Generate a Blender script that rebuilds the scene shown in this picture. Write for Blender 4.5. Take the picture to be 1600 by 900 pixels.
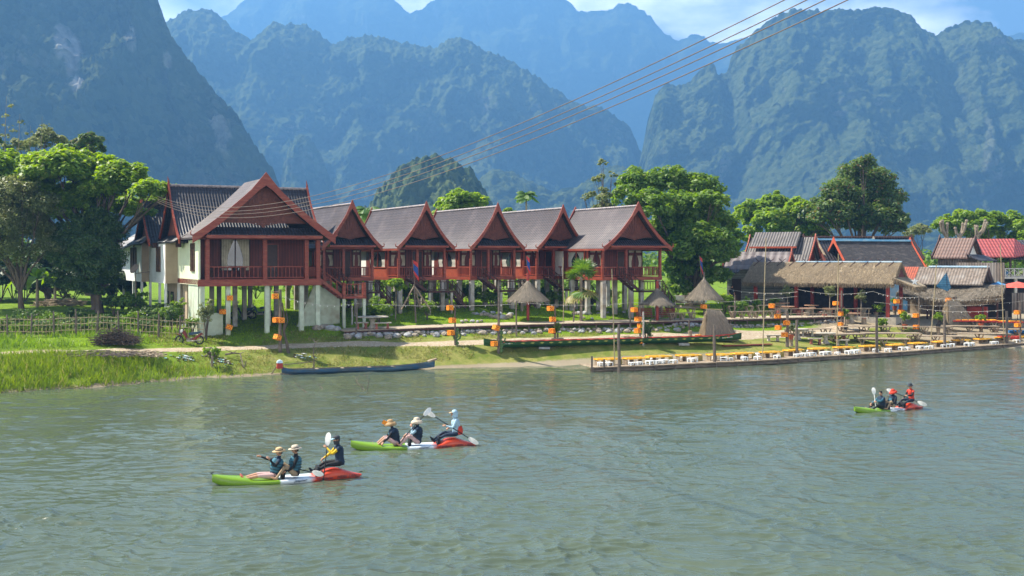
import bpy, math, random
import numpy as np
from mathutils import Vector, Matrix
random.seed(7); RNG = np.random.default_rng(7)
for o in list(bpy.data.objects): bpy.data.objects.remove(o)
SC = bpy.context.scene
COL = SC.collection
R = math.radians
# ---------------------------------------------------------------- camera
H = 6.6; F = 1778.0; HY = 405.0
cam = bpy.data.cameras.new('camera'); cam_o = bpy.data.objects.new('camera', cam); COL.objects.link(cam_o)
cam_o.location = (0, 0, H); cam_o.rotation_euler = (R(90), 0, 0)
cam.sensor_width = 36.0; cam.lens = 36.0*F/1600.0; cam.shift_y = -(450-HY)/1600.0
cam.clip_start = 0.5; cam.clip_end = 20000
SC.camera = cam_o
# ---------------------------------------------------------------- light
SUN_AZ = R(-77); SUN_EL = R(53)          # azimuth from +Y towards +X
sd = Vector((math.sin(SUN_AZ)*math.cos(SUN_EL), math.cos(SUN_AZ)*math.cos(SUN_EL), math.sin(SUN_EL)))
sl = bpy.data.lights.new('sun', 'SUN'); sl.energy = 5.0; sl.angle = R(0.53); sl.color = (1.0, 0.93, 0.80)
so = bpy.data.objects.new('sun', sl); COL.objects.link(so); so.rotation_euler = (-sd).to_track_quat('-Z', 'Y').to_euler()
W = bpy.data.worlds.new('World'); SC.world = W; W.use_nodes = True
wn = W.node_tree.nodes; wl = W.node_tree.links; wn.clear()
wo = wn.new('ShaderNodeOutputWorld'); bg = wn.new('ShaderNodeBackground'); sky = wn.new('ShaderNodeTexSky')
sky.sky_type = 'NISHITA'; sky.sun_disc = False; sky.sun_elevation = SUN_EL; sky.sun_rotation = SUN_AZ
sky.air_density = 1.0; sky.dust_density = 2.0; sky.ozone_density = 1.5; sky.altitude = 300
tc = wn.new('ShaderNodeTexCoord'); mp = wn.new('ShaderNodeMapping'); mp.inputs['Scale'].default_value = (1.0, 1.0, 2.6)
mp.inputs['Location'].default_value = (0.35, 0.2, 0.1)
nz = wn.new('ShaderNodeTexNoise'); nz.inputs['Scale'].default_value = 3.1; nz.inputs['Detail'].default_value = 9; nz.inputs['Roughness'].default_value = 0.56
rp = wn.new('ShaderNodeValToRGB'); rp.color_ramp.elements[0].position = 0.49; rp.color_ramp.elements[1].position = 0.64
mx = wn.new('ShaderNodeMixRGB'); cb = wn.new('ShaderNodeMapRange'); cb.inputs[1].default_value = .14; cb.inputs[2].default_value = .5; cb.inputs[3].default_value = 30; cb.inputs[4].default_value = 6.8
wl.new(tc.outputs['Generated'], mp.inputs[0]); wl.new(mp.outputs[0], nz.inputs[0]); sx = wn.new('ShaderNodeSeparateXYZ'); wl.new(tc.outputs['Generated'], sx.inputs[0]); wl.new(sx.outputs[2], cb.inputs[0]); wl.new(cb.outputs[0], mx.inputs[2]); lo_ = wn.new('ShaderNodeMapRange'); lo_.inputs[1].default_value = .12; lo_.inputs[2].default_value = .42; lo_.inputs[3].default_value = .075; lo_.inputs[4].default_value = 0; wl.new(sx.outputs[2], lo_.inputs[0])
ad_ = wn.new('ShaderNodeMath'); ad_.operation = 'ADD'; wl.new(nz.outputs['Fac'], ad_.inputs[0]); wl.new(lo_.outputs[0], ad_.inputs[1]); wl.new(ad_.outputs[0], rp.inputs[0])
wl.new(rp.outputs[0], mx.inputs[0]); wl.new(sky.outputs[0], mx.inputs[1]); wl.new(mx.outputs[0], bg.inputs[0])
bg.inputs[1].default_value = 0.05; wl.new(bg.outputs[0], wo.inputs[0])
vs = SC.view_settings; vs.view_transform = 'Standard'; vs.look = 'None'; vs.gamma = 1; vs.exposure = 1.68; vs.use_curve_mapping = False
cy = SC.cycles
SC.render.engine = 'CYCLES'
cy.use_denoising = True; cy.max_bounces = 6; cy.diffuse_bounces = 2; cy.glossy_bounces = 2; cy.transmission_bounces = 4
cy.transparent_max_bounces = 8; cy.volume_bounces = 0; cy.sample_clamp_indirect = 4; cy.sample_clamp_direct = 4; cy.caustics_reflective = False; cy.caustics_refractive = False
# ---------------------------------------------------------------- helpers
def P(px, py, Z): return Vector(((px-800)/F*Z, Z, H-(py-HY)/F*Z))
def X(px, Z): return (px-800)/F*Z
def hsh(ix, iy, iz, seed):
    n = (ix.astype(np.int64)*374761393 + iy.astype(np.int64)*668265263 + iz.astype(np.int64)*2147483647 + seed*1274126177) & 0xffffffff
    n = ((n ^ (n >> 13))*1274126177) & 0xffffffff
    n = (n ^ (n >> 16)) & 0xffffffff
    return n.astype(np.float64)/4294967295.0
def vnoise(p, seed=0):
    i = np.floor(p).astype(np.int64); f = p-i; f = f*f*f*(f*(f*6-15)+10)
    r = 0
    for dx in (0, 1):
        wx = f[:, 0] if dx else 1-f[:, 0]
        for dy in (0, 1):
            wy = f[:, 1] if dy else 1-f[:, 1]
            for dz in (0, 1):
                wz = f[:, 2] if dz else 1-f[:, 2]
                r = r + wx*wy*wz*hsh(i[:, 0]+dx, i[:, 1]+dy, i[:, 2]+dz, seed)
    return r*2-1
def fbm(p, oct=4, seed=0, gain=.5):
    a = 1.; r = 0.; s = 0.
    for k in range(oct):
        r = r + a*vnoise(p*(2.03**k)+k*17.3, seed+k); s += a; a *= gain
    return r/s
def worley(p, seed=0):
    i = np.floor(p).astype(np.int64); d = np.full(len(p), 9.)
    for dx in (-1, 0, 1):
        for dy in (-1, 0, 1):
            for dz in (-1, 0, 1):
                c = i+np.array([dx, dy, dz])
                q = np.stack([c[:, k]+hsh(c[:, 0], c[:, 1], c[:, 2], seed+k*7) for k in range(3)], 1)
                d = np.minimum(d, ((p-q)**2).sum(1))
    return np.sqrt(d)
def mesh_np(name, V, Fc, mats, parent=None, smooth=False, midx=None):
    """V (n,3); Fc (m,k) uniform polygons"""
    me = bpy.data.meshes.new(name); V = np.asarray(V, dtype=np.float32); Fc = np.asarray(Fc, dtype=np.int32)
    me.vertices.add(len(V)); me.vertices.foreach_set('co', V.ravel())
    m, k = Fc.shape
    me.loops.add(m*k); me.loops.foreach_set('vertex_index', Fc.ravel())
    me.polygons.add(m); me.polygons.foreach_set('loop_start', np.arange(0, m*k, k, dtype=np.int32))
    me.polygons.foreach_set('loop_total', np.full(m, k, dtype=np.int32))
    if not isinstance(mats, (list, tuple)): mats = [mats]
    for q in mats: me.materials.append(q)
    if midx is not None: me.polygons.foreach_set('material_index', np.asarray(midx, dtype=np.int32))
    if smooth: me.polygons.foreach_set('use_smooth', np.ones(m, dtype=bool))
    me.update(calc_edges=True); me.validate()
    o = bpy.data.objects.new(name, me); COL.objects.link(o)
    if parent: o.parent = parent
    return o
def grid_faces(nu, nv):
    a = np.arange((nu-1)*(nv-1)); i = a//(nv-1); j = a % (nv-1); b = i*nv+j
    return np.stack([b, b+nv, b+nv+1, b+1], 1)
class MB:
    """collects shapes of one part"""
    def __init__(s): s.v = []; s.f = []; s.m = []; s.M = Matrix()
    def add(s, vs, fs, mi=0):
        b = len(s.v); s.v += [s.M @ Vector(v) for v in vs]; s.f += [tuple(b+i for i in f) for f in fs]; s.m += [mi]*len(fs); return s
    def box(s, c, d, rz=0, rx=0, ry=0, mi=0, taper=1):
        M = Matrix.Translation(c) @ Matrix.Rotation(rz, 4, 'Z') @ Matrix.Rotation(ry, 4, 'Y') @ Matrix.Rotation(rx, 4, 'X')
        x, y, z = d[0]/2, d[1]/2, d[2]/2; t = taper
        vs = [M @ Vector(q) for q in ((-x,-y,-z),(x,-y,-z),(x,y,-z),(-x,y,-z),(-x*t,-y*t,z),(x*t,-y*t,z),(x*t,y*t,z),(-x*t,y*t,z))]
        return s.add(vs, [(0,3,2,1),(4,5,6,7),(0,1,5,4),(1,2,6,5),(2,3,7,6),(3,0,4,7)], mi)
    def b2(s, lo, hi, mi=0):
        return s.box([(a+b)/2 for a, b in zip(lo, hi)], [b-a for a, b in zip(lo, hi)], mi=mi)
    def tube(s, pts, rad, n=8, mi=0, cap=True):
        pts = [Vector(p) for p in pts]
        if not isinstance(rad, (list, tuple)): rad = [rad]*len(pts)
        vs = []; fs = []
        up = None
        for k, p in enumerate(pts):
            t = (pts[min(k+1, len(pts)-1)]-pts[max(k-1, 0)]).normalized()
            if up is None: up = Vector((0, 0, 1)) if abs(t.z) < .9 else Vector((1, 0, 0))
            a = t.cross(up)
            if a.length < 1e-4: a = t.orthogonal()
            a.normalize(); b = t.cross(a).normalized(); up = -b if k else up; up = a.cross(t)
            for q in range(n):
                th = 2*math.pi*q/n; vs.append(p+(a*math.cos(th)+b*math.sin(th))*rad[k])
        for k in range(len(pts)-1):
            for q in range(n):
                fs.append((k*n+q, k*n+(q+1) % n, (k+1)*n+(q+1) % n, (k+1)*n+q))
        if cap: fs += [tuple(range(n))[::-1], tuple(range((len(pts)-1)*n, len(pts)*n))]
        return s.add(vs, fs, mi)
    def bar(s, a, b, w, h=None, mi=0):
        """rectangular bar from a to b"""
        a = Vector(a); b = Vector(b); h = h or w; t = (b-a).normalized()
        u = Vector((0, 0, 1)) if abs(t.z) < .95 else Vector((0, 1, 0))
        x = t.cross(u).normalized()*w/2; z = x.cross(t).normalized()*h/2
        vs = [a-x-z, a+x-z, a+x+z, a-x+z, b-x-z, b+x-z, b+x+z, b-x+z]
        return s.add(vs, [(0,1,2,3),(7,6,5,4),(0,4,5,1),(1,5,6,2),(2,6,7,3),(3,7,4,0)], mi)
    def lathe(s, prof, n=16, c=(0, 0, 0), mi=0, sx=1, sy=1):
        vs = []; fs = []
        for r, z in prof:
            for q in range(n):
                th = 2*math.pi*q/n; vs.append((c[0]+r*math.cos(th)*sx, c[1]+r*math.sin(th)*sy, c[2]+z))
        for k in range(len(prof)-1):
            for q in range(n): fs.append((k*n+q, k*n+(q+1) % n, (k+1)*n+(q+1) % n, (k+1)*n+q))
        fs += [tuple(range(n))[::-1], tuple(range((len(prof)-1)*n, len(prof)*n))]
        return s.add(vs, fs, mi)
    def prism(s, poly, y0, y1, mi=0):
        """poly in (x,z), extruded along y"""
        n = len(poly); vs = [(x, y0, z) for x, z in poly]+[(x, y1, z) for x, z in poly]
        fs = [tuple(range(n)), tuple(range(2*n-1, n-1, -1))]+[(i, i+n, (i+1) % n+n, (i+1) % n) for i in range(n)]
        return s.add(vs, fs, mi)
    def strip(s, A, B, mi=0):
        n = len(A); return s.add(list(A)+list(B), [(i, i+1, n+i+1, n+i) for i in range(n-1)], mi)
    def rock(s, c, r, seed=0, sq=(1, 1, .75), mi=0):
        rg = random.Random(seed); n = 7; vs = []; fs = []
        rings = [(0.25, -.9), (.85, -.5), (1, .05), (.8, .55), (.3, .9)]
        for k, (q, z) in enumerate(rings):
            for i in range(n):
                th = 2*math.pi*(i+.5*(k % 2))/n; j = rg.uniform(.8, 1.18)
                vs.append((c[0]+r*q*j*math.cos(th)*sq[0], c[1]+r*q*j*math.sin(th)*sq[1], c[2]+r*(z+rg.uniform(-.1, .1))*sq[2]))
        for k in range(4):
            for i in range(n): fs.append((k*n+i, k*n+(i+1) % n, (k+1)*n+(i+1) % n, (k+1)*n+i))
        fs += [tuple(range(n))[::-1], tuple(range(4*n, 5*n))]
        return s.add(vs, fs, mi)
    def build(s, name, mats, parent=None, smooth=False, autos=False):
        me = bpy.data.meshes.new(name); me.from_pydata([tuple(v) for v in s.v], [], s.f)
        if not isinstance(mats, (list, tuple)): mats = [mats]
        for q in mats: me.materials.append(q)
        me.polygons.foreach_set('material_index', s.m)
        if smooth: me.polygons.foreach_set('use_smooth', [True]*len(s.f))
        me.update()
        o = bpy.data.objects.new(name, me); COL.objects.link(o)
        if parent: o.parent = parent
        return o
def tag(o, label=None, cat=None, group=None, kind=None):
    if label: o['label'] = label
    if cat: o['category'] = cat
    if group: o['group'] = group
    if kind: o['kind'] = kind
    return o
def empty(name, loc=(0, 0, 0), rz=0, label=None, cat=None, group=None):
    o = bpy.data.objects.new(name, None); COL.objects.link(o); o.location = loc; o.rotation_euler = (0, 0, rz); o.empty_display_size = .2
    return tag(o, label, cat, group)
KIDS = {}
def kids(o): return list(o.children)
def copy_tree(o, loc=None, rz=None, label=None, scale=None, top=True):
    c = o.copy(); COL.objects.link(c)
    if top:
        if loc is not None: c.location = loc
        if rz is not None: c.rotation_euler = (0, 0, rz)
        if scale is not None: c.scale = scale if hasattr(scale, '__len__') else (scale,)*3
        if label: c['label'] = label
    for ch in kids(o):
        d = copy_tree(ch, top=False); d.parent = c
    return c
# ---------------------------------------------------------------- materials
def mat(name, c1, c2=None, scale=4, rough=.8, bump=0, bscale=None, detail=6, stretch=(1, 1, 1), spec=.3, contrast=(.35, .65), c3=None, s3=.4, f3=(.5, .7), metal=0, wave=None, trans=0, obj=True):
    m = bpy.data.materials.new(name); m.use_nodes = True; n = m.node_tree.nodes; l = m.node_tree.links
    b = n['Principled BSDF']; b.inputs['Roughness'].default_value = rough; b.inputs['Specular IOR Level'].default_value = spec; b.inputs['Metallic'].default_value = metal
    c2 = c2 or tuple(q*.72 for q in c1)
    t = n.new('ShaderNodeTexCoord'); mpn = n.new('ShaderNodeMapping'); mpn.inputs['Scale'].default_value = stretch
    l.new(t.outputs['Object'], mpn.inputs[0])
    ns = n.new('ShaderNodeTexNoise'); ns.inputs['Scale'].default_value = scale; ns.inputs['Detail'].default_value = detail; ns.inputs['Roughness'].default_value = .6
    l.new(mpn.outputs[0], ns.inputs[0])
    rm = n.new('ShaderNodeMapRange'); rm.inputs[1].default_value = contrast[0]; rm.inputs[2].default_value = contrast[1]; l.new(ns.outputs['Fac'], rm.inputs[0])
    mxn = n.new('ShaderNodeMixRGB'); mxn.inputs[1].default_value = (*c1, 1); mxn.inputs[2].default_value = (*c2, 1); l.new(rm.outputs[0], mxn.inputs[0])
    out = mxn.outputs[0]
    if c3:
        n3 = n.new('ShaderNodeTexNoise'); n3.inputs['Scale'].default_value = s3; n3.inputs['Detail'].default_value = 4
        l.new(mpn.outputs[0], n3.inputs[0])
        r3 = n.new('ShaderNodeMapRange'); r3.inputs[1].default_value = f3[0]; r3.inputs[2].default_value = f3[1]; l.new(n3.outputs['Fac'], r3.inputs[0])
        m3 = n.new('ShaderNodeMixRGB'); m3.inputs[2].default_value = (*c3, 1); l.new(r3.outputs[0], m3.inputs[0]); l.new(out, m3.inputs[1]); out = m3.outputs[0]
    hgt = ns.outputs['Fac']
    if wave:   # (axis, scale, depth of colour, bumpiness)
        wv = n.new('ShaderNodeTexWave'); wv.wave_type = 'BANDS'; wv.bands_direction = wave[0]; wv.inputs['Scale'].default_value = wave[1]
        wv.wave_profile = 'SAW' if len(wave) > 4 else 'SIN'; wv.inputs['Distortion'].default_value = .4; wv.inputs['Detail Scale'].default_value = .5
        l.new(t.outputs['Object'], wv.inputs[0])
        mw = n.new('ShaderNodeMixRGB'); mw.blend_type = 'MULTIPLY'; mw.inputs[0].default_value = wave[2]; l.new(out, mw.inputs[1]); l.new(wv.outputs['Color'], mw.inputs[2]); out = mw.outputs[0]
        ad = n.new('ShaderNodeMath'); ad.operation = 'MULTIPLY_ADD'; ad.inputs[1].default_value = wave[3]; l.new(wv.outputs['Fac'], ad.inputs[0]); l.new(ns.outputs['Fac'], ad.inputs[2]); hgt = ad.outputs[0]
        bump = bump or .3
    l.new(out, b.inputs['Base Color'])
    if bump:
        bp = n.new('ShaderNodeBump'); bp.inputs['Strength'].default_value = bump; bp.inputs['Distance'].default_value = .05; l.new(hgt, bp.inputs['Height']); l.new(bp.outputs[0], b.inputs['Normal'])
    return m
def leafmat(name, c1, c2, tr=.35, gloss=.5, c3=None):
    m = bpy.data.materials.new(name); m.use_nodes = True; n = m.node_tree.nodes; l = m.node_tree.links
    b = n['Principled BSDF']; b.inputs['Roughness'].default_value = .5; b.inputs['Specular IOR Level'].default_value = gloss
    g = n.new('ShaderNodeNewGeometry'); t = n.new('ShaderNodeTexCoord'); ns = n.new('ShaderNodeTexNoise'); ns.inputs['Scale'].default_value = .9; ns.inputs['Detail'].default_value = 3
    l.new(t.outputs['Object'], ns.inputs[0])
    a = n.new('ShaderNodeMath'); a.operation = 'MULTIPLY_ADD'; a.inputs[1].default_value = .5; l.new(g.outputs['Random Per Island'], a.inputs[0]); l.new(ns.outputs['Fac'], a.inputs[2])
    r = n.new('ShaderNodeMapRange'); r.inputs[1].default_value = .45; r.inputs[2].default_value = 1.05; l.new(a.outputs[0], r.inputs[0])
    mxn = n.new('ShaderNodeMixRGB'); mxn.inputs[1].default_value = (*c1, 1); mxn.inputs[2].default_value = (*c2, 1); l.new(r.outputs[0], mxn.inputs[0])
    out = mxn.outputs[0]
    if c3:
        cp = n.new('ShaderNodeMath'); cp.operation = 'GREATER_THAN'; cp.inputs[1].default_value = .93; l.new(g.outputs['Random Per Island'], cp.inputs[0])
        m3 = n.new('ShaderNodeMixRGB'); m3.inputs[2].default_value = (*c3, 1); l.new(cp.outputs[0], m3.inputs[0]); l.new(out, m3.inputs[1]); out = m3.outputs[0]
    l.new(out, b.inputs['Base Color'])
    tb = n.new('ShaderNodeBsdfTranslucent'); hs = n.new('ShaderNodeHueSaturation'); hs.inputs['Value'].default_value = 1.6; hs.inputs['Saturation'].default_value = 1.15; hs.inputs['Hue'].default_value = .485
    l.new(out, hs.inputs['Color']); l.new(hs.outputs[0], tb.inputs[0])
    ms = n.new('ShaderNodeMixShader'); ms.inputs[0].default_value = tr; l.new(b.outputs[0], ms.inputs[1]); l.new(tb.outputs[0], ms.inputs[2])
    l.new(ms.outputs[0], n['Material Output'].inputs[0])
    return m
# ---------------------------------------------------------------- terrain height
PROF = [
 (-900, [(30,-2),(38,0),(40,.9),(43,1.5),(46,1.6),(50,2.1),(64,3.1),(100,3.3),(420,3.4)]),
 (-300, [(40,-2),(50,0),(52,.9),(54,1.5),(57,1.55),(61,2.1),(74,3.1),(100,3.3),(420,3.4)]),
 (0,   [(46,-2),(56.2,0),(58,.85),(60,1.5),(62.5,1.56),(66,2.1),(78,3.1),(100,3.3),(420,3.4)]),
 (160, [(49,-2),(59,0),(60.5,.7),(62.3,1.35),(64.5,1.45),(67,2.0),(79,2.95),(100,3.2),(420,3.4)]),
 (300, [(52,-2),(62.8,0),(64,.5),(65.6,1.2),(68,1.32),(69,1.67),(72,2.1),(80,2.5),(100,3.0),(420,3.4)]),
 (430, [(54,-2),(64.8,0),(66.3,.5),(68,1.15),(70,1.33),(72,1.9),(80,2.6),(100,3.0),(420,3.4)]),
 (550, [(56,-2),(66.5,0),(68,.4),(69.3,1.15),(70.8,1.3),(72,1.6),(72.9,1.7),(73.2,1.95),(82,2.95),(100,3.1),(420,3.4)]),
 (760, [(59,-2),(69.4,0),(70.6,.5),(71.8,1.2),(73.6,1.4),(75.4,1.66),(75.9,1.7),(76.2,2.05),(84,2.9),(100,3.1),(420,3.4)]),
 (1000,[(60,-2),(72.2,0),(73.6,.55),(75,1.1),(77.3,1.38),(79,1.6),(79.4,1.65),(79.7,2.1),(84,2.35),(90,2.8),(100,3.0),(420,3.4)]),
 (1200,[(63,-2),(75.7,0),(77.5,.45),(80,.85),(83,1.2),(86.4,1.4),(86.8,1.45),(87.1,1.98),(92,2.2),(100,2.6),(420,3.3)]),
 (1330,[(65,-2),(78.2,0),(80,.3),(83,.7),(87.5,1.3),(90,1.5),(90.5,1.6),(91.5,1.85),(96,2.0),(110,2.5),(420,3.3)]),
 (1420,[(67,-2),(80.4,0),(82,.35),(85,.75),(88.5,1.25),(91,1.5),(95,1.75),(110,2.3),(420,3.3)]),
 (1600,[(70,-2),(85,0),(87,.45),(93,1.3),(100,1.85),(115,2.3),(420,3.3)]),
 (2100,[(85,-2),(98,0),(100,.5),(106,1.3),(115,1.9),(130,2.4),(420,3.3)]),
 (3200,[(120,-2),(140,0),(143,.5),(150,1.3),(160,1.9),(180,2.4),(420,3.3)]),
]
PPX = np.array([p[0] for p in PROF], float)
BWA = np.array([(538, 72.3, 2.05), (600, 73.3, 2.1), (700, 75.1, 2.16), (760, 75.8, 2.2), (880, 77.6, 2.24), (1000, 79.2, 2.26), (1100, 82.4, 2.22), (1200, 86.4, 2.14), (1325, 90.2, 2.1)])
def gz_np(x, y):
    x = np.asarray(x, float); y = np.asarray(y, float)
    yy = np.maximum(y, 5.); px = 800+F*x/yy; px = np.clip(px, PPX[0], PPX[-1]-.01)
    hs = np.stack([np.interp(y, [a for a, b in p[1]], [b for a, b in p[1]]) for p in PROF])
    # blend with shore-aligned lookup: shift each profile so that shores line up
    sh = np.array([np.interp(0, [b for a, b in p[1][:3]], [a for a, b in p[1][:3]]) for p in PROF])
    k = np.clip(np.searchsorted(PPX, px, side='right')-1, 0, len(PROF)-2)
    t = (px-PPX[k])/(PPX[k+1]-PPX[k])
    s = sh[k]*(1-t)+sh[k+1]*t
    d = y-s
    out = np.zeros_like(x)
    for q in range(len(PROF)):
        pz = np.interp(d+sh[q], [a for a, b in PROF[q][1]], [b for a, b in PROF[q][1]])
        w = np.where(k == q, 1-t, 0)+np.where(k+1 == q, t, 0)
        out += w*pz
    # ground cut down a little below the boardwalk
    bz = np.interp(px, BWA[:, 0], BWA[:, 1]); bt = np.interp(px, BWA[:, 0], BWA[:, 2])
    cut = (px > 536) & (px < 1328) & (y > bz+.05) & (y < bz+2.8)
    return np.where(cut, np.minimum(out, bt-.2), out)
def shoreY(px):
    sh = [np.interp(0, [b for a, b in p[1][:3]], [a for a, b in p[1][:3]]) for p in PROF]
    return float(np.interp(px, PPX, sh))
def bumps(x, y):
    p = np.stack([x, y, x*0], 1)
    return .05*fbm(p*.8, 3, 5)+.10*fbm(p*.17, 2, 9)
def gz(x, y):
    a = np.array([float(x)]); b = np.array([float(y)])
    z = gz_np(a, b); return float((z+bumps(a, b)*np.clip((z+.2)*1.5, 0, 1))[0])
def G(px, Z): x = X(px, Z); return Vector((x, Z, gz(x, Z)))
def Gpx(px, py):
    """ground point seen at a pixel"""
    best = None
    Z = 50.
    while Z < 160:
        x = X(px, Z); q = P(px, py, Z).z-gz(x, Z)
        if q <= 0 and best is None: best = Z; break
        Z += .25
    Z = best or 100.
    return Vector((X(px, Z), Z, gz(X(px, Z), Z)))
# ground material
gm = bpy.data.materials.new('ground_grass_and_soil'); gm.use_nodes = True
def build_ground_mat():
    n = gm.node_tree.nodes; l = gm.node_tree.links; b = n['Principled BSDF']; b.inputs['Roughness'].default_value = .95; b.inputs['Specular IOR Level'].default_value = .1
    t = n.new('ShaderNodeTexCoord')
    def noise(sc, det=6, rg=.6):
        q = n.new('ShaderNodeTexNoise'); q.inputs['Scale'].default_value = sc; q.inputs['Detail'].default_value = det; q.inputs['Roughness'].default_value = rg; l.new(t.outputs['Object'], q.inputs[0]); return q.outputs['Fac']
    def rng(s, a, c, o0=0, o1=1):
        q = n.new('ShaderNodeMapRange'); q.inputs[1].default_value = a; q.inputs[2].default_value = c; q.inputs[3].default_value = o0; q.inputs[4].default_value = o1; l.new(s, q.inputs[0]); return q.outputs[0]
    def mix(f, a, c):
        q = n.new('ShaderNodeMixRGB')
        l.new(f, q.inputs[0])
        for i, s in ((1, a), (2, c)):
            if isinstance(s, tuple): q.inputs[i].default_value = (*s, 1)
            else: l.new(s, q.inputs[i])
        return q.outputs[0]
    at = n.new('ShaderNodeAttribute'); at.attribute_name = 'soil'
    at2 = n.new('ShaderNodeAttribute'); at2.attribute_name = 'lush'
    fine = noise(9, 8, .75); mid = noise(1.1, 5); big = noise(.22, 4)
    dry = mix(rng(fine, .35, .65), (.15, .165, .028), (.27, .25, .085))
    dry = mix(rng(mid, .42, .62), dry, (.11, .15, .022))
    lush = mix(rng(fine, .35, .65), (.11, .185, .012), (.165, .25, .02))
    lush = mix(rng(mid, .45, .7), lush, (.085, .14, .012))
    grass = mix(at2.outputs['Fac'], dry, lush)
    soil = mix(rng(fine, .35, .65), (.30, .245, .165), (.20, .16, .11))
    soil = mix(rng(big, .4, .65), soil, (.29, .245, .17))
    ad = n.new('ShaderNodeMath'); ad.operation = 'MULTIPLY_ADD'; ad.inputs[1].default_value = .9; l.new(fine, ad.inputs[0]); l.new(at.outputs['Fac'], ad.inputs[2])
    ad2 = n.new('ShaderNodeMath'); ad2.operation = 'MULTIPLY_ADD'; ad2.inputs[1].default_value = .5; l.new(mid, ad2.inputs[0]); l.new(ad.outputs[0], ad2.inputs[2])
    f = rng(ad2.outputs[0], .95, 1.2)
    l.new(mix(f, grass, soil), b.inputs['Base Color'])
    bp = n.new('ShaderNodeBump'); bp.inputs['Strength'].default_value = .9; bp.inputs['Distance'].default_value = .06; l.new(noise(14, 8, .8), bp.inputs['Height']); l.new(bp.outputs[0], b.inputs['Normal'])
build_ground_mat()
def ground_patch(name, xs, ys):
    gx, gy = np.meshgrid(xs, ys, indexing='ij'); x = gx.ravel(); y = gy.ravel()
    z = gz_np(x, y); z = z+bumps(x, y)*np.clip((z+.2)*1.5, 0, 1)
    return x, y, z
def build_ground():
    xs = np.concatenate([np.arange(-3000, -100, 100), np.arange(-100, -50, 2.5), np.arange(-50, 72, .4), np.arange(72, 130, 3), np.arange(130, 3400, 100)])
    ys = np.concatenate([np.arange(20, 52, 2), np.arange(52, 112, .33), np.arange(112, 200, 4), np.arange(200, 400, 20), np.arange(400, 6200, 200)])
    x, y, z = ground_patch('ground', xs, ys)
    o = mesh_np('ground', np.stack([x, y, z], 1), grid_faces(len(xs), len(ys))[:, ::-1], gm, smooth=True)
    px = 800+F*x/np.maximum(y, 5)
    shores = np.interp(px, PPX, [shoreY(q) for q in PPX]); d = y-shores
    soil = np.zeros_like(x); lush = np.zeros_like(x)
    # shore dirt
    wd = np.interp(px, [0, 300, 420, 560, 700, 860, 1000, 1150, 1300, 1450, 1600], [.25, .2, .25, .3, .45, .6, 1.0, 1.2, 1.5, 2.2, 3.2])
    soil = np.maximum(soil, np.clip(1.15-d/wd*.75, 0, 1))
    # pebbly yard on the right and beaten ground under the houses
    yard = np.clip((px-1240)/90, 0, 1)*np.clip((d-8.2)/1.2, 0, 1)*np.clip((24-d)/3, 0, 1)
    soil = np.maximum(soil, yard*.95)
    soil = np.maximum(soil, np.clip((px-1395)/70, 0, 1)*np.clip((d-1.0)/1, 0, 1)*np.clip((22-d)/3, 0, 1)*.72)
    und = np.clip((px-230)/40, 0, 1)*np.clip((520-px)/40, 0, 1)*np.clip((y-71)/2, 0, 1)*np.clip((84-y)/2, 0, 1)
    soil = np.maximum(soil, und*.25)
    lush = np.clip((d-5.2)/1.0, 0, 1)*np.clip((1330-px)/60, 0, 1)
    lush = np.maximum(lush, np.clip((420-px)/120, 0, 1)*.9)
    me = o.data
    for nm, a in (('soil', soil), ('lush', lush)):
        at = me.attributes.new(nm, 'FLOAT', 'POINT'); at.data.foreach_set('value', a.astype(np.float32))
    tag(o, kind='structure')
build_ground()
# path: centre line (px, Z, half width)
pathm = mat('path_dirt', (.36, .29, .20), (.27, .205, .135), scale=2.2, rough=.95, bump=.6, c3=(.42, .36, .27), s3=9, f3=(.52, .6), spec=.1)
def band(name, line, m, lift=.03, n=300, nw=9, seed=3):
    L = np.array(line, float); t = np.linspace(0, len(L)-1, n); px = np.interp(t, range(len(L)), L[:, 0]); Zc = np.interp(t, range(len(L)), L[:, 1]); hw = np.interp(t, range(len(L)), L[:, 2])
    V = []
    for i in range(n):
        x = X(px[i], Zc[i]); q = np.array([[x*.6, 3., seed]]); a = hw[i]*(1+.25*fbm(q, 3, seed)[0]); b_ = hw[i]*(1+.25*fbm(q+50, 3, seed)[0])
        for j in range(nw):
            y = Zc[i]-a+(a+b_)*j/(nw-1); e = min(j, nw-1-j)
            V.append((x, y, gz(x, y)+(lift if e > 0 else -.03)))
    return mesh_np(name, V, grid_faces(n, nw)[:, ::-1], m, smooth=True)
tag(band('path', [(-250,58.2,1.3),(0,61.3,1.1),(130,63.4,.95),(300,67,1.0),(430,69.3,.75),(550,70.6,.75),(650,71.6,.8),(760,72.9,.9),(880,74.6,1.1),(1000,76.8,1.4),(1100,79.3,1.7),(1180,82.2,1.6),(1240,83.8,1.7),(1300,86.0,1.8),(1350,88.0,1.8)], pathm), kind='structure')
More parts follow.
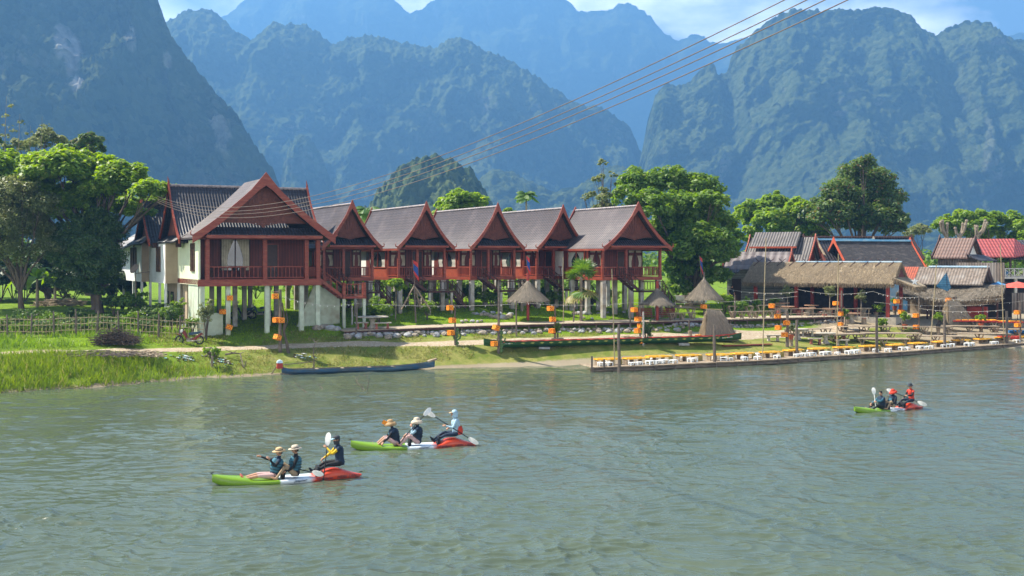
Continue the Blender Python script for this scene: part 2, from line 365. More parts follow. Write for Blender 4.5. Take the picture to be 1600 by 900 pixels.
# ---------------------------------------------------------------- water
wm = bpy.data.materials.new('river_water'); wm.use_nodes = True
def build_water():
    n = wm.node_tree.nodes; l = wm.node_tree.links; b = n['Principled BSDF']
    b.inputs['Roughness'].default_value = .035; b.inputs['IOR'].default_value = 1.33; b.inputs['Specular IOR Level'].default_value = .5
    t = n.new('ShaderNodeTexCoord')
    def noise(sc, st, det=3, rg=.55, dist=0):
        mpn = n.new('ShaderNodeMapping'); mpn.inputs['Scale'].default_value = st; l.new(t.outputs['Object'], mpn.inputs[0])
        q = n.new('ShaderNodeTexNoise'); q.inputs['Scale'].default_value = sc; q.inputs['Detail'].default_value = det; q.inputs['Roughness'].default_value = rg; q.inputs['Distortion'].default_value = dist
        l.new(mpn.outputs[0], q.inputs[0]); return q.outputs['Fac']
    bp = n.new('ShaderNodeBump'); bp.inputs['Distance'].default_value = .03; bp.inputs['Strength'].default_value = .5; l.new(noise(4.5, (.7, 1.4, 1), 4, .65), bp.inputs['Height']); l.new(bp.outputs[0], b.inputs['Normal'])
    mxn = n.new('ShaderNodeMixRGB'); mxn.inputs[1].default_value = (.055, .073, .046, 1); mxn.inputs[2].default_value = (.080, .103, .070, 1); l.new(noise(.12, (1, 2, 1), 3), mxn.inputs[0]); l.new(mxn.outputs[0], b.inputs['Base Color'])
build_water()
def n2(x, y, seed):
    ix = np.floor(x).astype(np.int64); iy = np.floor(y).astype(np.int64); fx = x-ix; fy = y-iy; fx = fx*fx*fx*(fx*(fx*6-15)+10); fy = fy*fy*fy*(fy*(fy*6-15)+10); z = ix*0
    a = hsh(ix, iy, z, seed)*(1-fx)+hsh(ix+1, iy, z, seed)*fx; c = hsh(ix, iy+1, z, seed)*(1-fx)+hsh(ix+1, iy+1, z, seed)*fx
    return (a*(1-fy)+c*fy)*2-1
AMP = 1.75
def wave_h(x, y):
    h = 0; wx = x+.6*n2(x*.35, y*.35, 90); wy = y+.5*n2(x*.4+9, y*.4, 91)
    gust = .62+.5*(n2(x*.06, y*.11, 77)*.5+.5)+.35*n2(x*.16, y*.35, 78)
    gust = np.clip(gust, .25, 1.5)*np.clip(np.interp(y, [0, 50, 80], [1, .95, .8]), 0, 1)
    for k, (lam, amp, an, st) in enumerate([(2.6, .006, .1, 2.2), (1.35, .009, -.25, 2.1), (.70, .0165, .2, 2.3), (.40, .0165, -.1, 2.2), (.24, .012, .15, 2.0), (.15, .0075, -.2, 1.8)]):
        c, s_ = math.cos(an), math.sin(an); u = (wx*c+wy*s_)/(lam*st); v = (-wx*s_+wy*c)/lam
        cut = np.clip((lam*11735/(y*y)/.62-1.1)/1.8, 0, 1)      # drop waves finer than the mesh
        q = n2(u, v, 60+k); h = h+amp*AMP*((1-2*np.abs(q)**.9) if k in (2, 3, 4) else q)*cut
    return h*gust
def build_water_mesh():
    nu, nv = 1250, 780; ang = np.linspace(-960, 960, nu)/F; rows = 11735/np.linspace(540, 118, nv); 
    A, Y = np.meshgrid(ang, rows, indexing='ij'); Xx = (A*Y).ravel(); Yy = Y.ravel(); Z = wave_h(Xx, Yy)
    v = np.stack([Xx, Yy, Z], 1)
    ed = np.zeros((nu, nv), bool); ed[0] = ed[-1] = True; ed[:, 0] = ed[:, -1] = True; v[ed.ravel(), 2] = -.03
    o = mesh_np('river_water', v, grid_faces(nu, nv)[:, ::-1], wm, smooth=True); tag(o, kind='structure')
    # calm remainder of the river around it
    y0, y1 = rows[0], rows[-1]; a0, a1 = ang[0], ang[-1]; z = -.03
    vs = [(a0*y0, y0, z), (a1*y0, y0, z), (a1*y1, y1, z), (a0*y1, y1, z), (-500, -80, z), (600, -80, z), (600, 170, z), (-500, 170, z)]
    tag(mesh_np('outer_river_water', vs, [(0, 4, 5, 1), (1, 5, 6, 2), (2, 6, 7, 3), (3, 7, 4, 0)], wm), kind='structure')
build_water_mesh()
# ---------------------------------------------------------------- mountains
def mountain_mat(name, dk=1.0, ts=.09, rk=1.0):
    m = bpy.data.materials.new(name); m.use_nodes = True; n = m.node_tree.nodes; l = m.node_tree.links; b = n['Principled BSDF']; b.inputs['Roughness'].default_value = .95; b.inputs['Specular IOR Level'].default_value = .05
    t = n.new('ShaderNodeTexCoord'); g = n.new('ShaderNodeNewGeometry')
    def noise(sc, st=(1, 1, 1), det=5, rg=.6):
        mpn = n.new('ShaderNodeMapping'); mpn.inputs['Scale'].default_value = st; l.new(t.outputs['Object'], mpn.inputs[0])
        q = n.new('ShaderNodeTexNoise'); q.inputs['Scale'].default_value = sc; q.inputs['Detail'].default_value = det; q.inputs['Roughness'].default_value = rg; l.new(mpn.outputs[0], q.inputs[0]); return q.outputs['Fac']
    def rng(s, a, c, o0=0, o1=1):
        q = n.new('ShaderNodeMapRange'); q.inputs[1].default_value = a; q.inputs[2].default_value = c; q.inputs[3].default_value = o0; q.inputs[4].default_value = o1; l.new(s, q.inputs[0]); return q.outputs[0]
    def mix(f, a, c, bt='MIX'):
        q = n.new('ShaderNodeMixRGB'); q.blend_type = bt
        l.new(f, q.inputs[0])
        for i, s in ((1, a), (2, c)):
            if isinstance(s, tuple): q.inputs[i].default_value = (*s, 1)
            else: l.new(s, q.inputs[i])
        return q.outputs[0]
    vo = n.new('ShaderNodeTexVoronoi'); vo.inputs['Scale'].default_value = ts; l.new(t.outputs['Object'], vo.inputs[0])
    vs_ = n.new('ShaderNodeSeparateColor'); l.new(vo.outputs['Color'], vs_.inputs[0])
    forest = mix(vs_.outputs[0], (.018*dk, .036*dk, .010*dk), (.085*dk, .108*dk, .034*dk))
    forest = mix(rng(noise(.012), .40, .66, 0, .7), forest, (.09*dk, .11*dk, .036*dk))
    forest = mix(rng(noise(ts*1.9, det=2), .35, .65), (.35, .35, .35), forest, 'MULTIPLY') if False else forest
    rock = mix(rng(noise(.05, (1, 1, .12)), .35, .65), (.34, .32, .29), (.14, .135, .125))
    at = n.new('ShaderNodeAttribute'); at.attribute_name = 'rock'
    sp = n.new('ShaderNodeSeparateXYZ'); l.new(g.outputs['Normal'], sp.inputs[0])
    steep = rng(sp.outputs[2], .30, .02)
    k = n.new('ShaderNodeMath'); k.operation = 'MULTIPLY_ADD'; l.new(steep, k.inputs[0]); l.new(rng(noise(.02, (1, 1, .4)), .54, .66, 0, rk), k.inputs[1]); l.new(at.outputs['Fac'], k.inputs[2])
    k.use_clamp = True
    col = mix(k.outputs[0], forest, rock)
    l.new(col, b.inputs['Base Color'])
    hh = n.new('ShaderNodeMath'); hh.operation = 'MULTIPLY_ADD'; hh.inputs[1].default_value = -1.0; l.new(vo.outputs['Distance'], hh.inputs[0]); l.new(noise(.25), hh.inputs[2])
    bp = n.new('ShaderNodeBump'); bp.inputs['Strength'].default_value = .9; bp.inputs['Distance'].default_value = .42/ts; l.new(hh.outputs[0], bp.inputs['Height']); l.new(bp.outputs[0], b.inputs['Normal'])
    return m
def massif(name, D, sil, slope=.5, nu=300, nv=110, amp=1., seed=1, ts=.09, canopy=4., buttress=.35, rock=None, cliff=1.35, tb=26):
    S = np.array(sil, float); px = np.linspace(S[0, 0], S[-1, 0], nu)
    py = np.interp(px, S[:, 0], S[:, 1]); x = (px-800)/F*D; Hh = (HY-py)/F*D+H
    Hh = np.maximum(Hh, 1)
    v = np.concatenate([np.linspace(0, 1, nv), np.linspace(1.06, 1.9, 14)])
    U, Vv = np.meshgrid(np.arange(nu), v, indexing='ij'); hu = Hh[U]; xx = x[U]
    # smoothed heights for the depth of the foot
    ker = np.ones(max(3, nu//12)); ker /= ker.sum(); Hs = np.convolve(np.pad(Hh, len(ker)//2, mode='edge'), ker, mode='same')[len(ker)//2:len(ker)//2+nu]; hs = Hs[U]
    front = np.clip(1-Vv, 0, 1)
    bt = fbm(np.stack([xx.ravel()/(tb*8.), Vv.ravel()*0, xx.ravel()*0+seed], 1), 4, seed).reshape(xx.shape)
    yy = D-slope*hs*(front**cliff)*(1+buttress*2*bt)
    zz = hu*np.where(Vv <= 1, Vv, 2-Vv)
    yy = yy+np.where(Vv > 1, (Vv-1)*hs*.8, 0)
    Pn = np.stack([xx, yy, zz], -1).reshape(-1, 3)
    # displacement: ribs, ledges, crowns
    q = Pn*np.array([1, 1, .28])/tb/2.2; rib = 1-np.abs(fbm(q, 4, seed+3))*2.4
    led = fbm(Pn*np.array([.35, .35, 1.5])/tb/2., 3, seed+9)
    bigd = fbm(Pn/(tb*6.), 3, seed+5)
    can = .6*worley(Pn/(canopy*1.7), seed+11)+.4*worley(Pn/(canopy*.8), seed+12)
    w = np.clip(front.ravel()*9, 0.12, 1)
    d = amp*(tb*.75*rib+tb*.45*led+tb*2.4*bigd)*w
    Pn[:, 1] -= d
    Pn[:, 0] -= .35*d*np.sign(bigd)*.5
    Pn[:, 2] += canopy*1.5*(1-can*1.4)*np.clip(Pn[:, 2]/20, 0, 1)+amp*tb*.12*rib*w
    Pn[:, 1] -= canopy*1.3*(1-can*1.4)
    Pn[:, 2] -= 3
    mt = mountain_mat(name+'_forest', ts=ts, dk=.62 if name == 'cliff_mountain' else .85, rk=.3 if name == 'cliff_mountain' else .45)
    o = mesh_np(name, Pn, grid_faces(nu, len(v)), mt, smooth=True)
    ra = np.zeros(len(Pn))
    if rock:
        ppx = 800+F*Pn[:, 0]/Pn[:, 1]; ppy = HY-(Pn[:, 2]-H)/Pn[:, 1]*F
        nn = fbm(Pn/14*np.array([1, 1, .35]), 4, seed+30)
        for (rx, ry, sx, sy, k) in rock:
            e = 1-np.sqrt(((ppx-rx)/sx)**2+((ppy-ry)/sy)**2)
            ra = np.maximum(ra, np.clip((e+nn*.9)*3, 0, 1)*k)
    at = o.data.attributes.new('rock', 'FLOAT', 'POINT'); at.data.foreach_set('value', ra.astype(np.float32))
    return tag(o, kind='structure')
massif('cliff_mountain', 1050, [(-420,-160),(-200,-260),(60,-240),(200,-120),(240,-50),(251,0),(262,30),(275,60),(310,110),(345,150),(370,175),(395,215),(410,240),(430,265),(438,285),(444,330),(452,380),(460,412)],
       slope=.55, nu=640, nv=260, seed=2, ts=.13, canopy=4.2, tb=20, amp=1.25, buttress=.5, rock=[(112,95,20,46,1),(97,70,14,30,.8),(205,60,10,22,.6),(262,95,8,14,.6),(345,205,16,40,.45),(120,125,10,14,1)], cliff=1.2)
massif('forest_mountain', 2050, [(150,200),(200,90),(264,35),(290,18),(320,12),(345,25),(370,50),(395,63),(405,55),(420,42),(432,34),(450,40),(475,38),(500,52),(520,70),(545,60),(580,55),(610,62),(640,68),(680,75),(700,62),(715,56),(735,65),(752,78),(775,85),(800,95),(830,115),(860,135),(890,155),(915,165),(935,165),(965,185),(978,190),(990,210),(1003,240),(1015,280),(1030,330),(1050,412)],
       slope=.75, nu=460, nv=170, seed=21, ts=.085, canopy=6, tb=34, cliff=1.0, buttress=.5)
massif('far_mountain', 3900, [(200,200),(300,70),(340,35),(360,20),(385,2),(400,-12),(520,-30),(600,-14),(625,8),(640,22),(660,14),(680,0),(700,-14),(780,-30),(860,-14),(885,0),(905,18),(920,20),(950,18),(965,8),(985,8),(1010,20),(1030,45),(1050,62),(1062,66),(1075,58),(1095,56),(1110,68),(1130,70),(1160,60),(1230,70),(1350,110),(1500,90),(1575,58),(1592,52),(1610,60),(1700,150),(1800,400)],
       slope=.5, nu=360, nv=110, seed=33, ts=.045, canopy=9, tb=60, cliff=1.3)
massif('karst_mountain', 1800, [(962,412),(982,330),(992,290),(1003,235),(1012,190),(1025,145),(1040,130),(1060,135),(1080,125),(1095,108),(1106,98),(1117,99),(1121,118),(1136,113),(1141,90),(1150,75),(1165,62),(1190,38),(1220,20),(1240,12),(1260,14),(1290,15),(1330,14),(1345,15),(1370,9),(1395,12),(1420,22),(1440,45),(1452,50),(1462,58),(1470,48),(1490,40),(1510,33),(1545,35),(1560,52),(1575,60),(1600,65),(1640,50),(1700,20),(1800,40),(2000,100),(2300,170),(2600,380)],
       slope=.62, nu=560, nv=190, seed=54, ts=.095, canopy=5, tb=30, cliff=1.15, buttress=.5, rock=[(1545,230,8,50,.22)])
massif('foothill', 1450, [(690,412),(720,320),(752,275),(775,262),(800,266),(830,282),(860,298),(900,292),(935,270),(960,255),(1000,268),(1060,290),(1150,320),(1300,345),(1500,345),(1750,330),(2000,412)],
       slope=.9, nu=360, nv=70, seed=61, ts=.09, canopy=5, tb=20, cliff=1.0, amp=.8)
massif('rock_pinnacle', 1650, [(405,412),(428,330),(442,262),(455,222),(470,208),(486,215),(502,240),(515,275),(532,320),(560,412)], slope=.7, nu=110, nv=70, seed=71, ts=.1, canopy=4.5, tb=16, amp=.7)
massif('wooded_hill', 620, [(530,412),(556,345),(572,322),(590,300),(608,277),(630,256),(650,244),(680,240),(708,245),(725,256),(738,262),(748,280),(764,300),(774,325),(790,360),(805,412)], slope=1.0, nu=220, nv=110, seed=81, ts=.22, canopy=4.2, tb=9, cliff=.75, amp=.75)
# ---------------------------------------------------------------- haze
hz = MB(); hz.b2((-3600, -90, -4), (3600, 4500, 960))
hm = bpy.data.materials.new('haze_air'); hm.use_nodes = True; hn = hm.node_tree.nodes; hl = hm.node_tree.links; hn.remove(hn['Principled BSDF'])
pv = hn.new('ShaderNodeVolumePrincipled'); pv.inputs['Color'].default_value = (.165, .42, .86, 1); pv.inputs['Density'].default_value = .00041; pv.inputs['Anisotropy'].default_value = .25
hl.new(pv.outputs[0], hn['Material Output'].inputs['Volume'])
tag(hz.build('haze', hm), kind='stuff')
# ---------------------------------------------------------------- building materials
def roofmat(name, c1, c2, rows=1.3, cols=1.2, rough=.55, bump=.8, spec=.4, c3=None, rowd=.55, axis='Y', cold=.3):
    m = bpy.data.materials.new(name); m.use_nodes = True; n = m.node_tree.nodes; l = m.node_tree.links; b = n['Principled BSDF']; b.inputs['Roughness'].default_value = rough; b.inputs['Specular IOR Level'].default_value = spec
    t = n.new('ShaderNodeTexCoord')
    ns = n.new('ShaderNodeTexNoise'); ns.inputs['Scale'].default_value = 2.2; ns.inputs['Detail'].default_value = 8; ns.inputs['Roughness'].default_value = .7; oi = n.new('ShaderNodeObjectInfo'); va = n.new('ShaderNodeVectorMath'); va.operation = 'ADD'; om = n.new('ShaderNodeMath'); om.operation = 'MULTIPLY'; om.inputs[1].default_value = 37; l.new(oi.outputs['Random'], om.inputs[0]); l.new(om.outputs[0], va.inputs[1]); l.new(t.outputs['Object'], va.inputs[0]); l.new(va.outputs[0], ns.inputs[0])
    rm = n.new('ShaderNodeMapRange'); rm.inputs[1].default_value = .35; rm.inputs[2].default_value = .68; l.new(ns.outputs['Fac'], rm.inputs[0])
    mxn = n.new('ShaderNodeMixRGB'); mxn.inputs[1].default_value = (*c1, 1); mxn.inputs[2].default_value = (*c2, 1); l.new(rm.outputs[0], mxn.inputs[0]); out = mxn.outputs[0]
    if c3:
        n3 = n.new('ShaderNodeTexNoise'); n3.inputs['Scale'].default_value = .45; n3.inputs['Detail'].default_value = 7; n3.inputs['Roughness'].default_value = .7; l.new(va.outputs[0], n3.inputs[0])
        r3 = n.new('ShaderNodeMapRange'); r3.inputs[1].default_value = .5; r3.inputs[2].default_value = .66; l.new(n3.outputs['Fac'], r3.inputs[0])
        m3 = n.new('ShaderNodeMixRGB'); m3.inputs[2].default_value = (*c3, 1); l.new(r3.outputs[0], m3.inputs[0]); l.new(out, m3.inputs[1]); out = m3.outputs[0]
    hs = None
    for ax, sc, dp, prof in (('Z', rows, rowd, 'SAW'), (axis, cols, cold, 'SIN')):
        if not sc: continue
        wv = n.new('ShaderNodeTexWave'); wv.wave_type = 'BANDS'; wv.bands_direction = ax; wv.inputs['Scale'].default_value = sc; wv.wave_profile = prof; wv.inputs['Distortion'].default_value = .25; wv.inputs['Detail Scale'].default_value = .6
        l.new(t.outputs['Object'], wv.inputs[0])
        rr = n.new('ShaderNodeMapRange'); rr.inputs[3].default_value = 1-dp; rr.inputs[4].default_value = 1.05; l.new(wv.outputs['Fac'], rr.inputs[0])
        mw = n.new('ShaderNodeMixRGB'); mw.blend_type = 'MULTIPLY'; mw.inputs[0].default_value = 1; l.new(out, mw.inputs[1]); l.new(rr.outputs[0], mw.inputs[2]); out = mw.outputs[0]
        a = n.new('ShaderNodeMath'); a.operation = 'ADD'; l.new(wv.outputs['Fac'], a.inputs[0])
        if hs: l.new(hs, a.inputs[1])
        hs = a.outputs[0]
    l.new(out, b.inputs['Base Color'])
    bp = n.new('ShaderNodeBump'); bp.inputs['Strength'].default_value = bump; bp.inputs['Distance'].default_value = .05; l.new(hs, bp.inputs['Height']); l.new(bp.outputs[0], b.inputs['Normal'])
    return m
M = {}
M['wood_red'] = mat('red_stained_wood', (.25, .045, .022), (.155, .028, .016), scale=3, rough=.5, bump=.15, stretch=(1, 1, 5), spec=.35, c3=(.26, .075, .04), s3=1.2)
M['wood_wall'] = mat('red_board_wall', (.16, .030, .020), (.095, .018, .013), scale=2.5, rough=.55, wave=('X', 1.6, .5, .8, 1), stretch=(1, 1, .2))
M['wood_wall_y'] = mat('red_board_wall_side', (.20, .040, .024), (.12, .024, .015), scale=2.5, rough=.55, wave=('Y', 1.6, .5, .8, 1), stretch=(1, 1, .2))
M['wood_orange'] = mat('sunlit_red_and_orange_wood', (.42, .085, .04), (.30, .06, .03), scale=3, rough=.5, wave=('Y', 1.9, .45, .6))  # sunlight painted into left-side rails, panels and frames; elsewhere plain orange boards
M['wood_dark'] = mat('dark_brown_wood', (.07, .025, .018), (.035, .014, .011), scale=3, rough=.6)
M['concrete'] = mat('weathered_concrete_post', (.46, .45, .41), (.27, .24, .20), scale=2.5, rough=.9, bump=.4, c3=(.24, .19, .13), s3=.8)
M['concrete_green'] = mat('pale_green_painted_concrete', (.50, .56, .44), (.40, .45, .34), scale=2.5, rough=.85, c3=(.30, .28, .2), s3=.9)
M['tile_mauve'] = roofmat('mauve_roof_tiles', (.09, .067, .067), (.055, .042, .043), rows=1.5, cols=1.15, rowd=.38, cold=.22, c3=(.14, .108, .105))
M['tile_dark'] = roofmat('dark_roof_tiles', (.042, .036, .045), (.022, .02, .026), rows=1.2, cols=1.6, rough=.45, spec=.45, axis='X', cold=.35)  # dark tiles, darkened further to stand for the backlit main slope
M['tile_darky'] = roofmat('dark_roof_tiles_side', (.042, .036, .045), (.022, .02, .026), rows=1.2, cols=1.6, rough=.45, spec=.45, axis='Y', cold=.35)
M['tile_grey'] = roofmat('grey_roof_sheets', (.33, .31, .30), (.24, .23, .23), rows=.5, cols=1.0, c3=(.4, .38, .36))
M['ridge'] = mat('ridge_cap_tiles', (.33, .29, .28), (.2, .17, .17), scale=4, rough=.7)
M['wall_white'] = mat('white_plaster_wall', (.74, .76, .74), (.62, .64, .63), scale=1.2, rough=.9, bump=.1, c3=(.55, .52, .45), s3=.5, f3=(.56, .75))
M['wall_pale'] = mat('pale_green_plaster', (.68, .72, .50), (.60, .63, .44), scale=1.2, rough=.9, c3=(.62, .60, .45), s3=.5)
M['wall_shaded_beige'] = mat('shaded_beige_plaster', (.42, .33, .22), (.36, .28, .19), scale=1.5, rough=.9)  # beige tone paints in the shade of the front-facing walls
M['glass'] = mat('window_glass', (.03, .035, .035), (.02, .022, .022), rough=.06, spec=.7)
M['curtain'] = mat('cream_curtain', (.62, .56, .42), (.42, .38, .28), scale=3, rough=.9, wave=('X', 3.0, .5, 1.0))
M['curtain_y'] = mat('cream_curtain_side', (.62, .60, .52), (.45, .43, .36), scale=3, rough=.9, wave=('Y', 3.0, .5, 1.0))
M['door'] = mat('dark_door', (.05, .02, .014), (.03, .013, .01), rough=.45)
M['shutter'] = mat('brown_shutter', (.16, .09, .045), (.09, .05, .03), rough=.7, wave=('Z', 3.5, .5, .5))
M['gable'] = mat('carved_gable_panel', (.15, .045, .027), (.085, .026, .018), scale=5, rough=.6, bump=.3)
M['white_panel'] = mat('white_painted_panel', (.75, .74, .70), (.66, .65, .61), rough=.7)

def prof_pts(hw, rise, c, n=9):
    pts = []
    for i in range(n+1):
        t = i/n; pts.append((hw*t, rise*((1-c)*(1-t)+c*(1-t)**2)))
    return pts
def roof_slab(mb, hw, rise, c, y0, y1, zb, th=.1, n=9, side=(-1, 1), mi=0):
    """two curved slopes, ridge along local y at x=0, eaves at zb"""
    P_ = prof_pts(hw, rise, c, n)
    for s in side:
        vs = []
        for y in (y0, y1):
            for (x, z) in P_: vs.append((s*x, y, zb+z))
            for (x, z) in P_: vs.append((s*x, y, zb+z-th))
        m = n+1; fs = []
        for i in range(n):
            a, b, c_, d = i, i+1, 2*m+i+1, 2*m+i
            fs.append((a, b, c_, d) if s < 0 else (a, d, c_, b))
            a, b, c_, d = m+i, m+i+1, 3*m+i+1, 3*m+i
            fs.append((a, d, c_, b) if s < 0 else (a, b, c_, d))
            fs.append((i, m+i, m+i+1, i+1)); fs.append((2*m+i, 2*m+i+1, 3*m+i+1, 3*m+i))
        fs.append((n, m+n, 3*m+n, 2*m+n))
        mb.add(vs, fs, mi)
def barge(mb, hw, rise, c, y, zb, wd=.34, th=.09, ext=.18, n=10, mi=0):
    """curved boards along a gable edge at plane y, with pointed top"""
    P_ = prof_pts(hw+ext*.4, rise, c, n)
    for s in (-1, 1):
        vs = []
        for yy in (y-th/2, y+th/2):
            for k, (x, z) in enumerate(P_): vs.append((s*x, yy+s*.0015, zb+z+.13+(.35*(1-k/2) if k < 2 else 0)*.6))
            for k, (x, z) in enumerate(P_): vs.append((s*x, yy+s*.0015, zb+z+.13-wd*(1.25 if k == 0 else 1)))
        m = n+1; fs = []
        for i in range(n):
            fs += [(i, i+1, m+i+1, m+i), (2*m+i, 3*m+i, 3*m+i+1, 2*m+i+1), (i, 2*m+i, 2*m+i+1, i+1), (m+i, m+i+1, 3*m+i+1, 3*m+i)]
        fs += [(0, m, 3*m, 2*m), (n, 2*m+n, 3*m+n, m+n)]
        mb.add(vs, fs, mi)
    # small curled hooks at the eaves
    for s in (-1, 1):
        x = s*(hw+ext*.3); mb.tube([(x-s*.05, y, zb+.1), (x+s*.12, y, zb+.14), (x+s*.15, y, zb+.28), (x+s*.08, y, zb+.4)], [.05, .045, .03, .012], 5, mi)
def finial(mb, x, y, z, h=.5, mi=0):
    mb.tube([(x, y, z-.1), (x, y, z+h*.35), (x, y-.03, z+h*.7), (x, y-.06, z+h)], [.09, .07, .035, .008], 5, mi)
def gable_panel(root, hw, rise, c, y, zb, z_cut, name='gable_panel'):
    P_ = [p for p in prof_pts(hw, rise, c, 12)]
    top = [(x, z-.12) for x, z in P_ if z-.12 > z_cut]
    # width at the cut
    poly = [(-x, zb+z) for x, z in top[::-1]]+[(x, zb+z) for x, z in top[1:]]
    g = MB(); g.prism(poly, y, y+.06)
    base_z = zb+z_cut+.03
    # sunburst of carved rays
    for k in range(1, 16):
        th = math.pi*k/16; dx, dz = math.cos(th), math.sin(th); L = .1
        while True:
            xx = abs(dx*L); i = None
            tt = min(1, xx/hw); zz = rise*((1-c)*(1-tt)+c*(1-tt)**2)-.34
            if dz*L > zz-z_cut or xx > hw*.9: break
            L += .05
            if L > 4: break
        if L > .35: g.bar((dx*.16, y-.012, base_z+dz*.16), (dx*(L-.06), y-.012, base_z+dz*(L-.06)), .045, .05)
    g.tube([(0, y-.02, base_z+.02), (0, y+.03, base_z+.02)], .14, 10)
    return g.build(name, M['gable'], root)
def railing(root, a, b, z, h=.7, step=.17, mt=None, name='railing', post=True):
    g = MB(); a = Vector(a); b = Vector(b); L = (b-a).length; n = max(2, int(L/step)); zb = Vector((0, 0, z))
    up = Vector((0, 0, 1))
    g.bar(a+zb+up*h, b+zb+up*h, .07, .06); g.bar(a+zb+up*.1, b+zb+up*.1, .05, .05)
    for i in range(1, n):
        p = a+(b-a)*i/n+zb; g.bar(p+up*.12, p+up*(h-.02), .035)
    return g.build(name, mt or M['wood_red'], root)
def curtain_pair(root, x0, x1, y, z0, z1, mt, along='x'):
    for s in (0, 1):
        g = MB(); n = 8; A = []; B = []; w = x1-x0
        for i in range(n+1):
            z = z1+(z0-z1)*i/n; f = .46*(1-.55*math.sin(min(1, i/n*1.3)*math.pi/2)) if i < n*.7 else .46*(.45+.12*(i/n-.7)/.3)
            a, b = (x0, x0+w*f) if s == 0 else (x1, x1-w*f)
            for L_, q in ((A, a), (B, b)): L_.append((q, y+.02*math.sin(i), z) if along == 'x' else (y+.02*math.sin(i), q, z))
        g.strip(A, B); o = g.build('curtain', mt, root)
def window_x(root, x0, x1, y, z0, z1, curtains=True, mull=1, fr='wood_dark', name='window'):
    """window in a wall facing local -y"""
    g = MB(); w = .06
    g.b2((x0-w, y-.05, z1), (x1+w, y+.05, z1+w)); g.b2((x0-w, y-.05, z0-w), (x1+w, y+.05, z0)); g.b2((x0-w, y-.05, z0), (x0, y+.05, z1)); g.b2((x1, y-.05, z0), (x1+w, y+.05, z1))
    for k in range(mull): q = x0+(x1-x0)*(k+1)/(mull+1); g.b2((q-.025, y-.04, z0), (q+.025, y+.03, z1))
    f = g.build(name, M[fr], root)
    p = MB(); p.b2((x0, y+.028, z0), (x1, y+.034, z1)); p.build('pane', M['glass'], f)
    if curtains: curtain_pair(f, x0, x1, y+.005, z0, z1, M['curtain'])
    return f
def window_y(root, y0, y1, x, z0, z1, curtains=True, mull=1, fr='wood_orange', name='window', pane='glass'):
    """window in a wall facing local -x"""
    g = MB(); w = .06
    g.b2((x-.05, y0-w, z1), (x+.05, y1+w, z1+w)); g.b2((x-.05, y0-w, z0-w), (x+.05, y1+w, z0)); g.b2((x-.05, y0-w, z0), (x+.05, y0, z1)); g.b2((x-.05, y1, z0), (x+.05, y1+w, z1))
    for k in range(mull): q = y0+(y1-y0)*(k+1)/(mull+1); g.b2((x-.04, q-.025, z0), (x+.03, q+.025, z1))
    f = g.build(name, M[fr], root)
    p = MB(); p.b2((x+.028, y0, z0), (x+.034, y1, z1)); p.build('pane', M[pane], f)
    if curtains: curtain_pair(f, y0, y1, x+.005, z0, z1, M['curtain_y'], 'y')
    return f
def stairs(root, a, b, w, side=(0, 1, 0), n=7, mt=None, rail=True, name='staircase'):
    """flight from a (top) to b (bottom), steps w wide along side"""
    g = MB(); a = Vector(a); b = Vector(b); sv = Vector(side)
    for s in (-1, 1): g.bar(a+sv*s*w/2, b+sv*s*w/2, .06, .2)
    for i in range(n):
        p = a+(b-a)*(i+.5)/n; d = (b-a); d.z = 0; d.normalize()
        rz = math.atan2(sv.y, sv.x); g.box(p+Vector((0, 0, .05)), (w, .26, .05), rz=rz)
    o = g.build(name, mt or M['wood_dark'], root)
    if rail:
        r = MB(); up = Vector((0, 0, .75))
        for s in (-1, 1):
            p0 = a+sv*s*w/2; p1 = b+sv*s*w/2; r.bar(p0+up, p1+up, .05)
            for i in range(5): q = p0+(p1-p0)*i/4; r.bar(q, q+up, .045)
        r.build('handrail', mt or M['wood_dark'], o)
    return o

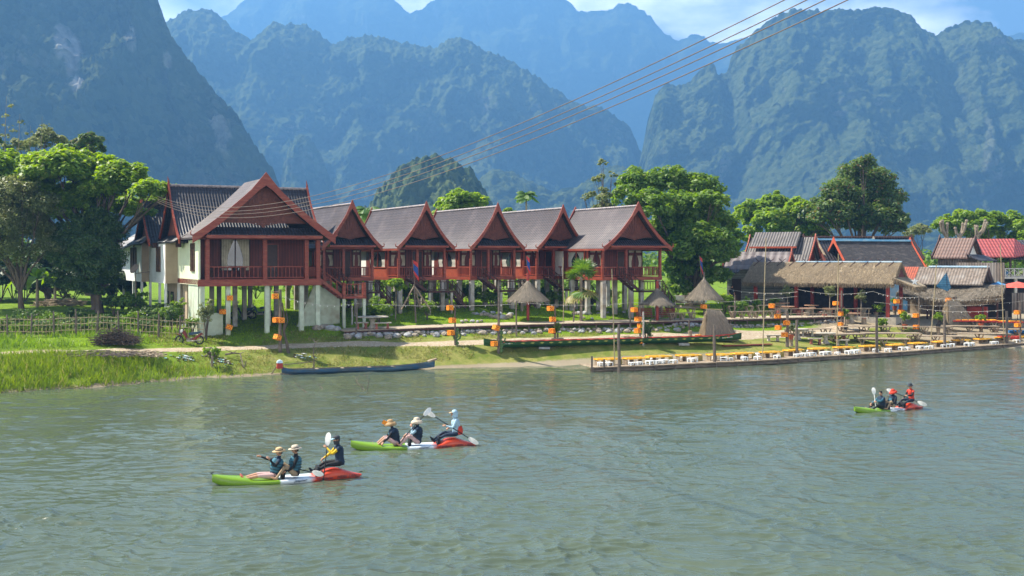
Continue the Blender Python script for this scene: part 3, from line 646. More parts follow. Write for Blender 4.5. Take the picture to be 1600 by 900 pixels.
def bungalow(hw=2.15, L=11.3, gnd=3.1, rear=True):
    """origin below the roof apex at the front edge, on the ground; z up"""
    t = empty('stilt_bungalow'); zf = 5.32-gnd; ze = 7.37-gnd; rise = 3.05; c = .42; wl_ = hw-.38
    g = MB(); roof_slab(g, hw, rise, c, .05, L, ze); rf = g.build('roof', M['tile_mauve'], t, smooth=False)
    g = MB()
    for i in range(int(L/.3)): g.tube([(0, .1+i*.3, ze+rise+.02), (0, .1+i*.3+.29, ze+rise+.05)], [.10, .085], 6)
    g.build('ridge_cap', M['ridge'], rf)
    g = MB(); barge(g, hw, rise, c, 0, ze); g.build('bargeboard', M['wood_red'], t)
    g = MB(); barge(g, hw, rise, c, L+.02, ze); g.build('bargeboard', M['wood_red'], t)
    gable_panel(t, hw-.15, rise-.1, c, .5, ze, .62)
    # eave fascia along the sides
    g = MB()
    for s in (-1, 1): g.b2((s*hw-.03, .1, ze-.16), (s*hw+.03, L-.1, ze-.02))
    g.build('fascia', M['wood_red'], t)
    # awning below the gable
    g = MB(); A = []; B = []
    x0 = hw-.62
    g.add([(-x0, .46, ze+.62), (x0, .46, ze+.62), (x0+.12, -.12, ze+.22), (-x0-.12, -.12, ze+.22), (-x0, .46, ze+.54), (x0, .46, ze+.54), (x0+.12, -.12, ze+.14), (-x0-.12, -.12, ze+.14)],
          [(0, 3, 2, 1), (4, 5, 6, 7), (3, 7, 6, 2), (0, 4, 7, 3), (1, 2, 6, 5)])
    aw = g.build('awning', M['tile_dark'], t)
    g = MB(); g.b2((-x0-.15, -.2, ze+.06), (x0+.15, -.13, ze+.2)); g.build('fascia', M['wood_red'], aw)
    # floor, beams, ceiling
    g = MB(); g.b2((-wl_-.1, .75, zf-.24), (wl_+.1, L-.8, zf)); g.build('floor', M['wood_red'], t)
    g = MB(); g.b2((-wl_, .9, ze-.05), (wl_, L-.9, ze+.02)); g.build('ceiling', M['wood_dark'], t)
    # walls
    yw = 3.1
    g = MB(); g.b2((-wl_+.06, yw, zf), (wl_-.06, yw+.08, ze-.05)); g.build('wall', M['wood_wall'], t)
    g = MB(); g.b2((-wl_, yw+.12, zf), (-wl_+.08, 7.7 if L > 10 else 6.6, ze-.05)); g.b2((wl_-.08, yw+.1, zf), (wl_, L-1, ze-.05)); g.b2((-wl_, 9.0 if L > 10 else 7.9, zf), (-wl_+.08, L-1, ze-.05)); g.build('wall', M['wood_wall_y'], t)
    g = MB(); g.b2((-wl_-.02, yw-.02, zf), (-wl_+.1, yw+.1, ze-.06)); g.b2((-wl_+.02, yw+.14, zf+.0), (-wl_-.03, 7.0 if L > 10 else 6.2, zf+.62)); g.build('side_panel', M['wood_orange'], t)  # left panel under the window, sunlight put into its colour
    a, b = (7.72, 8.98) if L > 10 else (6.62, 7.88)
    g = MB(); g.b2((-wl_, a, zf), (-wl_+.07, b, ze-.05)); g.build('wall', M['white_panel'], t)
    g = MB(); g.b2((-wl_+.1, L-1.06, zf), (wl_-.1, L-1, ze-.05)); g.build('wall', M['wood_wall'], t)
    window_y(t, yw+.35, 6.75 if L > 10 else 5.8, -wl_-.03, zf+.7, ze-.25, mull=1)
    # front window with curtains and door
    window_x(t, -wl_+.25, -wl_+1.35, yw-.02, zf+.7, ze-.12)
    dx = .15
    g = MB(); g.b2((dx, yw-.05, zf), (dx+.75, yw-.01, ze-.2)); d = g.build('door', M['door'], t)
    g = MB(); g.b2((dx-.07, yw-.07, zf), (dx, yw-.004, ze-.13)); g.b2((dx+.75, yw-.07, zf), (dx+.82, yw-.004, ze-.13)); g.b2((dx, yw-.07, ze-.2), (dx+.75, yw-.004, ze-.13)); g.build('frame', M['wood_red'], d)
    if hw > 2.5: window_x(t, 1.15, 2.3, yw-.02, zf+.55, ze-.12)
    else: window_x(t, 1.1, wl_-.15, yw-.02, zf+.7, ze-.12, mull=0)
    # porch posts, beam, rails
    for x, y in ((-wl_, .9), (wl_, .9), (-.2*wl_, .9)):
        g = MB(); g.b2((x-.09, y-.09, zf), (x+.09, y+.09, ze+.05)); g.build('porch_post', M['wood_red'], t)
    g = MB(); g.b2((-wl_-.1, .82, ze-.08), (wl_+.1, .98, ze+.1)); g.build('beam', M['wood_red'], t)
    railing(t, (-wl_+.1, .9, 0), (-.2*wl_-.1, .9, 0), zf); railing(t, (.1, .9, 0), (wl_-.1, .9, 0), zf)
    railing(t, (-wl_, 1.0, 0), (-wl_, yw-.1, 0), zf, mt=M['wood_orange']); railing(t, (wl_, 1.0, 0), (wl_, yw-.1, 0), zf)  # left rail uses the sunlit copy of the red wood
    # porch table and chair belong to the view through the rail
    g = MB(); g.b2((-.9, 1.7, zf+.68), (.0, 2.3, zf+.72))
    for x in (-.85, -.05):
        for y in (1.75, 2.25): g.b2((x-.03, y-.03, zf), (x+.03, y+.03, zf+.68))
    g.build('porch_table', M['wood_dark'], t)
    # stilts
    ys = [1.0, 3.2, 5.6, 8.0, L-1.0] if L > 10 else [1.0, 3.2, 5.5, L-1.0]
    for y in ys:
        for x in ((-wl_+.12, wl_-.12) if hw < 2.5 else (-wl_+.12, 0, wl_-.12)):
            g = MB(); g.b2((x-.15, y-.15, -.5), (x+.15, y+.15, zf-.24)); g.build('stilt', M['concrete'], t)
    # stairs with landing
    zl = zf-.98
    stairs(t, (-1.35, .2, zf-.05), (-.1, .2, zl+.02), .8, n=5)
    g = MB(); g.b2((-.05, -.5, zl-.12), (1.95, .65, zl)); ld = g.build('landing', M['wood_dark'], t)
    railing(ld, (0, -.45, 0), (1.9, -.45, 0), zl, h=.65, step=.22, mt=M['wood_dark'])
    for x in (.1, 1.8):
        g = MB(); g.b2((x-.08, -.4, -.4), (x+.08, -.24, zl-.12)); g.build('support_post', M['concrete'], ld)
    stairs(t, (1.95, .2, zl-.02), (3.0, .2, .05), .8, n=5)
    return t
TH = R(27)
gB = 3.05
b1 = bungalow(gnd=gB)
spots = [(550.6, 79.0, 'brown tiled stilt bungalow half hidden behind the large house with dark tiles'),
         (666.4, 81.0, 'brown tiled stilt bungalow with the tripod flagpole standing in front of its porch'),
         (778.0, 83.0, 'brown tiled stilt bungalow in the middle of the row, behind the lawn rock bed'),
         (880.0, 86.0, 'brown tiled stilt bungalow behind the fan palm and the biggest thatched parasol')]
for i, (px, Z, lab) in enumerate(spots):
    o = b1 if i == 0 else copy_tree(b1)
    o.location = (X(px, Z), Z, gB); o.rotation_euler = (0, 0, TH)
    tag(o, lab, 'bungalow', 'stilt bungalows in a row above the lawn')
b6 = bungalow(hw=2.85, L=9.0, gnd=2.75)
b6.location = (X(997.6, 82), 82, 2.75); b6.rotation_euler = (0, 0, TH)
tag(b6, 'widest brown tiled stilt bungalow at the right end of the row, beside the big tree', 'bungalow', 'stilt bungalows in a row above the lawn')

# ---------------------------------------------------------------- large house
def large_house():
    g0 = 2.05
    t = empty('stilt_house', (X(310, 70), 70, g0), TH, 'large red wooden stilt house with dark tiled roof and pale plastered rear wings', 'house')
    zf = 5.34-g0; ze = 8.0-g0; W_ = 7.74; cx = W_/2+.1; rise = 3.75; hw = 4.4
    def off(mb, x, y, rot=0): mb.M = Matrix.Translation((x, y, 0)) @ Matrix.Rotation(rot, 4, 'Z'); return mb
    # front gable roof
    g = off(MB(), cx, -.9); roof_slab(g, hw, rise, .22, .05, 5.5, ze-.05, .12); g.build('roof', M['tile_mauve'], t)
    g = off(MB(), cx, -.9); barge(g, hw, rise, .22, 0, ze-.05, wd=.5, ext=.25); g.build('bargeboard', M['wood_red'], t)
    gp = gable_panel(t, hw-.25, rise-.1, .22, 0, ze-.05, .72); gp.location = (cx, -.25, 0)
    g = off(MB(), cx, -.3)
    g.add([(-3.5, .1, ze+.6), (3.5, .1, ze+.6), (3.62, -.5, ze+.15), (-3.62, -.5, ze+.15), (-3.5, .1, ze+.5), (3.5, .1, ze+.5), (3.62, -.5, ze+.05), (-3.62, -.5, ze+.05)],
          [(0, 3, 2, 1), (4, 5, 6, 7), (3, 7, 6, 2), (0, 4, 7, 3), (1, 2, 6, 5)])
    aw = g.build('awning', M['tile_dark'], t)
    g = off(MB(), cx, -.3); g.b2((-3.66, -.6, ze-.1), (3.66, -.51, ze+.09)); g.build('fascia', M['wood_red'], aw)
    # main roof, ridge along local x
    rz_ = R(-90)
    g = MB(); g.M = Matrix.Translation((-.5, 6.9, 0)) @ Matrix.Rotation(rz_, 4, 'Z'); roof_slab(g, 3.75, 3.75, .38, 0, 9.4, ze-.25, .12); g.build('roof', M['tile_dark'], t)
    # local y of the slab runs along +x after rotating by -90
    for xx in (-.55, 8.95):
        g = MB(); g.M = Matrix.Translation((xx, 6.9, 0)) @ Matrix.Rotation(rz_, 4, 'Z'); barge(g, 3.75, 3.75, .38, 0, ze-.25, wd=.32); finial(g, 0, 0, ze+3.6, .55); g.build('bargeboard', M['wood_red'], t)
    g = MB()
    for i in range(30): g.tube([(-.45+i*.31, 6.9, ze+3.53), (-.45+i*.31+.3, 6.9, ze+3.56)], [.11, .09], 6)
    g.build('ridge_cap', M['ridge'], t)
    g = MB(); g.M = Matrix.Translation((-.1, 6.9, 0)) @ Matrix.Rotation(rz_, 4, 'Z'); P_ = prof_pts(3.5, 3.5, .38, 8); g.prism([(-x, ze-.3+z) for x, z in P_[::-1]]+[(x, ze-.3+z) for x, z in P_[1:]], 0, .07); g.build('gable_panel', M['gable'], t)
    # pent roof under the left gable
    for (x0, y0, y1, zz) in ((-.0, 3.3, 10.4, ze-.25), (-1.0, 10.3, 16.2, ze-.3)):
        g = MB(); g.add([(x0+.05, y0, zz+.55), (x0+.05, y1, zz+.55), (x0-.85, y1, zz), (x0-.85, y0, zz), (x0+.05, y0, zz+.45), (x0+.05, y1, zz+.45), (x0-.85, y1, zz-.1), (x0-.85, y0, zz-.1)],
          [(0, 1, 2, 3), (4, 7, 6, 5), (3, 2, 6, 7), (0, 3, 7, 4), (1, 5, 6, 2)]); g.build('lean_to_roof', M['tile_darky'], t)
    # second wing roof
    g = MB(); g.M = Matrix.Translation((-1.3, 12.9, 0)) @ Matrix.Rotation(rz_, 4, 'Z'); roof_slab(g, 3.3, 3.1, .4, 0, 7, ze-.35, .12); g.build('roof', M['tile_dark'], t)
    g = MB(); g.M = Matrix.Translation((-1.35, 12.9, 0)) @ Matrix.Rotation(rz_, 4, 'Z'); barge(g, 3.3, 3.1, .4, 0, ze-.35, wd=.3); finial(g, 0, 0, ze+2.85, .7); g.build('bargeboard', M['wood_orange'], t)
    g = MB(); g.M = Matrix.Translation((-.95, 12.9, 0)) @ Matrix.Rotation(rz_, 4, 'Z'); P_ = prof_pts(3.1, 2.9, .4, 8); g.prism([(-x, ze-.4+z) for x, z in P_[::-1]]+[(x, ze-.4+z) for x, z in P_[1:]], 0, .07); g.build('gable_panel', M['gable'], t)
    # third wing roof, ridge along y
    g = off(MB(), 1.7, 15.2); roof_slab(g, 3.9, 2.5, .35, 0, 9.2, ze-.55, .12); g.build('roof', M['tile_grey'], t)
    # walls
    zb = zf-.35; zt = ze-.2
    g = MB(); g.b2((0, .0, zb), (.12, 6.6, zt)); g.build('wall', M['wall_pale'], t)
    g = MB(); g.b2((-.78, 6.6, zb), (0.12, 6.72, zt)); g.b2((-1.3, 13.0, zb), (-.7, 13.1, zt)); g.build('wall', M['wall_shaded_beige'], t)  # front-facing steps of the plaster, their shade painted in as beige
    for lo, hi in (((-.8, 6.72, zb), (-.69, 13.0, zt)), ((-1.32, 13.1, zb), (-1.2, 22.6, zt-.2)), ((-1.19, 22.5, zb), (5, 22.6, zt))): g = MB(); g.b2(lo, hi); g.build('wall', M['wall_white'], t)
    g = MB(); g.b2((.05, 2.5, zf), (W_, 2.6, ze)); g.build('wall', M['wood_wall'], t)
    g = MB(); g.b2((W_-.1, 2.6, zf), (W_, 10, zt)); g.b2((0, 10, zf), (W_, 10.1, zt)); g.build('wall', M['wood_wall_y'], t)
    for (y0, y1, x, z0, z1) in ((1.1, 2.1, -.03, zf+.55, ze-.45), (8.4, 9.7, -.83, zf+.45, ze-.6), (15.2, 17.6, -1.35, zf+.5, ze-.6)):
        window_y(t, y0, y1, x, z0, z1, curtains=False, mull=1, fr='shutter', pane='shutter')
    for (x, y) in ((-.9, 9.5), (-.2, 4.6)):
        g = MB(); g.b2((x-.25, y-.35, ze-.62), (x, y+.35, ze-.3)); g.build('wall_box', M['wood_dark'], t)
    # porch: floor, posts, railing, ceiling
    g = MB(); g.b2((0, -.05, zf-.32), (W_, 10, zf)); g.build('floor', M['wood_red'], t)
    g = MB(); g.b2((-.05, -.1, zf-.42), (W_+.05, -.04, zf-.1)); g.build('beam', M['wood_red'], t)
    g = MB(); g.b2((.1, 0, ze-.02), (W_-.1, 10, ze+.04)); g.build('ceiling', M['wood_dark'], t)
    for x in (.55, 4.15, 6.85, W_-.12):
        g = MB(); g.b2((x-.13, -.02, zf), (x+.13, .24, ze-.1)); g.build('porch_post', M['wood_red'], t)
    g = MB(); g.b2((0, -.02, ze-.16), (W_, .2, ze+.05)); g.build('beam', M['wood_red'], t)
    railing(t, (.7, .1, 0), (4.0, .1, 0), zf, h=.78, step=.26); railing(t, (4.3, .1, 0), (6.7, .1, 0), zf, h=.78, step=.22); railing(t, (W_-.1, .3, 0), (W_-.1, 2.4, 0), zf, h=.78)
    window_x(t, 1.95, 3.75, 2.46, zf+.55, ze-.12)
    g = MB(); g.b2((4.75, 2.4, zf), (5.6, 2.47, ze-.45)); d = g.build('door', M['door'], t)
    g = MB()
    for a, b in ((4.67, 4.75), (5.6, 5.68)): g.b2((a, 2.37, zf), (b, 2.495, ze-.37))
    g.b2((4.75, 2.37, ze-.45), (5.6, 2.495, ze-.37)); g.build('frame', M['wood_red'], d)
    # porch bench
    g = MB(); g.b2((1.1, 1.2, zf+.7), (3.3, 1.7, zf+.76))
    for x in (1.2, 3.2): g.b2((x-.3, 1.3, zf), (x+.05, 1.6, zf+.7))
    g.build('porch_table', M['wood_dark'], t)
    # stilts and ground floor
    for (x, y) in [(.25, .15), (1.85, .2), (4.3, .15), (6.55, .2), (7.6, .15), (3.0, 3.2), (5.2, 3.2), (7.5, 3.2), (2.2, 6.4), (4.4, 6.4), (6.6, 6.4), (1.0, 9.4), (3.4, 9.6), (5.6, 9.6), (7.5, 9.6)]:
        g = MB(); w = .135; g.b2((x-w, y-w, -.5), (x+w, y+w, zf-.32)); g.build('stilt', M['concrete_green'] if y < 1 else M['concrete'], t)
    for (x, y) in [(-.75, 6.8), (-.75, 9), (-.75, 12.8), (-1.25, 13.3), (-1.25, 17), (-1.25, 22), (.05, 6.5)]:
        g = MB(); g.b2((x-.08, y-.08, -.2), (x+.08, y+.08, zb)); g.build('stilt', M['wall_white'], t)
    g = MB(); g.b2((.06, .4, -.5), (.16, 3.4, zb)); g.b2((.16, .4, -.5), (1.6, .5, 1.2)); g.build('basement_wall', M['concrete_green'], t)
    g = MB(); g.b2((.3, 5, -.2), (.42, 13, zb)); g.build('basement_wall', M['wall_shaded_beige'], t)
    for y in (7.3, 9.6, 11.4): 
        g = MB(); g.b2((.24, y, .3), (.3, y+.9, 2.3)); g.build('basement_door', M['glass'], t)
    # staircase at the right front corner
    stairs(t, (W_+.1, 1.1, zf-.02), (W_+1.7, 1.1, 2.1), 1.0, n=6, mt=M['wood_red'])
    g = MB(); g.b2((W_+1.7, .4, 1.95), (W_+3.3, 1.8, 2.1)); ld = g.build('landing', M['wood_red'], t)
    railing(ld, (W_+1.75, .45, 0), (W_+3.25, .45, 0), 2.1, h=.8, step=.25)
    for x in (W_+1.8, W_+3.2):
        g = MB(); g.b2((x-.1, .5, 2.1), (x+.1, .7, 3.0)); g.build('railing_post', M['wood_red'], ld)
        g = MB(); g.b2((x-.09, .5, -.2), (x+.09, .68, 1.95)); g.build('support_post', M['concrete_green'], ld)
    g = MB(); g.prism([(W_-1.2, -.3), (W_+1.9, -.3), (W_+1.9, 1.9), (W_+.2, 3.0)], 1.75, 1.85); g.build('stair_wall', M['concrete_green'], t)
    return t
large_house()
# ---------------------------------------------------------------- vegetation
L_ = {}
L_['bright'] = leafmat('bright_leaves', (.11, .20, .016), (.22, .34, .034), tr=.52, c3=(.28, .34, .06))
L_['mid'] = leafmat('mid_green_leaves', (.08, .16, .02), (.17, .27, .036), tr=.48, c3=(.17, .22, .06))
L_['dark'] = leafmat('dark_leaves', (.045, .095, .022), (.09, .155, .035), tr=.4, c3=(.12, .13, .05))
L_['olive'] = leafmat('olive_leaves', (.12, .15, .05), (.22, .25, .09), tr=.42, c3=(.22, .22, .12))
L_['brown'] = leafmat('brownish_leaves', (.055, .105, .022), (.12, .18, .035), tr=.42, c3=(.18, .12, .05))
L_['grass'] = leafmat('grass_blades', (.10, .18, .014), (.19, .27, .03), tr=.48, gloss=.3, c3=(.32, .30, .11))
L_['shade'] = leafmat('shaded_understorey_leaves', (.022, .045, .014), (.045, .08, .02), tr=.25)  # leaf colour darkened, understorey shade is painted in
L_['lawn'] = leafmat('lawn_blades', (.15, .26, .012), (.24, .37, .025), tr=.5, gloss=.2)
L_['dryg'] = leafmat('dry_grass_blades', (.14, .16, .035), (.24, .23, .08), tr=.4, gloss=.2, c3=(.36, .30, .16))
L_['palm'] = leafmat('palm_fronds', (.06, .14, .02), (.13, .22, .03), tr=.35, gloss=.6)
L_['yellow'] = leafmat('yellowing_fronds', (.22, .22, .05), (.32, .25, .09), tr=.35)
BARK = mat('bark', (.13, .10, .075), (.07, .052, .04), scale=5, rough=.95, bump=.6, stretch=(1, 1, .25))
BARKL = mat('pale_bark', (.30, .25, .19), (.18, .14, .10), scale=5, rough=.95, bump=.6, stretch=(1, 1, .25))
def rand_dirs(n, rg):
    v = rg.normal(size=(n, 3)); return v/np.linalg.norm(v, axis=1, keepdims=True)
def leaf_quads(C, N, size, rg, asp=.55, spin=True):
    n = len(C); r = rand_dirs(n, rg); a = np.cross(N, r); a /= np.linalg.norm(a, axis=1, keepdims=True)+1e-9; b = np.cross(N, a)
    s = size*rg.uniform(.6, 1.3, size=(n, 1))
    V = np.stack([C-a*s*.5, C-b*s*asp*.5+N*s*.07, C+a*s*.5-N*s*.1, C+b*s*asp*.5+N*s*.07], 1).reshape(-1, 3)
    return V, np.arange(4*n).reshape(-1, 4)
def crown(name, blobs, n, leaf, m, parent=None, seed=1, subr=.34, nsub=26, up=.75, asp=.6, shell=(.55, 1.05), drop=.35):
    """blobs: (x,y,z,rx,ry,rz) local"""
    rg = np.random.default_rng(seed); B = np.array(blobs, float); vol = (B[:, 3]*B[:, 4]*B[:, 5])**(2/3)
    cs = []; rs = []
    for k in range(len(B)):
        ns = max(6, int(nsub*vol[k]/vol.mean())); d = rand_dirs(ns, rg); d[:, 2] = np.where(d[:, 2] < -drop, -d[:, 2]*rg.uniform(.2, 1, ns), d[:, 2])
        r = rg.uniform(.55, 1.0, size=(ns, 1)); cs.append(B[k, :3]+d*B[k, 3:]*r); rs.append(np.full(ns, subr*B[k, 3:].min())*rg.uniform(.6, 1.35, ns))
    cs = np.concatenate(cs); rs = np.concatenate(rs); p = rs**2; p /= p.sum()
    k = rg.choice(len(cs), size=n, p=p); d = rand_dirs(n, rg); rr = rg.uniform(shell[0], shell[1], size=(n, 1))
    C = cs[k]+d*rs[k][:, None]*rr*np.array([1.15, 1.15, .75])
    N = d*.6+np.array([0, 0, up])+rg.normal(size=(n, 3))*.35; N /= np.linalg.norm(N, axis=1, keepdims=True)
    V, Fc = leaf_quads(C, N, leaf, rg, asp)
    return mesh_np(name, V, Fc, m, parent)
def limbs(base, blobs, r0, parent, m=BARK, seed=3, name='trunk', fork=.35, lean=None):
    rg = random.Random(seed); g = MB(); b0 = Vector(base); cen = sum((Vector(q[:3]) for q in blobs), Vector())/len(blobs)
    fk = b0+(cen-b0)*fork+Vector((rg.uniform(-.2, .2), 0, 0)); fk.x = b0.x+(cen.x-b0.x)*fork*.6
    g.tube([b0-Vector((0, 0, .3)), b0+(fk-b0)*.1, b0+(fk-b0)*.5+Vector((rg.uniform(-.1, .1), 0, 0)), fk], [r0*1.5, r0*1.1, r0*.9, r0*.8], 9)
    for q in blobs:
        e = Vector(q[:3]); mid = fk+(e-fk)*.5+Vector((rg.uniform(-.3, .3), rg.uniform(-.3, .3), rg.uniform(-.1, .4)))
        g.tube([fk-(fk-b0)*.06, fk+(mid-fk)*.5+Vector((0, 0, .1)), mid, e], [r0*.6, r0*.45, r0*.3, r0*.1], 6)
        for _ in range(4):
            d = Vector((rg.uniform(-1, 1)*q[3], rg.uniform(-1, 1)*q[4], rg.uniform(-.3, .9)*q[5])); g.tube([mid+(e-mid)*rg.random(), e+d*.75], [r0*.15, r0*.03], 4)
    return g.build(name, m, parent)
def tree(name, label, base, pxb, n, leaf, m, r0=.25, seed=1, bark=BARK, depth=.85, cat='tree', group=None, jit=1.5, fork=.35, gnd=None, **kw):
    """base (px, Z); pxb: blobs (px, py, radius_px[, squash])"""
    px0, Z0 = base; b = G(px0, Z0) if gnd is None else Vector((X(px0, Z0), Z0, gnd)); rg = random.Random(seed)
    t = empty(name, b, 0, label, cat, group); bl = []
    for q in pxb:
        Zq = Z0+rg.uniform(-jit, jit)+(q[4] if len(q) > 4 else 0); p = P(q[0], q[1], Zq)-b; r = q[2]/F*Zq; sq = q[3] if len(q) > 3 else .8
        bl.append((p.x, p.y, p.z, r, r*depth, r*sq))
    crown('crown', bl, n, leaf, m, t, seed, **kw)
    limbs((0, 0, 0), bl, r0, t, bark, seed, fork=fork)
    return t
tree('rain_tree', 'huge spreading bright green tree overhanging the plastered rear wings of the large house', (152, 81),
     [(28,292,52,.6),(88,268,50,.6),(140,262,42,.6),(190,278,40,.6),(238,300,34,.6,-2),(118,318,52,.6),(180,325,38,.6),(60,330,48,.6),(-5,300,55,.6),(-60,290,60,.6),(222,334,24,.6,-2),(262,302,24,.6,-2),(60,255,32,.6),(-20,262,40,.6),(160,300,40,.6),(10,250,26,.6),(255,316,18,.5,-2),(232,318,26,.6),(205,322,28,.6),(100,240,26,.5),(170,255,24,.5),(215,280,24,.5),(-30,330,46,.6)],
     105000, .34, L_['bright'], r0=.34, seed=4, jit=3.5, nsub=60, up=1.0, subr=.38, drop=.25, asp=.7)
tree('olive_tree', 'fine leaved grey green tree with forked trunk standing inside the bamboo fence', (34, 77),
     [(20,310,42,.8),(62,325,34,.9),(-5,350,46,.9),(48,365,40,.9),(10,400,36,.8),(70,395,30,.8),(-40,330,44),(35,295,24),(-30,385,40)],
     52000, .17, L_['olive'], r0=.2, seed=9, jit=1.2, nsub=60, asp=.5, fork=.25)
tree('drooping_tree', 'dark drooping tree between the olive tree and the plastered wings', (156, 78.5),
     [(120,365,34,1),(155,355,32,1),(180,370,22,1.1),(105,400,28,1),(150,400,36,1),(178,405,20,1.2),(135,435,30,.9),(170,435,16,1.0),(95,435,22,.9)],
     48000, .17, L_['dark'], r0=.26, seed=12, jit=1.5, nsub=40, asp=.45, up=.4, drop=.9)
tree('dark_grove_tree', 'shaded dense tree filling the gap behind the olive tree trunk', (75, 92), [(20,420,32),(75,425,34),(120,440,30),(-30,420,40),(50,450,26),(100,465,18),(160,455,26),(10,385,30),(90,395,34)], 16000, .28, L_['dark'], seed=14, jit=2)
tree('hillside_tree', 'small rounded tree poking up behind the crown of the spreading tree', (138, 104), [(125,225,16),(140,220,18),(150,232,14),(110,232,14),(130,238,18)], 7500, .28, L_['brown'], seed=15, group=None)
tree('hillside_tree', 'pale feathery tree poking up behind the spreading tree, further left', (75, 100), [(70,215,20),(90,222,16),(55,225,18),(30,228,16)], 5500, .22, L_['olive'], seed=16)
tree('dark_hillside_tree', 'dark treetop at the far left edge above the spreading tree', (-10, 98), [(-12,225,22),(5,235,16),(-40,220,30)], 5000, .25, L_['dark'], seed=17)
tree('round_tree', 'bright green tree rising behind the ridges of the middle bungalows', (722, 118), [(720,312,22),(695,320,18),(745,316,20),(715,330,26),(690,335,18),(755,332,18),(768,335,10)], 11000, .36, L_['bright'], seed=18, jit=2)
tree('small_tree', 'small treetop peeking over the roofs beside the slender palm', (795, 112), [(793,331,8),(801,335,7)], 900, .3, L_['bright'], r0=.1, seed=19)
tree('slender_tree', 'tall thin sparse tree at the left of the big tree behind the widest bungalow', (940, 108), [(942,256,9,1.3),(935,280,12),(955,275,10),(925,305,14,.5),(950,305,16),(915,312,10,.5),(968,290,10),(945,325,18)], 3600, .26, L_['olive'], r0=.16, seed=20, nsub=12, shell=(.3, 1.2), fork=.2)
tree('big_broadleaf_tree', 'massive broadleaf tree hanging over the right end of the widest bungalow', (1085, 96),
     [(1000,295,36),(1045,288,36),(1088,300,36),(1022,325,38),(1070,335,48),(1110,345,38),(1045,370,45),(1095,385,48),(1125,400,36),(1075,425,40),(1120,435,26),(1140,385,20),(980,310,24),(1110,318,28),(1140,370,22),(1060,455,28)],
     70000, .36, L_['mid'], r0=.36, seed=23, jit=3, nsub=34, fork=.22)
tree('broadleaf_tree', 'bright green broad tree behind the grey ribbed roof', (1215, 128), [(1180,330,28),(1215,322,28),(1250,330,28),(1165,345,24),(1205,352,32),(1250,358,30),(1285,350,22),(1275,372,24),(1160,372,24)], 30000, .42, L_['bright'], r0=.26, seed=24, jit=3)
tree('tall_domed_tree', 'tallest dark green domed tree standing clear against the karst mountain', (1345, 124),
     [(1348,258,22),(1335,280,32),(1365,285,32),(1315,305,32),(1350,315,40),(1385,312,30),(1300,335,32),(1335,345,40),(1378,342,36),(1405,345,20),(1280,318,18),(1270,340,22),(1400,362,22)], 52000, .36, L_['brown'], r0=.36, seed=25, jit=3, nsub=60)
tree('broadleaf_tree', 'wide green tree behind the red roofed pavilion', (1530, 134), [(1480,352,22),(1510,345,24),(1545,345,26),(1580,352,26),(1610,352,26),(1500,365,24),(1550,368,26),(1600,375,28),(1640,350,28),(1650,380,28)], 28000, .4, L_['bright'], r0=.25, seed=26, jit=2)
tree('pale_tree', 'small hazy grey green tree right of the tallest domed tree', (1438, 150), [(1430,362,12),(1446,362,11),(1438,356,9),(1420,368,9)], 2500, .3, L_['olive'], r0=.12, seed=27)
tree('small_tree', 'low green tree seen through the open red roofed pavilion', (1585, 118), [(1560,400,16),(1585,402,20),(1610,405,20),(1545,412,12),(1630,400,20)], 6000, .3, L_['mid'], seed=28)
# pollarded trunks
for i, (px, lab) in enumerate(((1479, 'pollarded bare trunk behind the brown gabled house, leftmost of three'), (1499, 'pollarded bare trunk with a crown of stubs, middle of three'), (1527, 'pollarded forked bare trunk next to the red roof'))):
    b = G(px, 126); g = MB(); rg = random.Random(i+50); t = empty('pollarded_tree', b, 0, lab, 'tree', 'pollarded trunks behind the roofs')
    top = P(px, 370, 126)-b; g.tube([(0, 0, -.2), top*.5, top], [.3, .26, .24], 8)
    for k in range(4):
        dx = rg.uniform(-.9, .9); e = top+Vector((dx, rg.uniform(-.5, .5), rg.uniform(.8, 1.8))); g.tube([top, top+(e-top)*.5+Vector((dx*.2, 0, -.1)), e], [.2, .16, .15], 7); g.tube([e-Vector((0, 0, .05)), e+Vector((0, 0, .15))], [.2, .12], 7)
    g.build('trunk', BARKL, t)
# palms
def feather_palm(name, label, px, Z, py_top, fr, nf, m, r0=.12, seed=1, group=None):
    b = G(px, Z); t = empty(name, b, 0, label, 'palm', group); top = P(px, py_top, Z)-b
    g = MB(); g.tube([(0, 0, -.2), top*.5+Vector((.1, 0, 0)), top], [r0*1.3, r0, r0*.85], 8); g.build('trunk', BARKL, t)
    rg = random.Random(seed)
    for k in range(nf):
        a = 2*math.pi*k/nf+rg.uniform(-.2, .2); el = rg.uniform(.1, 1.2); g = MB(); pts = []
        for i in range(9):
            s = i/8; r = fr*s*math.cos(el*(1-s*.3)); z = fr*(math.sin(el)*s-s*s*.75)
            pts.append(top+Vector((math.cos(a)*r, math.sin(a)*r, z)))
        g.tube(pts, [.03-.0025*i for i in range(9)], 4)
        for i in range(1, 9):
            for j in range(4):
                s = (i-1+j/4)/8; p = pts[i-1]+(pts[i]-pts[i-1])*(j/4); tn = (pts[i]-pts[i-1]).normalized(); sd_ = tn.cross(Vector((0, 0, 1))).normalized()
                ln = fr*.36*math.sin(math.pi*min(1, .12+s*.88))+.05
                for sg in (-1, 1):
                    e = p+sd_*sg*ln*.8+tn*ln*.5-Vector((0, 0, ln*.45)); w = tn*.05
                    g.add([p-w, p+w, e+w*.3, e-w*.3], [(0, 1, 2, 3)])
        g.build('frond', m, t)
    return t
feather_palm('coconut_palm', 'coconut palm showing over the ridge between the first two bungalows', 573, 104, 331, 1.9, 13, L_['palm'], .15, 1)
feather_palm('slender_palm', 'slender palm with a tufted head standing above the fourth bungalow roof', 822, 116, 305, 1.5, 14, L_['palm'], .1, 2)
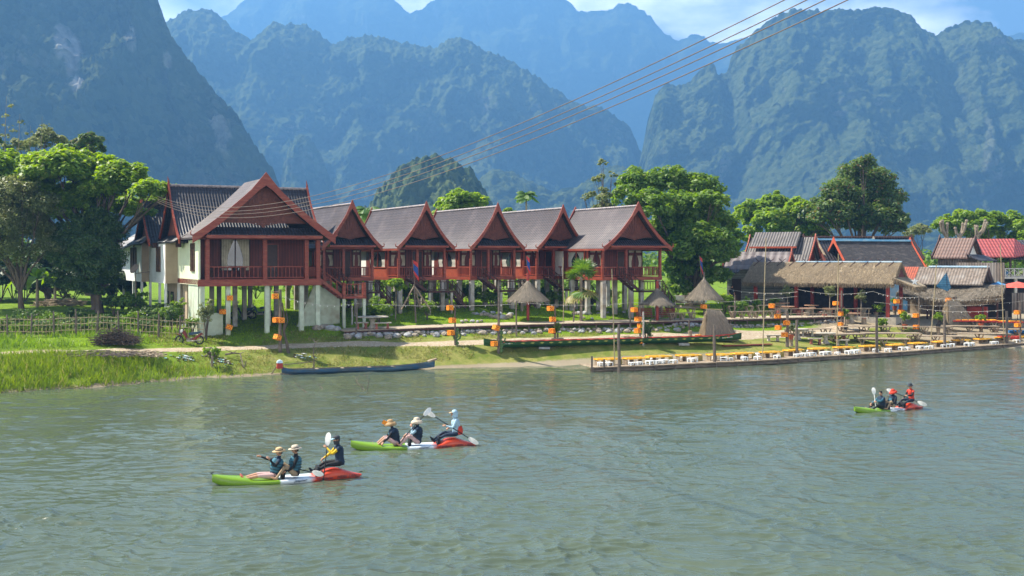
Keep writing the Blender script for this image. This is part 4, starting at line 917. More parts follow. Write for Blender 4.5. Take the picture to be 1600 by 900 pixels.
def fan_palm():
    b = G(908, 80.4); t = empty('fan_palm', b, 0, 'fan palm with yellowing lower fronds growing on the lawn edge', 'palm'); rg = random.Random(5)
    top = P(908, 432, 80.4)-b; g = MB(); g.tube([(0, 0, -.1), top*.5, top], [.12, .09, .1], 8); g.build('trunk', BARKL, t)
    for k in range(24):
        low = k >= 15; a = 2*math.pi*k/(15 if not low else 9)+rg.uniform(-.2, .2); el = rg.uniform(.25, 1.4) if not low else rg.uniform(-.9, -.3)
        d = Vector((math.cos(a)*math.cos(el), math.sin(a)*math.cos(el), math.sin(el))); o = top+Vector((0, 0, -.1 if not low else -.75)); st = rg.uniform(.55, .95); c = o+d*st
        g = MB(); g.tube([o, c], [.018, .012], 4); sd_ = d.cross(Vector((0, 0, 1))).normalized(); upv = sd_.cross(d)
        for i in range(13):
            th = (i-6)/6*1.9; e = c+(d*math.cos(th)+sd_*math.sin(th))*.88-Vector((0, 0, .14+.14*abs(th)))+upv*.05; w = (sd_*math.cos(th)-d*math.sin(th))*.08; mdl = c+(e-c)*.55+Vector((0, 0, .04))
            g.add([c, mdl-w, e, mdl+w], [(0, 1, 2, 3)])
        g.build('frond', L_['yellow'] if low and k % 2 else L_['palm'], t)
fan_palm()
# shrubs
def shrub(label, px, Z, h, w, m, n=1800, leaf=.14, seed=1, name='shrub', cat='shrub', group=None, stem=True, gnd=None):
    b = G(px, Z) if gnd is None else Vector((X(px, Z), Z, gnd)); t = empty(name, b, 0, label, cat, group); rg = random.Random(seed)
    bl = [(rg.uniform(-.5, .5)*w*.6, rg.uniform(-.3, .3)*w*.5, h*rg.uniform(.35, .8), w*.33, w*.3, h*.27) for _ in range(6)]+[(0, 0, h*.5, w*.4, w*.35, h*.4)]
    crown('foliage', bl, n, leaf, m, t, seed, nsub=10, up=.6)
    g = MB()
    for q in bl[:5]: g.tube([(0, 0, -.1), (q[0]*.4, q[1]*.4, q[2]*.5), q[:3]], [.04, .03, .012], 5)
    g.build('stems', BARK, t)
    return t
def sapling(label, px, Z, h, w, m, n=500, leaf=.16, seed=1, group=None, cfr=.35, gnd=None, name='sapling', stemr=.035):
    b = G(px, Z) if gnd is None else Vector((X(px, Z), Z, gnd)); t = empty(name, b, 0, label, 'young tree', group)
    bl = [(0, 0, h*(1-cfr/2), w/2, w/2, h*cfr/2), (w*.2, 0, h*(1-cfr*.8), w*.3, w*.3, h*.12), (-w*.2, .05, h*(1-cfr*.55), w*.3, w*.3, h*.12)]
    crown('crown', bl, n, leaf, m, t, seed, nsub=9, subr=.45); g = MB(); g.tube([(0, 0, -.1), (.03, 0, h*.5), (0, 0, h*.9)], [stemr*1.3, stemr, stemr*.5], 6); g.build('trunk', BARKL, t)
    return t
shrub('rounded glossy bush beside the white rear wing, behind the fence', 210, 77, 1.9, 2.6, L_['mid'], 5200, .15, 1)
shrub('dark bush under the drooping tree', 178, 77.5, 1.5, 2.0, L_['dark'], 3000, .15, 2)
shrub('low dark bush on the grass in front of the woodpile', 118, 74, .9, 1.8, L_['dark'], 1800, .14, 3)
shrub('bush in front of the shaded wall of the large house', 243, 74.5, 1.4, 2.4, L_['dark'], 3000, .14, 4)
shrub('light green climbing plant by the pale green wall', 277, 72.6, 1.9, .9, L_['bright'], 1400, .13, 5)
shrub('thin weedy bush against the corner stilt of the large house', 322, 69.4, 2.7, 1.1, L_['olive'], 1500, .12, 6)
shrub('bright round bush left of the tripod flagpole', 594, 76.6, 1.7, 2.3, L_['bright'], 5200, .14, 7)
sapling('papaya like young tree behind the bright round bush', 618, 78, 3.0, 1.5, L_['bright'], 900, .22, 8, cfr=.3)
shrub('small bush at the foot of the stairs of the first bungalow', 570, 78, .8, 1.2, L_['mid'], 900, .12, 9)
shrub('green bush below the middle bungalow beside its stilts', 768, 85.5, 1.3, 1.9, L_['bright'], 2600, .15, 10)
shrub('bush beneath the bungalow near the biggest thatched parasol', 852, 92, 1.4, 2.6, L_['mid'], 2400, .18, 11)
shrub('low bush right of the tripod flagpole', 668, 79, 1.4, 1.0, L_['bright'], 900, .14, 12)
shrub('leafy bush behind the small thatched parasol', 1043, 86.5, 1.7, 1.3, L_['bright'], 1500, .2, 13)
shrub('large leaved bush right of the farther thatched parasol', 1132, 89, 1.6, 1.5, L_['bright'], 1300, .22, 14)
shrub('bush beside the broken wall near the farther thatched parasol', 1153, 88.5, 1.2, 1.2, L_['mid'], 1100, .18, 15)
for i, (px, Z, h, w) in enumerate([(468,104,2.2,4),(520,100,1.8,3.5),(640,100,2,4),(705,104,2.2,4.5),(740,98,1.6,3),(800,103,2.2,4),(838,106,2.4,4),(600,108,2.6,5),(560,106,2.4,4),(400,104,2,4),(905,108,2.2,4)]):
    shrub(['green hedge bush on the field behind the bungalow stilts', 'hedge bush behind the stilts'][0], px, Z, h, w, L_['bright'] if i % 2 else L_['mid'], 1700, .26, 20+i, name='hedge_bush', group='bushes on the field behind the stilts')
sapling('feathery green sapling on a stump at the river side of the path', 331, 64.6, 1.15, 1.0, L_['bright'], 420, .16, 40, cfr=.45, stemr=.07)
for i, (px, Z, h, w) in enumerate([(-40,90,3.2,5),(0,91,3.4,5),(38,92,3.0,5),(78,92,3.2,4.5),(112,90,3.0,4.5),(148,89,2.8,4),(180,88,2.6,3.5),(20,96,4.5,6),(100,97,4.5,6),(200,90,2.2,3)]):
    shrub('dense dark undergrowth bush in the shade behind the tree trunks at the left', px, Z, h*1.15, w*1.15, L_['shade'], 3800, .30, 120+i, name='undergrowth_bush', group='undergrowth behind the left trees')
for i, (px, Z, h, w) in enumerate([(545,84,1.2,1.6),(632,86,1.3,2),(688,87,1.1,1.8),(735,89,1.4,2.2),(812,90,1.2,1.8),(865,88,1.1,1.5),(925,88,1.0,1.4),(655,90,1.6,2),(705,93,1.8,2.6),(955,92,1.2,1.6),(500,88,1.6,2.2),(470,92,1.6,2.5),(522,93,1.8,2.5),(590,92,1.8,2.6)]):
    shrub('leafy shrub growing between the stilts of the bungalows', px, Z, h*1.25, w*1.15, L_['bright'] if i % 3 else L_['mid'], 1300, .2, 140+i, name='garden_shrub', group='shrubs between the bungalow stilts')
for i, (px, Z, h, w) in enumerate([(232,70.5,1.2,1.4),(252,70.8,1.5,1.2),(268,70.3,1.7,1.0),(300,70.3,1.2,1.0),(160,70,1.0,1.6),(205,71.5,1.1,1.8),(130,68.3,.6,1.4),(60,69,.7,1.6),(20,70,.8,1.8),(-25,67.5,.9,2.2),(8,68,.8,2),(38,67.6,.7,1.8),(72,68,.8,2),(98,68.5,.7,1.8),(115,69.5,.8,2),(145,68.6,.7,1.8),(172,69,.8,2),(192,69.3,.7,1.6),(222,69.6,.9,1.6),(85,71.5,.9,2.2),(50,72.5,.9,2.2)]):
    shrub('scrubby weed bush just behind the bamboo fence', px, Z, h, w, L_['mid'] if i % 2 else L_['dark'], 800, .13, 170+i, name='weed_bush', group='weed bushes behind the bamboo fence')
# banana clump under the olive tree
def banana(px, Z, h, lab, seed):
    b = G(px, Z); t = empty('banana_plant', b, 0, lab, 'banana plant', 'banana plants under the trees'); g = MB(); g.tube([(0, 0, -.1), (0, 0, h*.5)], [.12, .09], 8); g.build('trunk', BARKL, t); rg = random.Random(seed)
    for k in range(8):
        a = 2*math.pi*k/8+rg.uniform(-.3, .3); el = rg.uniform(.5, 1.3); A = []; B = []; ln = h*.75
        for i in range(9):
            s = i/8; c = Vector((math.cos(a)*ln*s*math.cos(el), math.sin(a)*ln*s*math.cos(el), h*.48+ln*(math.sin(el)*s-.75*s*s))); w = .28*math.sin(math.pi*(.08+.9*s)); sv = Vector((-math.sin(a), math.cos(a), 0)); A.append(c-sv*w); B.append(c+sv*w)
        g = MB(); g.strip(A, B); g.build('leaf', L_['mid'], t)
banana(58, 83, 4.2, 'banana plant in the dark gap behind the olive tree', 1); banana(86, 85, 3.6, 'shorter banana plant right of the other one', 2)
# bamboo stalks above the crown at the far left
for i, (px, py) in enumerate(((10, 150), (31, 178), (48, 196), (66, 182))):
    b = G(px-6, 97); g = MB(); top = P(px, py, 97)-b; rg = random.Random(i); t = empty('bamboo_stalk', b, 0, 'tall thin bamboo stalk rising above the trees at the far left', 'bamboo', 'bamboo stalks at the far left')
    pts = [Vector((top.x*s**2, 0, top.z*s)) for s in (0, .3, .6, .8, .9, 1)]; pts[0].z = -.2; g.tube(pts, [.05, .05, .04, .03, .02, .008], 5); g.build('stem', BARKL, t)
    bl = [(top.x*s**2+rg.uniform(-.4, .4), rg.uniform(-.3, .3), top.z*s, .45, .45, .25) for s in (.7, .75, .8, .85, .9, .95)]; crown('leaves', bl, 500, .22, L_['olive'], t, i+70, nsub=3, shell=(.2, 1.6), asp=.25)
# distant belt of trees as one mass
def belt():
    rg = random.Random(3); bl = []
    for i in range(260):
        px = rg.uniform(-500, 2150); Z = rg.uniform(170, 260); x = X(px, Z); h = rg.uniform(3.5, 7); bl.append((x, Z, 3+h*.45, rg.uniform(3, 6), 3, h*.55))
    return tag(crown('treeline', bl, 60000, .9, L_['mid'], None, 3, nsub=14), kind='stuff')
belt()
# grass
def blades(name, pts, h, w, m, seed, lean=.35):
    rg = np.random.default_rng(seed); n = len(pts); a = rg.uniform(0, 2*np.pi, n); hh = h*rg.uniform(.5, 1.3, n); d = np.stack([np.cos(a), np.sin(a), a*0], 1)
    lv = rg.normal(size=(n, 3))*lean; lv[:, 2] = 1; lv /= np.linalg.norm(lv, axis=1, keepdims=True); ww = w*rg.uniform(.7, 1.3, (n, 1)); base = np.asarray(pts)
    m1 = base+lv*hh[:, None]*.55; tip = base+lv*hh[:, None]+np.stack([lv[:, 0], lv[:, 1], -np.abs(lv[:, 0])], 1)*hh[:, None]*.3
    V = np.stack([base-d*ww, base+d*ww, m1+d*ww*.7, tip, tip-d*.002, m1-d*ww*.7], 1).reshape(-1, 3); k = np.arange(n)*6
    Fc = np.concatenate([np.stack([k, k+1, k+2, k+5], 1), np.stack([k+5, k+2, k+3, k+4], 1)])
    return tag(mesh_np(name, V, Fc, m), kind='stuff')
def scatter(n, x0, x1, y0, y1, fn, seed):
    rg = np.random.default_rng(seed); x = rg.uniform(x0, x1, n); y = rg.uniform(y0, y1, n); px = 800+F*x/y; sh = np.interp(px, PPX, [shoreY(q) for q in PPX]); d = y-sh; k = fn(px, d, x, y, rg.random(n)); x, y = x[k], y[k]
    z = gz_np(x, y); z = z+bumps(x, y)*np.clip((z+.2)*1.5, 0, 1); w = ~((px_(x, y) > 536) & (px_(x, y) < 1328) & (y > np.interp(px_(x, y), BWA[:, 0], BWA[:, 1])-.15) & (y < np.interp(px_(x, y), BWA[:, 0], BWA[:, 1])+2.6)); return np.stack([x, y, z-.02], 1)[w]
px_ = lambda x, y: 800+F*x/y
def pathgap(px, y): return np.abs(y-np.interp(px, [-250, 0, 130, 300, 430, 550, 650, 760, 880, 1000, 1100, 1180, 1240, 1300], [58.2, 61.3, 63.4, 67, 69.3, 70.6, 71.6, 72.9, 74.6, 76.8, 79.3, 82.2, 83.8, 86]))/np.interp(px, [0, 550, 760, 1000, 1200], [1.15, .75, .95, 1.5, 2.1])
nn = lambda x, y, s, sd_: fbm(np.stack([x*s, y*s, x*0], 1), 3, sd_)
blades('tall_grass', scatter(80000, -34, -12, 54, 68, lambda px, d, x, y, r: (d > -.1) & (d < np.interp(px, [-100, 60, 200, 280, 400], [5.0, 4.2, 2.6, 1.4, .5])) & (r < np.interp(px, [0, 150, 210, 300, 430], [1, 1, .5, .22, 0])) & (pathgap(px, y) > 1.1) & (nn(x, y, .9, 2) > -.5), 1), .50, .016, L_['grass'], 1)
blades('bank_grass', scatter(90000, -22, 14, 62, 80, lambda px, d, x, y, r: (d > np.interp(px, [300, 560, 760, 1000, 1200], [.2, .5, 1.3, 2.6, 3.0])) & (pathgap(px, y) > 1) & (px > 200) & (px < 1250) & (d < 8) & (nn(x, y, .6, 4) > -.12), 2), .17, .019, L_['dryg'], 2, lean=.6)
blades('lawn_grass', scatter(200000, -28, 22, 64, 100, lambda px, d, x, y, r: (d > 5.3) & (pathgap(px, y) > 1.05) & (px < 1260) & (px > -40), 3), .11, .02, L_['lawn'], 3, lean=.6)
blades('weeds', scatter(16000, -34, -16, 60, 74, lambda px, d, x, y, r: (d > 6.2) & (px < 300) & (px > -50) & (pathgap(px, y) > 1.0) & (nn(x, y, .7, 8) > 0), 4), .42, .025, L_['mid'], 4)
blades('shore_grass', scatter(26000, 12, 34, 76, 92, lambda px, d, x, y, r: (d > 2.2) & (d < 9.0) & (px > 1130) & (px < 1500) & (nn(x, y, .5, 14) > .02+np.clip((px-1350)/500, 0, .3)) & (pathgap(px, y) > 1.2), 5), .10, .018, L_['dryg'], 5, lean=.6)
# ---------------------------------------------------------------- right hand village buildings
M['thatch'] = mat('straw_thatch', (.31, .235, .145), (.18, .135, .088), scale=7, rough=.95, bump=.9, stretch=(1, 1, 3), c3=(.34, .28, .19), s3=1.3)
M['thatch_grey'] = mat('old_and_shaded_grey_thatch', (.25, .21, .16), (.13, .11, .09), scale=8, rough=.95, bump=.9, stretch=(1, 1, 2.5), c3=(.33, .28, .2), s3=1.5)
M['straw'] = leafmat('loose_straw', (.30, .235, .15), (.19, .15, .105), tr=.12, gloss=.1, c3=(.42, .34, .22))
M['straw_grey'] = leafmat('loose_grey_and_shaded_straw', (.26, .22, .17), (.15, .13, .10), tr=.1, gloss=.1, c3=(.36, .3, .22))
M['ribbed'] = roofmat('brown_ribbed_roof', (.155, .135, .13), (.10, .085, .08), rows=.22, cols=1.25, rowd=.25, cold=.75, axis='X', c3=(.2, .175, .16))
M['ribbed_dark'] = roofmat('dark_ribbed_roof', (.07, .06, .065), (.045, .04, .045), rows=.4, cols=1.1, rowd=.3, cold=.6, axis='X')
M['black_thatch'] = mat('blackened_thatch', (.055, .05, .05), (.03, .028, .03), scale=7, rough=.95, bump=.9, stretch=(1, 1, 3), c3=(.09, .08, .075), s3=2)
M['brown_tile'] = roofmat('reddish_brown_tiles', (.20, .105, .075), (.12, .065, .05), rows=1.0, cols=1.1, rowd=.4, cold=.3, axis='X')
M['red_roof'] = roofmat('red_sheet_roof', (.46, .095, .085), (.38, .075, .07), rows=1.1, cols=1.0, rowd=.35, cold=.45, axis='X')
M['blue_paint'] = mat('faded_blue_paint', (.16, .42, .62), (.26, .52, .68), scale=2, rough=.7, c3=(.4, .55, .62), s3=1)
M['blue_sheet'] = mat('pale_blue_tarp', (.45, .62, .72), (.6, .7, .75), scale=2, rough=.6, c3=(.25, .45, .65), s3=.8)
M['red_orange'] = mat('orange_red_painted_board', (.50, .10, .045), (.38, .075, .035), scale=3, rough=.6)
M['red_post'] = mat('red_painted_post', (.32, .045, .03), (.22, .03, .022), scale=3, rough=.6)
M['brick_dark'] = mat('dark_red_brick_panel', (.16, .045, .035), (.10, .03, .025), scale=9, rough=.9, bump=.3)
M['block'] = mat('grey_block_wall', (.24, .23, .21), (.16, .155, .14), scale=3, rough=.9, wave=('Z', 1.4, .3, .3))
M['oldwood'] = mat('weathered_planks', (.26, .21, .17), (.14, .11, .09), scale=4, rough=.9, wave=('X', 1.3, .5, .7), stretch=(1, 1, .3), c3=(.3, .27, .24), s3=1)
M['rusty'] = mat('rusty_corrugated_sheet', (.45, .11, .055), (.28, .075, .05), scale=3, rough=.8, wave=('X', 1.6, .55, .8))
M['void'] = mat('shaded_interior_boards', (.045, .035, .03), (.025, .02, .018), rough=.9)  # near-black boards, interior shade put into the colour
M['white_wood'] = mat('white_painted_wood', (.62, .58, .54), (.45, .42, .38), scale=4, rough=.7)
M['wood_tan'] = mat('weathered_tan_wood', (.30, .23, .155), (.19, .145, .10), scale=5, rough=.9, bump=.3, c3=(.38, .31, .22), s3=2)
M['wood_grey'] = mat('weathered_dark_pole', (.17, .135, .105), (.10, .08, .065), scale=5, rough=.95, bump=.4)
M['bamboo'] = mat('dry_bamboo', (.36, .29, .16), (.24, .19, .11), scale=5, rough=.6)
M['stone'] = mat('grey_boulder', (.36, .37, .37), (.20, .20, .20), scale=3, rough=.9, bump=.5, c3=(.30, .26, .20), s3=2)
M['stone_tan'] = mat('tan_stone', (.33, .28, .21), (.2, .17, .14), scale=3, rough=.9, bump=.5)
M['cement'] = mat('cast_concrete', (.42, .38, .31), (.28, .25, .2), scale=4, rough=.9, bump=.3)
M['redcem'] = mat('red_painted_concrete', (.30, .10, .07), (.2, .075, .055), scale=4, rough=.8)
def slabroof(mb, hw, rise, y0, y1, zb, th=.12, c=.05): roof_slab(mb, hw, rise, c, y0, y1, zb, th, n=4)
def fringe(root, segs, n, ln, m, seed, name='straw_fringe', out=(0, 0, 0)):
    """loose straws hanging along polyline segments (local coordinates)"""
    rg = np.random.default_rng(seed); C = []; 
    tot = sum((Vector(b)-Vector(a)).length for a, b in segs)
    for a, b in segs:
        a = np.array(a); b = np.array(b); k = int(n*np.linalg.norm(b-a)/tot); t = rg.random((k, 1)); C.append(a+(b-a)*t)
    C = np.concatenate(C); k = len(C); C = C+rg.normal(size=(k, 3))*.03; L = ln*rg.uniform(.4, 1.25, (k, 1)); d = np.array(out)+np.stack([rg.normal(size=k)*.25, rg.normal(size=k)*.25, -np.ones(k)], 1); d /= np.linalg.norm(d, axis=1, keepdims=True)
    s = rand_dirs(k, rg)*.018; V = np.stack([C-s, C+s, C+d*L+s*.5, C+d*L-s*.5], 1).reshape(-1, 3)
    return mesh_np(name, V, np.arange(4*k).reshape(-1, 4), m, root)
def surf_straw(root, hw, rise, y0, y1, zb, c, n, m, seed, ln=.35, M4=None, name='loose_straw'):
    rg = np.random.default_rng(seed); t = rg.random(n); y = rg.uniform(y0, y1, n); s = np.where(rg.random(n) < .5, -1, 1)
    z = rise*((1-c)*(1-t)+c*(1-t)**2)+zb+.02; x = s*hw*t
    C = np.stack([x, y, z], 1); d = np.stack([s*hw, rg.normal(size=n)*.35*hw, -rise*np.ones(n)], 1); d /= np.linalg.norm(d, axis=1, keepdims=True); d[:, 2] += rg.uniform(.0, .25, n)
    L = ln*rg.uniform(.4, 1.2, (n, 1)); w = np.stack([t*0, t*0+.016, t*0], 1); V = np.stack([C-w, C+w, C+d*L+w*.5, C+d*L-w*.5], 1).reshape(-1, 3)
    if M4 is not None: A = np.array(M4); V = V@A[:3, :3].T+A[:3, 3]
    return mesh_np(name, V, np.arange(4*n).reshape(-1, 4), m, root)
def at_px(px, Z, z=None):
    x = X(px, Z); return Vector((x, Z, gz(x, Z) if z is None else z))
# thatched restaurant hall
def hall():
    b = at_px(1398, 90, 1.95); t = empty('thatched_hall', b, R(-32), 'long open restaurant hall with straw thatch roof and red posts', 'pavilion'); L = 12.4
    ridge = 4.42; eave = 2.72; Rm = Matrix.Translation((0, 2.1, 0)) @ Matrix.Rotation(R(90), 4, 'Z')   # slab local y -> -x
    g = MB(); g.M = Rm; roof_slab(g, 2.75, ridge-eave, -.12, 0, L, eave, .14, n=6); g.build('roof', M['thatch'], t)
    surf_straw(t, 2.75, ridge-eave, 0, L, eave, -.12, 16000, M['straw'], 5, M4=Rm)
    fringe(t, [((-L, -.65, eave-.02), (0, -.65, eave-.02))], 3600, .30, M['straw'], 6); fringe(t, [((.02, -.65, eave), (.02, 2.1, ridge)), ((.02, 2.1, ridge), (.02, 4.8, eave))], 900, .35, M['straw'], 7)
    # ridge tarp
    g = MB(); g.b2((-8.6, 1.95, ridge-.02), (.05, 2.25, ridge+.08)); g.build('ridge_tarp', M['blue_sheet'], t)
    g = MB()
    for i in range(12):
        x = -L+.5+i*1.03; g.bar((x-.25, 1.4, ridge-.35), (x+.22, 2.35, ridge+.28), .045); g.bar((x+.15, 2.9, ridge-.4), (x-.2, 1.85, ridge+.28), .045)
    g.build('ridge_sticks', M['wood_dark'], t)
    for x in (-.5, -4.2, -7.9, -11.4):
        for y in (-.1, 4.2):
            g = MB(); g.b2((x-.13, y-.13, -.6), (x+.13, y+.13, eave+.1)); g.build('post', M['red_post'], t)
    g = MB(); g.b2((-L+.2, -.16, eave-.12), (-.2, -.04, eave+.04)); g.b2((-L+.2, 4.1, eave-.12), (-.2, 4.22, eave+.04)); g.build('beam', M['red_post'], t)
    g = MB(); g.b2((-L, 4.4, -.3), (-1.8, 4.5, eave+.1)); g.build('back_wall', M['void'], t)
    g = MB(); g.prism([(0, 0), (1, 0), (1, .01), (0, .01)], 0, .01)
    # gable triangle on the right, lower thatch skirt
    g = MB(); g.add([(-.15, -.2, eave+.1), (-.15, 4.4, eave+.1), (-.15, 2.1, ridge-.2), (-.05, -.2, eave+.1), (-.05, 4.4, eave+.1), (-.05, 2.1, ridge-.2)], [(0, 1, 2), (5, 4, 3), (0, 3, 4, 1), (1, 4, 5, 2), (2, 5, 3, 0)]); g.build('gable_panel', M['brick_dark'], t)
    g = MB(); g.add([(-.1, -.3, eave+.5), (-.1, 4.4, eave+.5), (1.5, 4.2, eave-.25), (1.5, .1, eave-.25), (-.1, -.3, eave+.35), (-.1, 4.4, eave+.35), (1.5, 4.2, eave-.4), (1.5, .1, eave-.4)], [(0, 3, 2, 1), (4, 5, 6, 7), (3, 7, 6, 2), (0, 4, 7, 3), (1, 2, 6, 5)]); sk = g.build('side_awning', M['thatch'], t)
    fringe(t, [((1.5, .1, eave-.3), (1.5, 4.2, eave-.3)), ((-.1, -.3, eave+.4), (1.5, .1, eave-.3))], 900, .35, M['straw'], 8)
    g = MB(); g.b2((-L, -.5, -.6), (.2, 4.6, .04)); g.build('floor', M['cement'], t)
    return t
hall()
def gable_house(name, label, px, Z, rz, L, hw, ridge, eave, roofm, walls, wall_h0, bargem, gnd=2.3, gx=None, c=.1, gpanel='brick_dark', ridgem=None, over=.5, cat='house', posts=False, left=True, right=True):
    """ridge along local x from 0 to L; front eave towards -y; z values absolute"""
    b = at_px(px, Z, gnd); t = empty(name, b, rz, label, cat); Rm = Matrix.Translation((0, hw, 0)) @ Matrix.Rotation(R(-90), 4, 'Z'); rd = ridge-gnd; ev = eave-gnd
    g = MB(); g.M = Rm; roof_slab(g, hw, rd-ev, c, 0, L, ev, .12, n=5); rf = g.build('roof', roofm, t)
    for k, (xx, on) in enumerate(((-.03, left), (L+.03, right))):
        if on: g = MB(); g.M = Matrix.Translation((xx, hw, 0)) @ Matrix.Rotation(R(-90), 4, 'Z'); barge(g, hw, rd-ev, c, 0, ev, wd=.28, ext=.1); g.build('bargeboard', bargem, t)
    g = MB(); g.M = Rm
    for yy in (over, L-over-.06):
        g = MB(); g.M = Rm; PP = prof_pts(hw-.25, rd-ev-.15, c, 6); g.prism([(-x, ev+z) for x, z in PP[::-1]]+[(x, ev+z) for x, z in PP[1:]], yy, yy+.06); g.build('gable_panel', M[gpanel] if isinstance(gpanel, str) else gpanel, t)
    g = MB(); g.b2((over, .55, wall_h0), (L-over, .63, ev+.02)); g.build('wall', walls, t)
    g = MB(); g.b2((over, .63, wall_h0), (over+.08, 2*hw-.4, ev+.02)); g.build('wall', walls, t)
    g = MB(); g.b2((L-over-.08, .63, wall_h0), (L-over, 2*hw-.4, ev+.02)); g.build('wall', walls, t)
    if ridgem: g = MB(); g.b2((0, hw-.22, rd-.06), (L, hw+.22, rd+.1)); g.build('ridge_strip', ridgem, t)
    return t
# grey ribbed roof house, two tiers, gable turned to the right
hA = gable_house('ribbed_roof_house', 'house with grey brown ribbed roof in two tiers and a light blue gable wall', 1158, 104, R(-31), 6.1, 2.5, 8.6, 6.0, M['ribbed'], M['blue_paint'], -.2, M['wood_orange'], gnd=2.4, gpanel=M['wood_wall_y'])
g = MB(); g.M = Matrix.Translation((.5, 2.5, 0)) @ Matrix.Rotation(R(-90), 4, 'Z'); roof_slab(g, 1.55, 1.35, .05, 0, 4.3, 5.35, .12, n=3); g.build('upper_roof', M['ribbed'], hA)
g = MB(); g.b2((.45, .9, 5.2), (4.85, .98, 5.36)); g.build('fascia', M['wood_orange'], hA)
g = MB(); g.add([(4.6, -.3, 3.5), (6.3, -.3, 3.5), (8.0, .2, 2.7), (8.0, 4.5, 2.7), (6.3, 4.8, 3.6), (4.6, -.3, 3.4), (6.3, -.3, 3.4), (8.0, .2, 2.6), (8.0, 4.5, 2.6), (6.3, 4.8, 3.5)], [(0, 1, 2), (1, 4, 3, 2), (5, 7, 6), (6, 7, 8, 9), (2, 3, 8, 7), (0, 2, 7, 5)]); g.build('lean_to_roof', M['ribbed'], hA)
# small brown roofed shed with block wall in front of it
hB = gable_house('block_wall_house', 'small house with faded brown sheet roof and grey block wall left of the thatched hall', 1128, 99, R(-26), 5.6, 1.9, 7.25, 5.75, roofmat('faded_brown_sheets', (.17, .14, .135), (.12, .095, .092), rows=.35, cols=.5, rowd=.3, cold=.15, axis='X'), M['block'], -.3, M['wood_orange'], gnd=2.5, gpanel='void', over=.3)
g = MB(); g.b2((.75, .5, .3), (1.55, .56, 2.4)); g.build('door', M['door'], hB)
for x in (2.2, 3.6):
    g = MB()
    for i in range(5): g.b2((x+i*.2, .49, 2.0), (x+i*.2+.1, .545, 3.0))
    for i in range(5): g.b2((x, .47, 2.0+i*.22), (x+.9, .488, 2.06+i*.22))
    g.build('lattice_window', M['blue_paint'], hB)
g = MB(); g.add([(-.2, -.5, 3.0), (1.6, -.5, 3.0), (1.6, .6, 3.5), (-.2, .6, 3.5), (-.2, -.5, 2.9), (1.6, -.5, 2.9), (1.6, .6, 3.4), (-.2, .6, 3.4)], [(0, 1, 2, 3), (7, 6, 5, 4), (0, 4, 5, 1), (1, 5, 6, 2), (0, 3, 7, 4)]); g.build('door_awning', M['ribbed_dark'], hB)
gable_house('gabled_house', 'house with grey barge boards and dark red gable above the thatched hall', 1297, 103, R(16), 6.0, 2.3, 8.42, 6.1, M['ribbed_dark'], M['blue_paint'], -.3, M['wood_tan'], gnd=2.3, c=0, ridgem=M['blue_paint'])
gable_house('black_roofed_house', 'long house with blackened thatch roof, blue ridge strip and orange barge boards', 1325, 101, R(13), 7.7, 2.5, 8.3, 5.8, M['black_thatch'], M['blue_paint'], -.3, M['red_orange'], gnd=2.2, c=0, ridgem=M['blue_paint'], over=.6, gpanel='void')
gable_house('dark_tiled_house', 'dark tiled roof behind the blackened thatch roof with only its ridge and left slope showing', 1272, 112, R(8), 11.5, 2.6, 8.85, 6.6, M['ribbed_dark'], M['block'], -.3, M['wood_dark'], gnd=2.4, c=0, ridgem=M['brown_tile'])
hD = gable_house('brown_tiled_house', 'brown tiled house with white gable triangle above a weathered plank wall', 1456, 107, R(-42), 3.3, 1.95, 8.6, 6.75, M['brown_tile'], M['oldwood'], -.3, M['wood_dark'], gnd=2.3, c=.05, gpanel=M['white_panel'], over=.35)
g = MB(); g.add([(3.3, -.1, 4.75), (3.3, 4.0, 4.75), (4.5, 4.2, 4.2), (4.5, -.3, 4.2), (3.3, -.1, 4.65), (3.3, 4.0, 4.65), (4.5, 4.2, 4.1), (4.5, -.3, 4.1)], [(0, 3, 2, 1), (4, 5, 6, 7), (3, 7, 6, 2), (0, 4, 7, 3), (1, 2, 6, 5)]); g.build('skirt_roof', M['ribbed_dark'], hD)
g = MB(); g.b2((3.26, -2.4, 1.5), (7.4, -2.3, 4.0)) ; g.build('plank_wall', M['oldwood'], hD)
